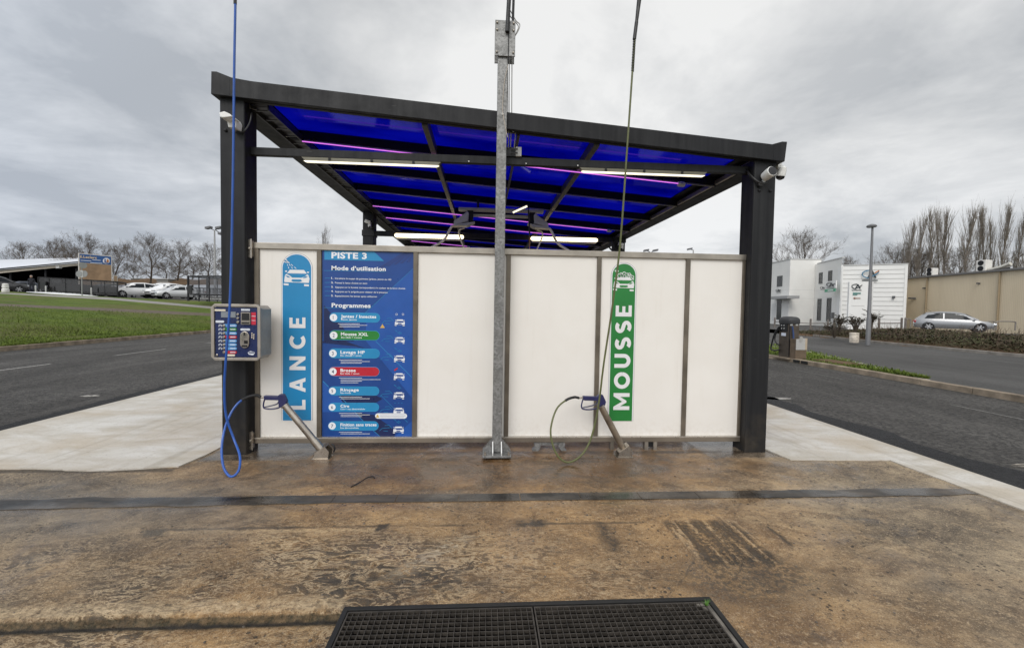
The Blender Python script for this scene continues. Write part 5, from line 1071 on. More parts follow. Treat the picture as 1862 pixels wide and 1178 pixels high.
for u0, u1, v0, v1, lab in ((1687.5, 1701, 488, 505, 'small white twin fan unit on the far end of the shed roof'), (1780, 1798, 473.5, 495, 'larger white twin fan unit nearer on the shed roof')):
    of = -1.2; a = fN.P(u0, v1, of); c = fN.P(u1, v1, of); H_ = fN.P((u0+u1)/2, v0, of).z-(zN+.16)
    W2 = .42; cx, cy = (a.x+c.x)/2, (a.y+c.y)/2; r = thing('air_conditioner', lab, 'air conditioner', (cx, cy, zN+.16))
    H_ = max(.7, H_); wdt = .95 if u0 < 1700 else 1.1; to = (Vector((CAM.x, CAM.y, 0))-Vector((cx, cy, 0))).normalized(); sd_ = Vector((-to.y, to.x, 0))
    if sd_.dot(CR) < 0: sd_ = -sd_
    fx = (to-sd_*.75).normalized(); sx = Vector((-fx.y, fx.x, 0)); sx = sx if sx.dot(CR) > 0 else -sx
    cc = Vector((cx, cy, zN+.20+H_/2)); b = MB(); b.obox(cc, sx*wdt*.32, fx*.34, Vector((0, 0, H_/2-.04))); b.build('casing', mat('unit_white', (.66, .64, .60), .5), r, bevel=.03)
    for s_ in (-1, 1): MB().lathe([(.22, 0), (.22, .02), (.05, .03)], cc+fx*.345+Vector((0, 0, s_*H_*.23))-sx*.0, 18, fx).build('fan', M_DARK, r)
    b = MB()
    for s_ in (-1, 1): b.obox(Vector((cx, cy, zN+.18))+sx*s_*.25, sx*.04, fx*.36, Vector((0, 0, .04)))
    b.build('skid', M_DARK, r)
q = fN.P(1822, 483, -1.5); q2 = fN.P(1798, 490, -1.2)
b = MB(); b.tube([Vector((q2.x, q2.y, zN+.3)), Vector((q.x, q.y, zN+.5)), fN.P(1838, 479.5, -1.6)], .16, 10); o = b.build('roof_duct', mat('foil_duct', (.6, .57, .5), .3, metal=.8), smooth=True); tag(o, 'silvery foil duct on the shed roof beside the larger fan unit', 'duct')
MB().tube([Vector((q2.x, q2.y, zN+.22)), fN.P(1836, 487, -1.0)], .06, 8).build('pipe', M_DARK, o, org=(0, 0, 0))
b = MB(); w0 = fN.P(1640, 494, -16); b.box(w0.x-3, w0.x+6, w0.y, w0.y+6, .2, fS.P(1655, 497).z+1.3); o = b.build('brown_shed', mat('brown_boards', (.24, .14, .075), .85, var=.3)); tag(o, 'brown boarded hut peeping between annex and shed roof', 'hut')
MB().box(w0.x-3.3, w0.x+6.3, w0.y-.3, w0.y+6.3, fS.P(1655, 497).z+1.3, fS.P(1655, 497).z+1.55).build('roof', M_DARK, o, org=(0, 0, 0))
# ------------------------------------------------------------------ cars
M_TYRE = mat('tyre', (.012, .012, .013), .85); M_RIM = mat('rim_alloy', (.42, .42, .43), .4, metal=.6, var=.3, vs=30); M_CGLASS = mat('car_glass', (.016, .019, .022), .12, var=.2, spec=.16); M_CBLK = mat('car_black_trim', (.014, .014, .015), .5)
M_TAIL = mat('tail_red', (.32, .02, .02), .25); M_HEAD = mat('head_clear', (.55, .57, .60), .12, metal=.3)
def car(name, label, paint, prof, L, Wd, wheel_r, ax, cab, group=None, trim=False, plate=True):
    """prof: (x, lower z, shoulder z, half width) stations tail to nose; cab: roof stations (x, z, half width) from rear glass base to windscreen base. Nose towards +x."""
    r = thing(name, label, 'car', (0, 0, 0), group)
    N = 9; b = MB(); rings = []
    for x, zl, zs, hw in prof:
        sec = [(-hw*.90, zl), (-hw*.98, zl+.10), (-hw, zl+(zs-zl)*.45), (-hw*.985, zl+(zs-zl)*.78), (-hw*.90, zs-.02), (-hw*.45, zs+.012), (0, zs+.018)]
        sec = sec+[(-y, z) for y, z in sec[-2::-1]]; rings.append([(x, y, z) for y, z in sec])
    k = len(rings[0]); b.v = [Vector(p) for R_ in rings for p in R_]
    for i in range(len(rings)-1):
        for j in range(k-1): b.f.append([i*k+j, i*k+j+1, (i+1)*k+j+1, (i+1)*k+j]); b.mi.append(0)
        b.f.append([i*k+k-1, i*k, (i+1)*k, (i+1)*k+k-1]); b.mi.append(0)
    b.f += [list(range(k)), [(len(rings)-1)*k+j for j in range(k)][::-1]]; b.mi += [0, 0]
    body = b.build('body', paint, r, smooth=True, sharp=42)
    # cabin
    def sh(x):
        for (x0, _, z0, h0), (x1, _, z1, h1) in zip(prof[:-1], prof[1:]):
            if x0 <= x <= x1: q = (x-x0)/(x1-x0+1e-9); return z0+(z1-z0)*q, h0+(h1-h0)*q
        return prof[-1][2], prof[-1][3]
    b = MB(); R2 = []
    for x, z, hw in cab:
        zs, hb = sh(x); zs -= .04; hb *= .90
        if z < zs+.06: z = zs+.05
        R2.append([(x, -hb, zs), (x, -(hb*.3+hw*.7), zs+(z-zs)*.7), (x, -hw, z-.06 if z-zs > .3 else z), (x, -hw*.8, z), (x, 0, z+.015), (x, hw*.8, z), (x, hw, z-.06 if z-zs > .3 else z), (x, (hb*.3+hw*.7), zs+(z-zs)*.7), (x, hb, zs)])
    k = 9; b.v = [Vector(p) for R_ in R2 for p in R_]
    for i in range(len(R2)-1):
        for j in range(k-1): b.f.append([i*k+j, i*k+j+1, (i+1)*k+j+1, (i+1)*k+j]); b.mi.append(0)
    b.f += [list(range(k)), [(len(R2)-1)*k+j for j in range(k)][::-1]]; b.mi += [0, 0]
    b.build('roof', paint, r, smooth=True, sharp=40)
    def cz(x):
        for (x0, z0, h0), (x1, z1, h1) in zip(cab[:-1], cab[1:]):
            if x0 <= x <= x1: q = (x-x0)/(x1-x0+1e-9); return z0+(z1-z0)*q, h0+(h1-h0)*q
        return cab[-1][1], cab[-1][2]
    xr, xf = cab[0][0], cab[-1][0]; xa = cab[1][0]; xb = cab[-2][0]
    for sg in (-1, 1):
        def gp_(x, q):      # point on the cabin side: q 0 belt .. 1 roof
            zt, hw = cz(x); zs, hb = sh(x); hb *= .90; zs -= .01; zt -= .085; y = hb+(hw-hb)*q; return (x, sg*(y+.02), zs+(zt-zs)*q)
        m_ = (xa+xb)/2-.08
        for nm, pts in (('rear_side_window', [(xa*.6+xr*.4+.10, .05), (m_-.04, .05), (m_-.04, .98), (xa+.12, .95)]), ('front_side_window', [(m_+.04, .05), (xb*.25+xf*.75-.12, .05), (xb-.02, .96), (m_+.04, .98)])):
            wv = []; NC, NR = 10, 4
            for i in range(NC+1):
                for j in range(NR+1):
                    a_, c_ = i/NC, j/NR; xl = pts[0][0]*(1-c_)+pts[3][0]*c_; xh = pts[1][0]*(1-c_)+pts[2][0]*c_; ql = pts[0][1]*(1-c_)+pts[3][1]*c_; qh = pts[1][1]*(1-c_)+pts[2][1]*c_
                    wv.append(gp_(xl+(xh-xl)*a_, ql+(qh-ql)*a_))
            m2 = NR+1; wf = [(i*m2+j, (i+1)*m2+j, (i+1)*m2+j+1, i*m2+j+1) for i in range(NC) for j in range(NR)]; K_ = len(wv)
            MB().add(wv+[(p[0], p[1]-sg*.05, p[2]) for p in wv], wf+[tuple(K_+q for q in f[::-1]) for f in wf]).build(nm, M_CGLASS, r, smooth=True)
        zs, hb = sh(xf-.15); MB().obox((xf-.22, sg*(hb+.07), zs+.06), (.07, 0, 0), (0, .08, 0), (0, 0, .05)).build('mirror', paint if not trim else M_CBLK, r, bevel=.02)
    for nm, (xe, ze, he), (xo, zo, ho) in (('windscreen', cab[-1], cab[-2]), ('rear_window', cab[0], cab[1])):
        zs, hb = sh(xe); hb = hb*.9; sgn = 1 if nm == 'windscreen' else -1
        e_ = [(xe-.06*sgn, zs+.05, hb*.88), (xo+.03*sgn, zo-.03, ho*.90)]
        F_ = [(e_[0][0]+.03*sgn, -e_[0][2], e_[0][1]), (e_[0][0]+.03*sgn, e_[0][2], e_[0][1]), (e_[1][0]+.03*sgn, e_[1][2], e_[1][1]), (e_[1][0]+.03*sgn, -e_[1][2], e_[1][1])]
        B_ = [(p[0]-.05*sgn, p[1], p[2]-.02) for p in F_]
        MB().add(F_+B_, [(0, 1, 2, 3), (7, 6, 5, 4), (0, 4, 5, 1), (1, 5, 6, 2), (2, 6, 7, 3), (3, 7, 4, 0)]).build(nm, M_CGLASS, r)
    for xw in ax:
        for sg in (-1, 1):
            hw = sh(xw)[1]; MB().lathe([(wheel_r+.06, -.10), (wheel_r+.06, .004)], (xw, sg*hw*.985, wheel_r), 24, (0, sg, 0)).build('wheel_arch', M_CBLK, r)
            w = MB().lathe([(wheel_r*.7, -.16), (wheel_r*.97, -.15), (wheel_r, -.10), (wheel_r, .01), (wheel_r*.94, .03), (wheel_r*.68, .03)], (xw, sg*hw*.985, wheel_r), 24, (0, sg, 0)).build('wheel', M_TYRE, r, smooth=True)
            rm = MB()
            rm.lathe([(wheel_r*.20, .0), (wheel_r*.2, .04), (wheel_r*.1, .045)], (xw, sg*hw*.985, wheel_r), 10, (0, sg, 0))
            for s5 in range(6):
                a = s5*math.pi/3+.2; d = Vector((math.cos(a), 0, math.sin(a))); rm.bar(Vector((xw, sg*(hw*.985+.036), wheel_r))+d*wheel_r*.1, Vector((xw, sg*(hw*.985+.036), wheel_r))+d*wheel_r*.66, wheel_r*.22, .012, (0, 1, 0))
            rm.build('rim', M_RIM, w, org=(0, 0, 0))
    xt, zt0, zt1, hw = prof[1]; xn, zn0, zn1, hn = prof[-2]
    for sg in (-1, 1):
        MB().obox((prof[0][0]+.07, sg*hw*.80, zt1-.16), (.11, 0, 0), (0, hw*.17, 0), (0, 0, .085)).build('taillight', M_TAIL, r, bevel=.03)
        MB().obox((xn+.02, sg*hn*.74, zn1-.10), (.16, 0, 0), (0, hn*.22, 0), (0, 0, .06)).build('headlight', M_HEAD, r, bevel=.03)
        MB().box(ax[0]+wheel_r+.12, ax[1]-wheel_r-.12, sg*hw*.99-.03, sg*hw*.99+.02, prof[2][1]+.17, prof[2][1]+.26 if not trim else prof[2][1]+.36).build('side_trim', M_CBLK if not trim else M_CBLK, r)
    MB().box(prof[-1][0]-.10, prof[-1][0]+.02, -hn*.62, hn*.62, prof[-1][1]+.06, prof[-1][1]+.20).build('grille', M_CBLK, r)
    MB().box(prof[0][0]-.025, prof[0][0]+.1, -hw*.9, hw*.9, prof[0][1]+.12, prof[0][1]+.17).build('bumper_strip', M_CBLK, r)
    if plate:
        MB().box(prof[0][0]-.03, prof[0][0]+.03, -.26, .26, prof[0][1]+.26, prof[0][1]+.37).build('number_plate', M_SWHITE, r)
        MB().box(prof[-1][0]-.02, prof[-1][0]+.03, -.26, .26, prof[-1][1]+.22, prof[-1][1]+.33).build('number_plate', M_SWHITE, r)
    return r
M_CSILV = mat('silver_paint', (.27, .275, .285), .3, metal=.4, var=.01, rv=.01, coat=.5); M_CWHITE = mat('white_paint', (.74, .74, .74), .25, var=.01, rv=.01, coat=.5); M_CSILV2 = mat('pale_silver_paint', (.60, .61, .62), .3, metal=.25, var=.01, rv=.01, coat=.5)
M_CDARK = mat('charcoal_paint', (.035, .034, .036), .25, var=.1, coat=.6); M_CBLUE = mat('dark_blue_paint', (.012, .016, .035), .25, coat=.6)
HATCH = [(-2.10, .30, .74, .70), (-2.02, .22, .86, .80), (-1.75, .20, .95, .845), (-1.0, .19, .94, .87), (0., .18, .92, .875), (.9, .18, .90, .87), (1.25, .19, .86, .85), (1.75, .22, .76, .78), (1.98, .26, .66, .66), (2.08, .34, .54, .5)]
HCAB = [(-1.98, .95, .64), (-1.45, 1.40, .58), (-.7, 1.49, .60), (.1, 1.47, .60), (.55, 1.36, .58), (1.25, .93, .66)]
SUVP = [(-2.15, .36, .95, .72), (-2.05, .28, 1.05, .85), (-1.6, .25, 1.08, .89), (0, .24, 1.05, .91), (1.0, .25, 1.02, .90), (1.55, .28, .96, .87), (1.98, .32, .84, .76), (2.12, .40, .66, .6)]
SCAB = [(-2.02, 1.06, .70), (-1.6, 1.52, .62), (-.6, 1.62, .64), (.15, 1.58, .64), (.55, 1.46, .62), (1.2, 1.04, .70)]
SEDP = [(-2.2, .34, .80, .66), (-2.1, .25, .92, .80), (-1.3, .22, .95, .86), (0, .2, .91, .875), (1.0, .2, .88, .86), (1.6, .23, .80, .82), (2.05, .27, .68, .7), (2.16, .34, .56, .52)]
SDCAB = [(-1.55, .95, .66), (-1.05, 1.33, .58), (-.4, 1.41, .60), (.2, 1.39, .60), (.5, 1.30, .58), (1.15, .90, .66)]
def place(r, u, v, Z, yaw, sc=1.):
    p = dp(u, v, Z); r.location = p; r.rotation_euler = (0, 0, yaw); r.scale = (sc, sc, sc)
def view_yaw(u): d = CF+CR*((u-IW/2)/FPX); return math.atan2(d.y, d.x)      # direction of sight in plan
c1_ = car('parked_car', 'silver hatchback parked alone before the tan shed', M_CSILV, HATCH, 4.2, 1.74, .315, (-1.32, 1.30), HCAB)
place(c1_, 1731, 601.5, 32.6, view_yaw(1731)-math.pi/2+.10, 1.0); c1_.scale = (1.02, 1, .98)
w_ = MB().tube([(-1.15, 0, 1.46), (-1.5, 0, 1.78)], .008, 5); w_.build('aerial', M_CBLK, c1_, org=(0, 0, 0))
g_ = 'cars parked beyond the lawn'
c2_ = car('parked_car', 'white high riding hatchback with black side pads, leftmost of the clear white cars', M_CWHITE, SUVP, 4.15, 1.8, .35, (-1.25, 1.32), SCAB, g_, True)
place(c2_, 246, 540.6, 47, view_yaw(246)+math.pi/2+.30)
c3_ = car('parked_car', 'white crossover showing its nose between the white hatchback and the silver saloon', M_CWHITE, SUVP, 4.15, 1.8, .36, (-1.25, 1.32), SCAB, g_)
place(c3_, 303, 541.5, 48, view_yaw(303)+math.pi/2+.75)
c4_ = car('parked_car', 'pale silver saloon beside the trolley shelter with its nose to the left', M_CSILV2, SEDP, 4.3, 1.75, .31, (-1.3, 1.32), SDCAB, g_)
place(c4_, 325, 543.5, 44.5, view_yaw(325)+math.pi/2+.35)
def cpy(src, u, v, Z, yaw, label, sc=1.): r = dup(src, label=label, group=g_); place(r, u, v, Z, yaw, sc); return r
c5_ = car('parked_car', 'charcoal people carrier cut by the left edge of the picture', M_CDARK, SUVP, 4.15, 1.85, .36, (-1.25, 1.32), SCAB, g_)
place(c5_, -8, 531.5, 47, view_yaw(0)-math.pi/2+.25, 1.12)
c6_ = car('parked_car', 'dark blue saloon under the pavilion roof beside the standing person', M_CBLUE, SEDP, 4.15, 1.8, .32, (-1.25, 1.32), SDCAB, g_); place(c6_, 40, 533.5, 50, view_yaw(40)+math.pi/2+.1)
cpy(c2_, 100, 537, 62, view_yaw(100)+math.pi/2+.4, 'white car seen through the long smoked shelter, under the pavilion'); cpy(c2_, 143, 538, 60, view_yaw(143)+math.pi/2+.4, 'white car seen through the long smoked shelter, before the tall billboard')
cpy(c5_, 190, 539.5, 50, view_yaw(190)+math.pi/2+.6, 'dark car half hidden behind the nose of the leftmost clear white car', .95); cpy(c4_, 214, 541, 49, view_yaw(214)+math.pi/2+.9, 'silver car peeping out left of the black padded white hatchback', .95)
cpy(c3_, 292, 539.5, 57, view_yaw(292)+math.pi/2+.3, 'white van like car standing behind the white crossover', 1.15)
# ------------------------------------------------------------------ street lamp, floodlight masts
sl_ = thing('street_lamp', 'grey street lamp with a flat round head before the bank annex', 'street lamp', gp(1578, 623, .12))
bs0 = dp(1578, 623.5, 21.3); tp = dp(1583.3, 417, 21.6); tp = Vector((bs0.x+.02, bs0.y+.05, tp.z))
M_LPOST = mat('lamp_post_grey', (.17, .17, .175), .5, metal=.3)
sl_.location = bs0; ORG[sl_.name] = bs0.copy()
MB().tube([bs0-Vector((0, 0, .1)), bs0+Vector((0, 0, 1.2)), bs0+Vector((0, 0, 1.25)), tp], [.105, .10, .085, .045], 14).build('pole', M_LPOST, sl_, smooth=True)
MB().lathe([(.05, -.04), (.20, -.03), (.215, .02), (.17, .07), (.07, .11)], tp+Vector((-.05, 0, .05)), 20).build('lamp_head', M_LPOST, sl_, smooth=True)
MB().lathe([(.17, -.05), (.19, -.035)], tp+Vector((-.05, 0, .05)), 20).build('lens', M_GREYP, sl_)
def mast(u, vt, vb, Z, label, heads):
    b0 = dp(u, vb, Z); b1 = dp(u, vt, Z); b1 = Vector((b0.x, b0.y, b1.z)); r = thing('floodlight_mast', label, 'floodlight mast', b0, 'tall floodlight masts')
    MB().tube([b0, b1], [.16, .09], 8).build('pole', mat('mast_grey', (.34, .34, .34), .5), r, smooth=True)
    for dx, dz in heads:
        MB().bar(b1+CR*dx*.2, b1+CR*dx+Vector((0, 0, dz)), .08, .08).build('arm', M_DARK, r)
        MB().obox(b1+CR*dx*1.2+Vector((0, 0, dz+.05)), CR*.34+Vector((0, 0, .06)), _F0*.3, Vector((0, 0, .13))).build('floodlight', mat('flood_grey', (.13, .13, .14), .5), r)
mast(391, 419, 540, 58, 'floodlight mast with three heads above the trolley shelter', ((-.65, .25), (.5, .25), (.8, -.5)))
mast(1180.5, 459, 560, 62, 'floodlight mast whose twin heads show above the wall over the MOUSSE sign', ((-.55, .2), (.55, .2)))
mast(1257.5, 455, 560, 70, 'floodlight mast with one head showing above the wall near the right post', ((-.5, .1),))
# ------------------------------------------------------------------ vacuum station, bin, kerbside things
M_VAC = mat('vacuum_steel', (.085, .068, .053), .45, metal=.4, var=.25, vs=5)
VX, VY = 12.2, 8.5
VC = yp(1434, 620, VY).x; VR = yp(1452.5, 620, VY).x; VD = .46; tz = yp(1434, 586, VY).z
vs_ = thing('vacuum_station', 'brownish steel vacuum station with a black domed lid on the kerb island', 'vacuum cleaner', (VC, VY, .1))
MB().box(VC, VR, VY, VY+VD, .1, tz).build('cabinet', M_VAC, vs_, bevel=.015)
lx0, lx1 = VC-.03, VR+.03
b = MB(); N_ = 10; rows = []
for h_, k_ in ((-.05, 1.), (.04, 1.04), (.10, 1.0), (.15, .86), (.18, .62), (.19, .25)):
    cx_, cy_ = (lx0+lx1)/2, VY+VD/2; rows.append([(cx_+sx*(lx1-lx0)/2*k_, cy_+sy*(VD/2+.03)*k_, tz+h_) for sx, sy in ((-1, -.8), (-.8, -1), (.8, -1), (1, -.8), (1, .8), (.8, 1), (-.8, 1), (-1, .8))])
b.v = [Vector(p) for r_ in rows for p in r_]
for i in range(len(rows)-1):
    for j in range(8): b.f.append([i*8+j, i*8+(j+1) % 8, (i+1)*8+(j+1) % 8, (i+1)*8+j]); b.mi.append(0)
b.f += [list(range(8))[::-1], [(len(rows)-1)*8+j for j in range(8)]]; b.mi += [0, 0]
b.build('lid', mat('lid_black', (.03, .03, .032), .6), vs_, smooth=True, sharp=50)
def xpt(u, v, x): d = ray(u, v); return CAM+d*((x-CAM.x)/d.x)
def lplate(nm, u0, u1, va, vb, m_, dy=.012):      # on the side face that looks towards the wash bay
    a, c = xpt(u0, (va+vb)/2, VC-dy), xpt(u1, (va+vb)/2, VC-dy); um = (u0+u1)/2
    MB().box(VC-dy, VC-.001, min(a.y, c.y), max(a.y, c.y), xpt(um, vb, VC).z, xpt(um, va, VC).z).build(nm, m_, vs_)
def fplate(nm, u0, u1, va, vb, m_, dy=.012):
    a, c = yp(u0, vb, VY-dy), yp(u1, va, VY-dy); MB().box(a.x, c.x, VY-dy, VY-.001, a.z, c.z).build(nm, m_, vs_)
lplate('control_panel', 1418, 1431.5, 588, 602, M_BLACK); lplate('label', 1420.5, 1428.5, 605, 610.5, M_LBL)
for uu in (1421.5, 1426):
    for vv in (591.5, 597): q = xpt(uu, vv, VC-.012); MB().lathe([(.022, 0), (.022, .012)], q, 8, (-1, 0, 0)).build('button', M_GREYP, vs_)
fplate('label', 1437, 1441.5, 588, 592, M_GREYP); fplate('label', 1447, 1451.5, 588, 592, M_GREYP); fplate('door_edge', 1435, 1435.8, 588, 648, M_DARK, .006)
MB().tube(spline([yp(u, v, VY-.05) for u, v in ((1441, 593), (1442.8, 610), (1442, 626), (1440.5, 633), (1438.5, 630))], 6), .024, 8).build('blue_hose', mat('vac_blue', (.03, .06, .16), .5), vs_, smooth=True)
for pts_, r_ in ((((1417, 594), (1409, 606), (1404, 622), (1402, 634), (1408, 637), (1417, 636)), .026), (((1417, 597), (1411, 606), (1409, 616), (1412, 624), (1418, 627)), .022)):
    MB().tube(spline([xpt(u, v, VC-.05) for u, v in pts_], 6), r_, 8).build('black_hose', M_BLACK, vs_, smooth=True)
MB().box(VC-.12, VR+.15, VY-.15, VY+VD+.1, .08, .125).build('plinth', M_KERB, vs_)
lb = thing('litter_bin', 'squat brown bin with pale perforated panels beside the vacuum station', 'bin', (yp(1458, 650, VY-.3).x, VY-.3, .1))
def Lp(u, v): return yp(u, v, VY-.3)
a, c = Lp(1446, 655), Lp(1466, 655); zt_ = Lp(1456, 615).z
b = MB(); b.box(a.x, c.x, VY-.3, VY-.04, .1, zt_-.03); b.build('body', mat('bin_brown', (.12, .085, .055), .7, var=.3), lb, bevel=.01)
b = MB(); zp = Lp(1456, 636).z; b.prism([(a.x, zp), (c.x-.07, zp), (c.x-.07, zt_), (a.x+.12, zt_+.0), (a.x+.10, zt_-.02), (a.x, zt_-.03)], 'y', VY-.315, VY-.301); b.build('panel', mat('perforated_grey', (.40, .395, .385), .5, var=.2, vs=60), lb)
b = MB(); b.box(c.x-.068, c.x+.004, VY-.312, VY-.301, zp, zt_); b.build('panel_edge', mat('bin_tan', (.42, .34, .25), .6), lb)
b = MB(); b.prism([(a.x+.11, zt_-.12), (a.x+.19, zt_-.10), (a.x+.21, zt_+.02), (a.x+.17, zt_+.06), (a.x+.10, zt_+.05)], 'y', VY-.33, VY-.317); b.build('lid_flap', mat('flap_grey', (.33, .32, .30), .6), lb)
dr_ = thing('white_drum', 'chipped white drum standing among the shrubs behind the far kerb', 'drum', dp(1553, 621, 22.0))
q = dp(1553, 621, 22.0); MB().lathe([(.19, -.05), (.20, 0), (.20, .20), (.21, .21), (.20, .23), (.20, .42), (.212, .43), (.20, .46)], q, 20).build('shell', mat('chipped_white', (.56, .50, .42), .7, var=.35, vs=7), dr_, smooth=True)
M_WPOST = mat('weathered_post', (.15, .13, .115), .9, var=.25)
PS = [(1408.5, 593, 577, 41), (1473.5, 597, 579, 36), (1505, 595, 580, 38), (1516.5, 596, 580, 37), (1598, 597.5, 577.5, 33), (1639, 597.5, 577, 32), (1646, 597, 577, 31.6)]
for k, (u, vb, vt, Z) in enumerate(PS):
    p = dp(u, vb, Z); h_ = (vb-vt)*Z/FPX*.97
    o = MB().lathe([(.075, -.1), (.072, h_-.02), (.05, h_)], p, 10).build('wooden_post', M_WPOST, smooth=True, org=p)
    tag(o, ['weathered post beside the bank porch, next to the right canopy post', 'weathered post in front of the blank white bank wall', 'weathered post under the projecting bank sign', 'weathered post at the corner where the annex begins', 'weathered post just right of the street lamp', 'weathered post at the right corner of the annex, further one of a close pair', 'weathered post at the right corner of the annex, nearer one of a close pair'][k], 'post', 'low posts before the bank')
rl_ = [(dp(PS[i][0], (PS[i][1]+PS[i][2])/2, PS[i][3]), dp(PS[j][0], (PS[j][1]+PS[j][2])/2, PS[j][3])) for i, j in ((0, 1), (1, 2), (4, 5))]
for k, (a, c) in enumerate(rl_):
    o = MB().tube([a, c], .035, 6).build('low_rail', M_WPOST, org=a); tag(o, ['thin rail before the blank white bank wall', 'thin rail below the bank ground floor windows', 'thin rail before the ribbed annex'][k], 'rail', 'thin rails between low posts')
def hoop(u0, u1, vt, vb, Z, label):
    a, c = dp(u0, vb, Z), dp(u1, vb, Z); zt = dp((u0+u1)/2, vt, Z).z; c.z = a.z; up = Vector((0, 0, zt-a.z)); q = (c-a)*.12
    o = MB().tube(spline([a-Vector((0, 0, .1)), a+up*.55, a+up*.85, a+up+q, c+up-q, c+up*.85, c+up*.55, c-Vector((0, 0, .1))], 5), .045, 8).build('hoop_barrier', mat('hoop_grey', (.20, .18, .16), .6), smooth=True, org=a); tag(o, label, 'hoop barrier', 'hoop barriers along the tan shed')
hoop(1646.5, 1655.5, 580, 596, 37, 'narrow hoop barrier just behind the silver hatchback tail'); hoop(1795, 1807, 584.5, 598, 33.5, 'hoop barrier half hidden by the silver hatchback nose'); hoop(1811.5, 1846, 584.5, 598, 32, 'wide hoop barrier right of the silver hatchback, leftover whole loop')
# ================================================================== background, left: pavilion, billboard, shelters
def Lz(u, v, Z): return dp(u, v, Z)
pv_ = thing('market_pavilion', 'low pavilion with a sloping pale roof over a deep dark opening', 'pavilion', dp(60, 530, 70))
ZP = 62
r0, r1 = dp(-260, 512, ZP*1.0), dp(146, 474.5, ZP)
def pl4(u, v, Z): return dp(u, v, Z)
b = MB(); A = [pl4(-300, 515, ZP), pl4(146, 474.8, ZP), pl4(146, 468.5, ZP+26), pl4(-300, 480, ZP+26)]; b.add(A+[p-Vector((0, 0, .25)) for p in A], [(0, 1, 2, 3), (7, 6, 5, 4), (0, 4, 5, 1), (1, 5, 6, 2), (2, 6, 7, 3), (3, 7, 4, 0)]); b.build('roof', mat('pale_roof', (.58, .60, .64), .5), pv_)
b = MB(); A = [pl4(-300, 518, ZP-.05), pl4(146, 476.3, ZP-.05), pl4(146, 474.9, ZP-.05), pl4(-300, 515, ZP-.05)]; b.add(A+[p+_F0*.2 for p in A], [(0, 1, 2, 3), (7, 6, 5, 4), (0, 4, 5, 1), (1, 5, 6, 2), (2, 6, 7, 3), (3, 7, 4, 0)]); b.build('gutter', M_DARK, pv_)
b = MB(); A = [pl4(-300, 527, ZP+.3), pl4(146, 482, ZP+.3), pl4(146, 476.4, ZP+.3), pl4(-300, 518, ZP+.3)]; b.add(A+[p+_F0*.3 for p in A], [(0, 1, 2, 3), (7, 6, 5, 4), (0, 4, 5, 1), (1, 5, 6, 2), (2, 6, 7, 3), (3, 7, 4, 0)]); b.build('fascia', mat('beige_fascia', (.50, .45, .37), .7), pv_)
gzL = dp(60, 531, 60).z
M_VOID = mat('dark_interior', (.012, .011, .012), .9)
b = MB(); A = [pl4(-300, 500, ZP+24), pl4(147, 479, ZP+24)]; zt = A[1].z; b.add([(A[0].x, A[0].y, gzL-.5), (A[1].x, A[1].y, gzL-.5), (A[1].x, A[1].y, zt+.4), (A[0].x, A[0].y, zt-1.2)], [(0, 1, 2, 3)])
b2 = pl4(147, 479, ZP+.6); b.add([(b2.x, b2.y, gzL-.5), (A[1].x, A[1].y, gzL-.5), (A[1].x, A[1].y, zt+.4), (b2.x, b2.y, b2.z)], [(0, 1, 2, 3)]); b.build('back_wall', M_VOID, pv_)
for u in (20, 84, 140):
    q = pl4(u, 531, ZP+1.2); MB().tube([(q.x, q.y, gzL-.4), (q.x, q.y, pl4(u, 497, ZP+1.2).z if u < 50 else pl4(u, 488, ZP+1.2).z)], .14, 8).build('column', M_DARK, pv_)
q = pl4(107, 486, ZP-.2); MB().obox(q, CR*.25, _F0*.2, (0, 0, .15)).build('flood_lamp', M_GREYP, pv_)
# billboard
fBb = Face(plan(143.5, 54), plan(203.5, 56.5)); bbp = Vector((*plan(143.5, 54), gzL))
bb = thing('billboard', 'tall brown billboard with a blue header reading E.Leclerc and a round L emblem', 'billboard', bbp)
b = MB(); fBb.flatpoly(b, [(143, 460), (203.5, 465.5), (205, 531), (143.5, 533)], 0, .35); b.build('frame', mat('board_frame', (.56, .53, .48), .6), bb)
b = MB(); fBb.flatpoly(b, [(144.8, 477.5), (202, 482.5), (203, 529), (145, 531)], .02, .03); b.build('lower_panel', mat('board_brown', (.285, .185, .105), .6, var=.25, vs=1.2), bb)
b = MB(); fBb.flatpoly(b, [(144.6, 461.5), (202, 466.8), (202, 481.8), (144.8, 476.8)], .03, .03); b.build('header', mat('header_blue', (.020, .085, .26), .5), bb)
def fc_text(fc, mb, s, u0, v0, u1, ch, off, skew=0., bold=.03):
    text(mb, s, lambda x, y: fc.P(u0+x, v0-y+skew*x, off), 0, 0, ch, u1-u0, bold)
b = MB(); fc_text(fBb, b, 'E.Leclerc', 145.5, 468.8, 176, 4.4, .07, .065); b.build('header_name', mat('header_cream', (.66, .52, .34), .5), bb)
b = MB()
for u0, u1, v in ((146.5, 166, 473.4), (168, 183, 472.6), (164, 186, 477.6)): fBb.stroke(b, [(u0, v), (u1, v+.06*(u1-u0))], 1.1, .06, .01)
b.build('header_line', M_LBL, bb)
b = MB(); fBb.flatpoly(b, [(193.2+6.3*math.cos(a), 474.3+5.3*math.sin(a)) for a in [6.283*i/24 for i in range(24)]], .06, .02); b.build('emblem', M_SWHITE, bb)
b = MB(); fBb.flatpoly(b, [(193.4+4.6*math.cos(a), 474.6+4.0*math.sin(a)) for a in [rad(-70+i*13) for i in range(13)]]+[(193.4, 477.4)], .08, .02); b.build('emblem_disc', M_LORANGE, bb)
b = MB(); fBb.flatpoly(b, [(190, 470.8), (192.2, 471), (192.2, 476.4), (196, 476.8), (196, 478.4), (190, 477.8)], .10, .02); b.build('emblem_letter', M_PB, bb)
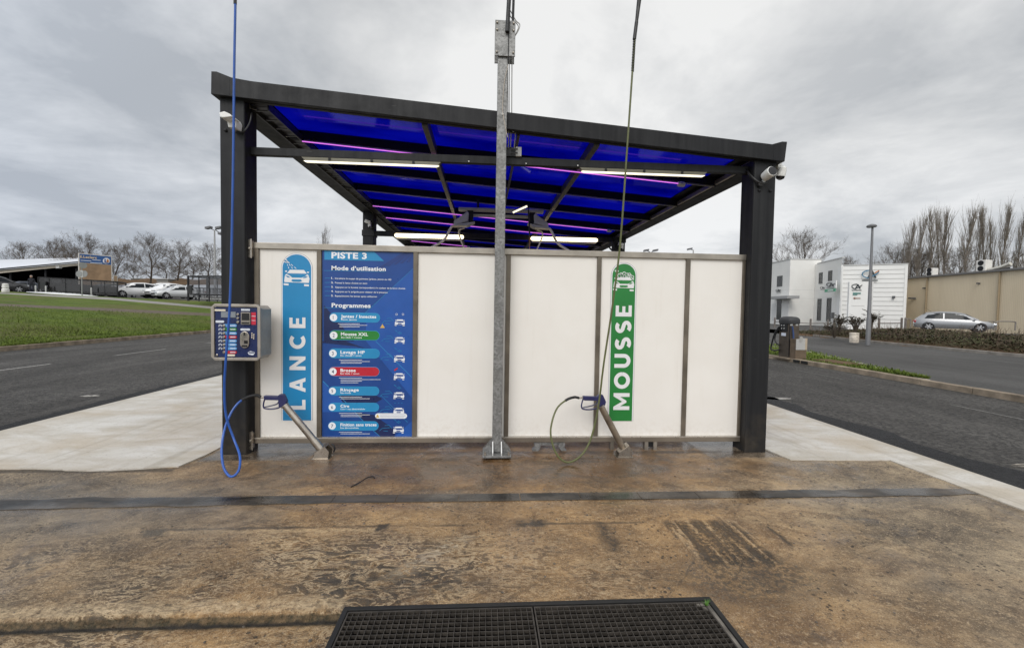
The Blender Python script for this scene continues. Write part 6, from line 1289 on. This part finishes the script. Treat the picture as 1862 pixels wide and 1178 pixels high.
b = MB(); fBb.flatpoly(b, [(206.5, 500), (214, 500.5), (214, 530), (206.5, 530)], -1.0, .3); o = b.build('side_board', mat('board_frame', (.56, .53, .48)), bb); b = MB(); fBb.flatpoly(b, [(207.3, 501.5), (213, 502), (213, 512), (207.3, 512)], -.97, .02); b.build('side_print', mat('board_tan', (.40, .28, .17), .6), o, org=ORG[o.name])
# road sign seen from behind, bollard, person
sg_ = thing('road_sign', 'grey back of a round road sign on a post with a smaller plate above', 'road sign', dp(149.2, 536.5, 37))
Zs = 37; MB().tube([dp(149.2, 537, Zs), Vector((dp(149.2, 537, Zs).x, dp(149.2, 537, Zs).y, dp(149, 477, Zs).z))], .045, 8).build('post', mat('sign_post', (.25, .25, .25), .5, metal=.3), sg_)
q = dp(148.3, 498, Zs-.1); b = MB(); M_SB = mat('sign_back', (.23, .235, .23), .5, metal=.3)
for off in (-.2, .22): b.lathe([(.28, 0), (.28, .02)], q+CR*off+_F0*(.03*(off > 0)), 24, -CF)
b.build('disc', M_SB, sg_); MB().obox(q+Vector((0, 0, .0)), CR*.12, _F0*.012, Vector((0, 0, .30))).build('clamp', M_GREYP, sg_)
q = dp(151, 482.5, Zs-.1); MB().lathe([(.26, 0), (.26, .02)], q, 20, (-CF+CR*1.2)).build('small_plate', M_SB, sg_)
q = dp(10, 529, 38); bo_ = thing('traffic_bollard', 'white banded bollard on the lawn crest at the far left', 'bollard', q)
MB().lathe([(.24, -.1), (.24, .16), (.19, .20), (.19, .26), (.22, .30), (.22, .42), (.18, .46), (.2, .5), (.2, .60), (.12, .66)], q, 16).build('shell', mat('bollard_white', (.66, .65, .63), .6), bo_, smooth=True)
# person: one continuous skinned body
q = dp(57.5, 531.5, 45.5); pe = thing('person', 'person in a dark coat standing under the pavilion edge between cars', 'person', q)
bm_ = bpy.data.meshes.new('body'); J = [(0, 0, .93), (0, 0, 1.15), (0, 0, 1.40), (0, -.02, 1.52), (0, -.04, 1.66), (0, -.04, 1.76), (-.19, 0, 1.40), (-.24, .02, 1.12), (-.22, -.08, .88), (.19, 0, 1.40), (.25, .0, 1.12), (.22, -.10, .90), (-.09, 0, .88), (-.11, -.02, .48), (-.12, .02, .06), (-.13, -.16, .03), (.09, 0, .88), (.12, -.02, .48), (.13, .02, .06), (.14, -.16, .03)]
bm_.from_pydata(J, [(0, 1), (1, 2), (2, 3), (3, 4), (4, 5), (2, 6), (6, 7), (7, 8), (2, 9), (9, 10), (10, 11), (0, 12), (12, 13), (13, 14), (14, 15), (0, 16), (16, 17), (17, 18), (18, 19)], [])
bo2 = bpy.data.objects.new('body', bm_); COL.objects.link(bo2); sk = bo2.modifiers.new('skin', 'SKIN'); R_ = [.17, .16, .17, .065, .10, .085, .085, .06, .045, .085, .06, .045, .10, .075, .05, .04, .10, .075, .05, .04]
for i, s_ in enumerate(R_): bm_.skin_vertices[0].data[i].radius = (s_, s_*.8)
bm_.skin_vertices[0].data[0].use_root = True; ss = bo2.modifiers.new('sub', 'SUBSURF'); ss.levels = 1; ss.render_levels = 1
bm_.materials.append(mat('dark_coat', (.014, .015, .022), .8)); bo2.parent = pe
MB().lathe([(.05, -.13), (.095, -.06), (.105, .02), (.08, .09), (.03, .12)], q+Vector((0, -.04, 1.68)), 14).build('head', mat('skin_tone', (.36, .23, .17), .6), pe, smooth=True)
MB().lathe([(.108, .0), (.115, .03), (.09, .10), (.03, .13)], q+Vector((0, -.02, 1.68)), 14).build('hair', mat('grey_hair', (.22, .21, .20), .8), pe, smooth=True)
pe.rotation_euler = (0, 0, .6)
# glazed shelters
mt, t, b_ = new_mat('smoked_glazing')
for n_ in list(t.n):
    if n_.type == 'BSDF_PRINCIPLED': t.n.remove(n_)
out = [n_ for n_ in t.n if n_.type == 'OUTPUT_MATERIAL'][0]; tr = t.new('ShaderNodeBsdfTransparent'); tr.inputs[0].default_value = (.52, .52, .53, 1); gl = t.new('ShaderNodeBsdfGlossy'); gl.inputs[1].default_value = .05; gl.inputs[0].default_value = (.6, .6, .6, 1)
mx = t.new('ShaderNodeMixShader'); mx.inputs[0].default_value = .08; t.l.new(tr.outputs[0], mx.inputs[1]); t.l.new(gl.outputs[0], mx.inputs[2]); t.l.new(mx.outputs[0], out.inputs[0]); M_SMOKE = mt
def shelter(name, label, u0, u1, vt0, vt1, vb0, vb1, Z0, Z1, depth, posts, thick=.07, low=.35):
    a0, a1 = dp(u0, vb0, Z0), dp(u1, vb1, Z1); t0, t1 = dp(u0, vt0, Z0).z, dp(u1, vt1, Z1).z
    r = thing(name, label, 'trolley shelter', a0); d = (a1-a0); n = Vector((-d.y, d.x, 0)).normalized()*depth
    if n.dot(_F0) < 0: n = -n
    def T(q, o, top): p = a0+d*q+n*o; p.z = (t0+(t1-t0)*q) if top else (a0.z+(a1.z-a0.z)*q); return p
    for o in (0, 1):
        MB().bar(T(0, o, 1), T(1, o, 1), thick, thick*1.3).build('top_beam', M_DARK, r)
        for q in posts: MB().bar(T(q, o, 0)-Vector((0, 0, .2)), T(q, o, 1), thick*(1.3 if q in (0, 1) else .7), thick*(1.3 if q in (0, 1) else .7)).build('post', M_DARK, r)
    for q in (0, 1): MB().bar(T(q, 0, 1), T(q, 1, 1), thick, thick).build('end_beam', M_DARK, r)
    b = MB(); b.add([T(0, 0, 1)+Vector((0, 0, .06)), T(1, 0, 1)+Vector((0, 0, .06)), T(1, 1, 1)+Vector((0, 0, .06)), T(0, 1, 1)+Vector((0, 0, .06))], [(0, 1, 2, 3)]); b.build('roof_sheet', M_SMOKE, r)
    for o in (0, 1):
        b = MB(); z_ = Vector((0, 0, low)); b.add([T(0, o, 0)+z_, T(1, o, 0)+z_, T(1, o, 1), T(0, o, 1)], [(0, 1, 2, 3)]); b.build('glazing', M_SMOKE, r)
    return r, T
sh1, T1_ = shelter('trolley_shelter', 'long smoked glass trolley shelter in front of the billboard', 70.5, 214, 504, 512.5, 534.5, 539, 41.5, 44, 2.2, (0, .13, .33, .52, .66, .83, 1))
b = MB(); b.bar(T1_(0.1, .05, 0)+Vector((0, 0, .7)), T1_(1, .05, 0)+Vector((0, 0, .55)), .05, .9); b.build('lower_panel', mat('shelter_dark_panel', (.028, .028, .03), .5), sh1)
b = MB(); b.obox(T1_(.06, -.05, 0)+Vector((0, 0, .85)), CR*.30, _F0*.05, Vector((0, 0, .35))); b.build('notice', M_BLACK, sh1)
for q_ in (.02, .14, .70): MB().lathe([(.06, -.1), (.06, .75), (.03, .8)], T1_(q_, -.35, 0), 8).build('post_guard', M_GREYP, sh1)
sh2, T2_ = shelter('trolley_shelter', 'short dark framed trolley shelter next to the left canopy post', 342.5, 412, 502.5, 502.5, 543, 545.5, 37, 37, 2.3, (0, .28, .55, 1), .09)
MB().obox(T2_(.05, -.02, 0)+Vector((0, 0, .80)), CR*.20, _F0*.05, Vector((0, 0, .35))).build('coin_box', M_BLACK, sh2)
b = MB(); b.bar(T2_(.06, -.03, 0)+Vector((0, 0, .38)), T2_(1, -.03, 0)+Vector((0, 0, .38)), .04, .12); b.build('guard_rail', M_DARK, sh2)
tr0 = None; M_WIRE = mat('trolley_wire', (.20, .20, .21), .4, metal=.6)
def trolley(label):
    r = thing('shopping_trolley', label, 'trolley', (0, 0, 0), 'trolleys nested in the short shelter'); b = MB()
    for z_, s_ in ((.45, .8), (.7, .92), (.95, 1.)):
        w2, l2 = .28*s_, .42*s_; P4 = [(-l2, -w2, z_), (l2, -w2, z_), (l2, w2, z_), (-l2, w2, z_)]
        for i in range(4): b.bar(P4[i], P4[(i+1) % 4], .02, .02)
    for i in range(5):
        y_ = -.26+.13*i; b.bar((-.40, y_*.82, .45), (-.42, y_, .95), .012, .012); b.bar((.34, y_*.82, .45), (.42, y_, .95), .012, .012)
    b.build('basket', M_WIRE, r); MB().tube([(-.52, -.27, 1.0), (-.52, .27, 1.0)], .022, 6).build('handle', M_CBLK, r)
    b = MB(); b.bar((-.45, -.22, .95), (-.35, -.22, .12), .025, .025); b.bar((-.45, .22, .95), (-.35, .22, .12), .025, .025); b.bar((-.4, -.22, .14), (.4, -.2, .14), .025, .025); b.bar((-.4, .22, .14), (.4, .2, .14), .025, .025); b.build('chassis', M_WIRE, r)
    for x_ in (-.38, .38):
        for y_ in (-.21, .21): MB().lathe([(.06, -.015), (.06, .015)], (x_, y_, .06), 10, (0, 1, 0)).build('castor', mat('castor_grey', (.5, .5, .5), .5), r)
    return r
dv = (T2_(1, 0, 0)-T2_(0, 0, 0)); ang = math.atan2(dv.y, dv.x)
for i in range(9):
    lab = 'wire trolley in the nested row of the short shelter, %s' % ['at the coin box end', 'behind the coin box end trolley', 'third from the coin box', 'fourth from the coin box', 'midway along the row', 'just past the middle', 'third from the canopy post', 'next to last', 'nearest the canopy post'][i]
    if i == 0: tr0 = trolley(lab); tt_ = tr0
    else: tt_ = dup(tr0, label=lab)
    tt_.location = T2_(.16+.088*i, .3, 0); tt_.rotation_euler = (0, 0, ang)
# far sheds between the trees
for u0, u1, v0, v1, Z, lab in ((238, 250, 507, 513, 80, 'small grey cabin far behind the white hatchback'), (285, 306, 508, 517, 75, 'grey panelled cabin far behind the white crossover')):
    a, c = dp(u0, v1+4, Z), dp(u1, v1+4, Z); r = thing('grey_cabin', lab, 'cabin', a); zt = dp(u0, v0, Z).z
    MB().prism([(a.x, a.y), (c.x, c.y), (c.x+1, c.y+3), (a.x+1, a.y+3)], 'z', a.z-.5, zt).build('wall', mat('cabin_grey', (.26, .26, .25), .7), r); MB().prism([(a.x-.2, a.y-.2), (c.x+.2, c.y-.2), (c.x+1, c.y+3), (a.x+1, a.y+3)], 'z', zt+.003, zt+.15).build('roof', M_GREYP, r)
# earth bank behind the cars
b = MB(); q0 = [dp(u, 518, 72) for u in range(180, 430, 10)]; q1 = [dp(u, 507.5+1.5*math.sin(u*.11), 78) for u in range(180, 430, 10)]; b.add(q0+q1, [(i, i+1, 25+i+1, 25+i) for i in range(24)]); struct(b.build('earth_bank', M_EARTH))
# ================================================================== bare trees
def mk_bark(name, c): return mat(name, c, .95, var=.3, vs=2, spec=.1)
M_BARK = mk_bark('bark_brown', (.070, .055, .042)); M_TWIG = mk_bark('twig_brown', (.105, .084, .066)); M_POP = mk_bark('poplar_bark', (.16, .138, .115)); M_POPT = mk_bark('poplar_twig', (.185, .160, .134))
def tree_mesh(seed, H, spread, kind):
    rnd = random.Random(seed); tk, cr_ = MB(), MB()
    def limb(mb, p, d, L, r_, n, up):
        pts = [p]; rs = [r_]
        for i in range(n):
            d = (d+Vector((rnd.gauss(0, .09), rnd.gauss(0, .09), rnd.gauss(0, .05)+up))).normalized(); p = p+d*L/n; pts.append(p); rs.append(r_*(1-.72*(i+1)/n))
        mb.tube(pts, rs, 5 if r_ > .05 else 3, cap=False); return pts, d
    def grow(p, d, L, r_, lv):
        pts, d2 = limb(cr_, p, d, L, r_, 4 if lv < 2 else 3, .05 if kind == 'round' else .16)
        if lv >= (5 if kind == 'round' else 4): return
        nb = (6, 6, 5, 4, 3)[lv] if kind == 'round' else (6, 6, 5, 3)[lv]
        for i in range(nb):
            q = rnd.uniform(.22, 1.); k = min(len(pts)-2, int(q*(len(pts)-1))); bp_ = pts[k].lerp(pts[k+1], q*(len(pts)-1)-k)
            ax_ = d2.cross(Vector((rnd.uniform(-1, 1), rnd.uniform(-1, 1), rnd.uniform(-1, 1)))).normalized(); ang_ = rnd.uniform(.3, .85) if kind == 'round' else rnd.uniform(.15, .42)
            nd = (Matrix.Rotation(ang_, 3, ax_) @ d2); nd.z += .12
            grow(bp_, nd.normalized(), L*rnd.uniform(.42, .68), max(.008 if kind == 'round' else .006, r_*.46), lv+1)
    if kind == 'round':
        th = H*.24; pts, d = limb(tk, Vector((0, 0, -.3)), Vector((0, 0, 1)), H*.85, H*.022, 8, .06)
        for i in range(15):
            q = .26+.70*i/14; k = min(len(pts)-2, int(q*8)); bp_ = pts[k].lerp(pts[k+1], q*8-k); a = i*2.4+rnd.uniform(-.4, .4); el = .38+.85*(i/14)
            dd = Vector((math.cos(a)*math.cos(el), math.sin(a)*math.cos(el), math.sin(el))); grow(bp_, dd, H*spread*(.52-.26*(i/14))*rnd.uniform(.85, 1.15), H*.0062*(1.2-.6*i/14), 1)
    else:
        pts, d = limb(tk, Vector((0, 0, -.3)), Vector((0, 0, 1)), H*.98, H*.013, 10, .12)
        for i in range(46):
            q = .08+.88*i/45; k = min(len(pts)-2, int(q*10)); bp_ = pts[k].lerp(pts[k+1], q*10-k); a = i*2.4+rnd.uniform(-.5, .5); el = 1.22+.2*(i/45)
            dd = Vector((math.cos(a)*math.cos(el), math.sin(a)*math.cos(el), math.sin(el))); grow(bp_, dd, H*spread*(.09+.17*math.sin(math.pi*min(1, q*1.05))**.8)*rnd.uniform(.75, 1.25), H*.0042, 2)
    return tk, cr_
PROTO = {}
def proto(key, seed, H, spread, kind, bark, twig):
    if key not in PROTO:
        tk, cr_ = tree_mesh(seed, H, spread, kind); r = thing('bare_tree' if kind == 'round' else 'poplar_tree', '', 'tree'); tk.build('trunk', bark, r, smooth=True); cr_.build('crown', twig, r); PROTO[key] = [r, False]
    return PROTO[key]
def tree(key, u, vt, vb, Z, label, group, rz=0, wide=1.):
    pr = proto(*key); r, used = pr; r2 = r if not used else dup(r); pr[1] = True
    p = dp(u, vb, Z); H = dp(u, vt, Z).z-p.z; s_ = H/10.; r2.location = p; r2.scale = (s_*wide, s_*wide, s_); r2.rotation_euler = (0, 0, rz); r2['label'] = label; r2['group'] = group
R1 = ('r1', 5, 10, 1., 'round', M_BARK, M_TWIG); R2_ = ('r2', 9, 10, 1.05, 'round', M_BARK, M_TWIG); R3 = ('r3', 14, 10, .9, 'round', M_BARK, M_TWIG)
gl_ = 'bare trees beyond the car park'
for k, (key, u, vt, vb, Z, rz, wd, lab) in enumerate((
    (R1, 62, 452, 520, 92, 0, 1.3, 'low bushy bare tree above the middle of the pavilion roof'), (R2_, 101, 445, 520, 95, 1, 1.0, 'bare tree above the pavilion roof left of the billboard'), (R3, 134, 455, 520, 96, 2, .9, 'smaller bare tree just left of the billboard top'),
    (R2_, 166, 440, 525, 84, 3, 1.05, 'tall bare tree directly behind the billboard'), (R1, 203, 452, 525, 80, 4, 1.0, 'bare tree right of the billboard edge'),
    (R1, 272, 442, 524, 66, 2.2, 1.06, 'lone spreading bare tree above the leftmost clear white car'), (R2_, 322, 450, 522, 76, 5.2, 1.08, 'bare tree above the white crossover'), (R3, 379, 449, 522, 74, 1.4, .95, 'bare tree behind the floodlight mast'), (R1, 248, 485, 522, 95, 1.2, 1.5, 'low scrubby tree left of the lone spreading tree'), (R2_, 300, 480, 522, 95, .2, 1.6, 'low scrubby tree behind the grey panelled cabin'), (R3, 350, 478, 522, 95, .9, 1.6, 'low scrubby tree behind the short trolley shelter'), (R1, 404, 476, 522, 88, 2.9, 1.2, 'dark scrubby tree touching the left canopy post'), (R2_, 195, 488, 524, 95, 4.4, 1.8, 'low scrub behind the right edge of the billboard'),
    (R2_, 590, 434, 560, 75, .5, .24, 'tiny bare treetop peeking over the wall above the instruction board'))): tree(key, u, vt, vb, Z, lab, gl_, rz, wd)
gr_ = 'bare trees behind the bank'
tree(R2_, 1466, 437, 560, 75, 'broad bare tree behind the white bank building', gr_, 1.3, .95); tree(R1, 1612, 458, 560, 90, 'low bare tree behind the ribbed annex', gr_, 2., .8); tree(R3, 1536, 474, 560, 85, 'treetop just showing above the bank roof corner', gr_, .4, .6); tree(R1, 1725, 462, 560, 95, 'low bare tree among the poplar trunks left of the gap', gr_, 3, 1.0); tree(R3, 1846, 466, 560, 85, 'low bare tree at the right end of the poplar row', gr_, 3.6, .9)
for k, (u, vt) in enumerate(((1648, 404), (1670, 400), (1633, 440))): tree(R3, u, vt+58, 560, 92, ['low scrubby tree at the foot of the leftmost poplar', 'low scrubby tree between the first two poplars', 'low scrubby tree above the right end of the annex roof'][k], gr_, k, .9)
P1 = ('p1', 31, 10, 1., 'tall', M_POP, M_POPT); P2 = ('p2', 47, 10, 1.1, 'tall', M_POP, M_POPT)
gp_ = 'bare poplars in a row behind the shed'
PL = [(P1, 1646, 405, 82, 'leftmost poplar of the row, above the annex end'), (P2, 1666, 400, 82, 'second poplar from the left end of the row'), (P1, 1689, 388, 84, 'poplar above the small fan unit'), (P2, 1703, 386, 90, 'slim poplar squeezed just right of the small fan unit'), (P1, 1717, 383, 82, 'last poplar before the gap in the row'), (P2, 1752, 386, 80, 'full poplar right after the gap in the row'), (P1, 1771, 385, 88, 'slim poplar left of the larger fan unit'), (P2, 1785, 384, 84, 'poplar rising directly above the larger fan unit'), (P1, 1805, 402, 88, 'shorter poplar just right of the larger fan unit'), (P2, 1819, 379, 80, 'tallest poplar, above the foil duct'), (P1, 1840, 404, 84, 'slim poplar right of the tallest one'), (P2, 1863, 385, 80, 'poplar cut by the right edge of the picture')]
for k, (key, u, vt, Z, lab) in enumerate(PL): tree(key, u, vt, 540, Z, lab, gp_, k*1.7, [1, .9, 1.05, .7, 1.1, 1.1, .7, .95, .8, 1.05, .7, 1.][k]*.68)
# ================================================================== vegetation
def leafmass(name, pts, m, kind='stuff', sz=(.05, .12), seed=2, up=.6):
    rnd = random.Random(seed); b = MB()
    for p in pts:
        a = rnd.uniform(0, 6.283); s_ = rnd.uniform(*sz); d = Vector((math.cos(a), math.sin(a), rnd.uniform(-.1, up))); n = Vector((-math.sin(a), math.cos(a), rnd.uniform(-.4, .4))); p = Vector(p)
        b.v += [p, p+d*s_+n*s_*.28, p+d*s_*1.9, p+d*s_-n*s_*.28]; k = len(b.v); b.f.append([k-4, k-3, k-2, k-1]); b.mi.append(0)
    return struct(b.build(name, m), kind)
def leaf_mat(name, c0, c1, c2):
    mt, t, b = new_mat(name); p = t.pos(); n = t.noise(p, 1.3, 5, .65); f = t.noise(p, 9, 3, .7)
    t.l.new(t.mix(t.ramp(f, .45, .65, 0, .6), t.mix(t.ramp(n, .38, .6), c0, c1), c2), b.inputs['Base Color']); b.inputs['Roughness'].default_value = .8; b.inputs['Specular IOR Level'].default_value = .2; return mt
M_SHRUB = leaf_mat('bank_shrub', (.055, .040, .025), (.048, .060, .020), (.10, .074, .044)); M_BLADE = leaf_mat('grass_blade', (.058, .092, .010), (.12, .172, .026), (.18, .21, .045))
rnd = random.Random(8); pts = []
for i in range(36000):
    y = rnd.uniform(1.5, 27); xk = 22.75 if y < 12 else (22.75+(y-12)*.15 if y < 23 else 24.4); x = xk+rnd.random()**.8*6.2
    hN = .5+.5*mn.noise(Vector((x*.8, y*.8, 1))); top = .50*hN*.75+.06
    if y > 22: top *= max(.4, (27-y)/5)
    pts.append((x, y, right_z(x, y)+rnd.random()*top))
leafmass('ground_cover', pts, M_SHRUB, sz=(.05, .13))
b = MB(); rnd = random.Random(5)
for i in range(900):
    y = rnd.uniform(1.5, 24); xk = 22.9 if y < 12 else 23.6; x = xk+rnd.random()*5.6; p = Vector((x, y, right_z(x, y))); d = Vector((rnd.gauss(0, .25), rnd.gauss(0, .25), 1)).normalized(); L = rnd.uniform(.3, .8); b.tube([p, p+d*L*.6, p+d*L+Vector((rnd.gauss(0, .08), rnd.gauss(0, .08), 0))], [.012, .009, .004], 3, cap=False)
struct(b.build('dry_stems', mat('dry_stem', (.10, .070, .048), .9)), 'stuff')
def shrub(u, vb, vt, Z, wpx, label, seed):
    p = dp(u, vb, Z); h_ = (vb-vt)*Z/FPX; w2 = wpx*Z/FPX/2; r = thing('leafless_shrub', label, 'shrub', p, 'twiggy shrubs before the annex'); rnd = random.Random(seed); st, lf = MB(), MB()
    for i in range(34):
        a = rnd.uniform(0, 6.28); q = rnd.random()**.5; tp_ = p+Vector((math.cos(a)*w2*q, math.sin(a)*w2*q, h_*rnd.uniform(.6, 1.))); md = p.lerp(tp_, .5)+Vector((0, 0, h_*.12)); st.tube([p-Vector((0, 0, .1)), md, tp_], [.014, .011, .005], 3, cap=False)
        for j in range(5):
            e_ = md.lerp(tp_, rnd.random()); g2 = e_+Vector((rnd.gauss(0, .12), rnd.gauss(0, .12), rnd.uniform(0, .16))); st.tube([e_, g2], [.007, .004], 3, cap=False); d = (g2-e_)*.5; n = d.cross(Vector((0, 0, 1)))*.5; lf.add([g2, g2+d+n, g2+d*2, g2+d-n], [(0, 1, 2, 3)])
    st.build('stem', M_TWIG, r); lf.build('foliage', leaf_mat('shrub_leaf', (.07, .055, .04), (.055, .06, .04), (.13, .11, .09)) if 'shl' not in PROTO else PROTO['shl'], r)
shrub(1555, 604, 579, 23.2, 24, 'twiggy shrub with pale tips behind the white drum', 3); shrub(1526, 604, 576, 26, 18, 'sparse tall twigs before the annex corner', 4); shrub(1585, 602, 570, 24.5, 8, 'upright twig beside the street lamp', 6); shrub(1517, 612, 590, 25, 34, 'low dark shrub on the bank left of the white drum', 9)
# grass blades along the visible verges
rnd = random.Random(4); pts = []
C0 = [c_ for c_ in colsL if True]
for i in range(42000):
    k = rnd.uniform(0, len(colsL)-1.001); a, e = colsL[int(k)], colsL[int(k)+1]; q = k-int(k); m_ = rnd.random()**2.2
    p0 = Vector(a[0]).lerp(Vector(e[0]), q); p1 = Vector(a[1]).lerp(Vector(e[1]), q); p = p0.lerp(p1, m_); pts.append(p+Vector((0, 0, .10*mn.noise(Vector((p.x*.35, p.y*.35, 0)))*(0 if m_ < .06 else 1)-.005)))
leafmass('grass_tufts', pts, M_BLADE, sz=(.016, .036), seed=3, up=1.8)
pts = []
for i in range(9000):
    y = rnd.uniform(4.4, 14); xe = 11.78+(y-4.3)*.37; x = rnd.uniform(11.8, max(11.85, xe))
    if abs(x-12.35) < .45 and abs(y-7.5) < .8: continue
    pts.append((x, y, .10))
leafmass('grass_tufts', pts, M_BLADE, sz=(.018, .04), seed=6, up=1.8)
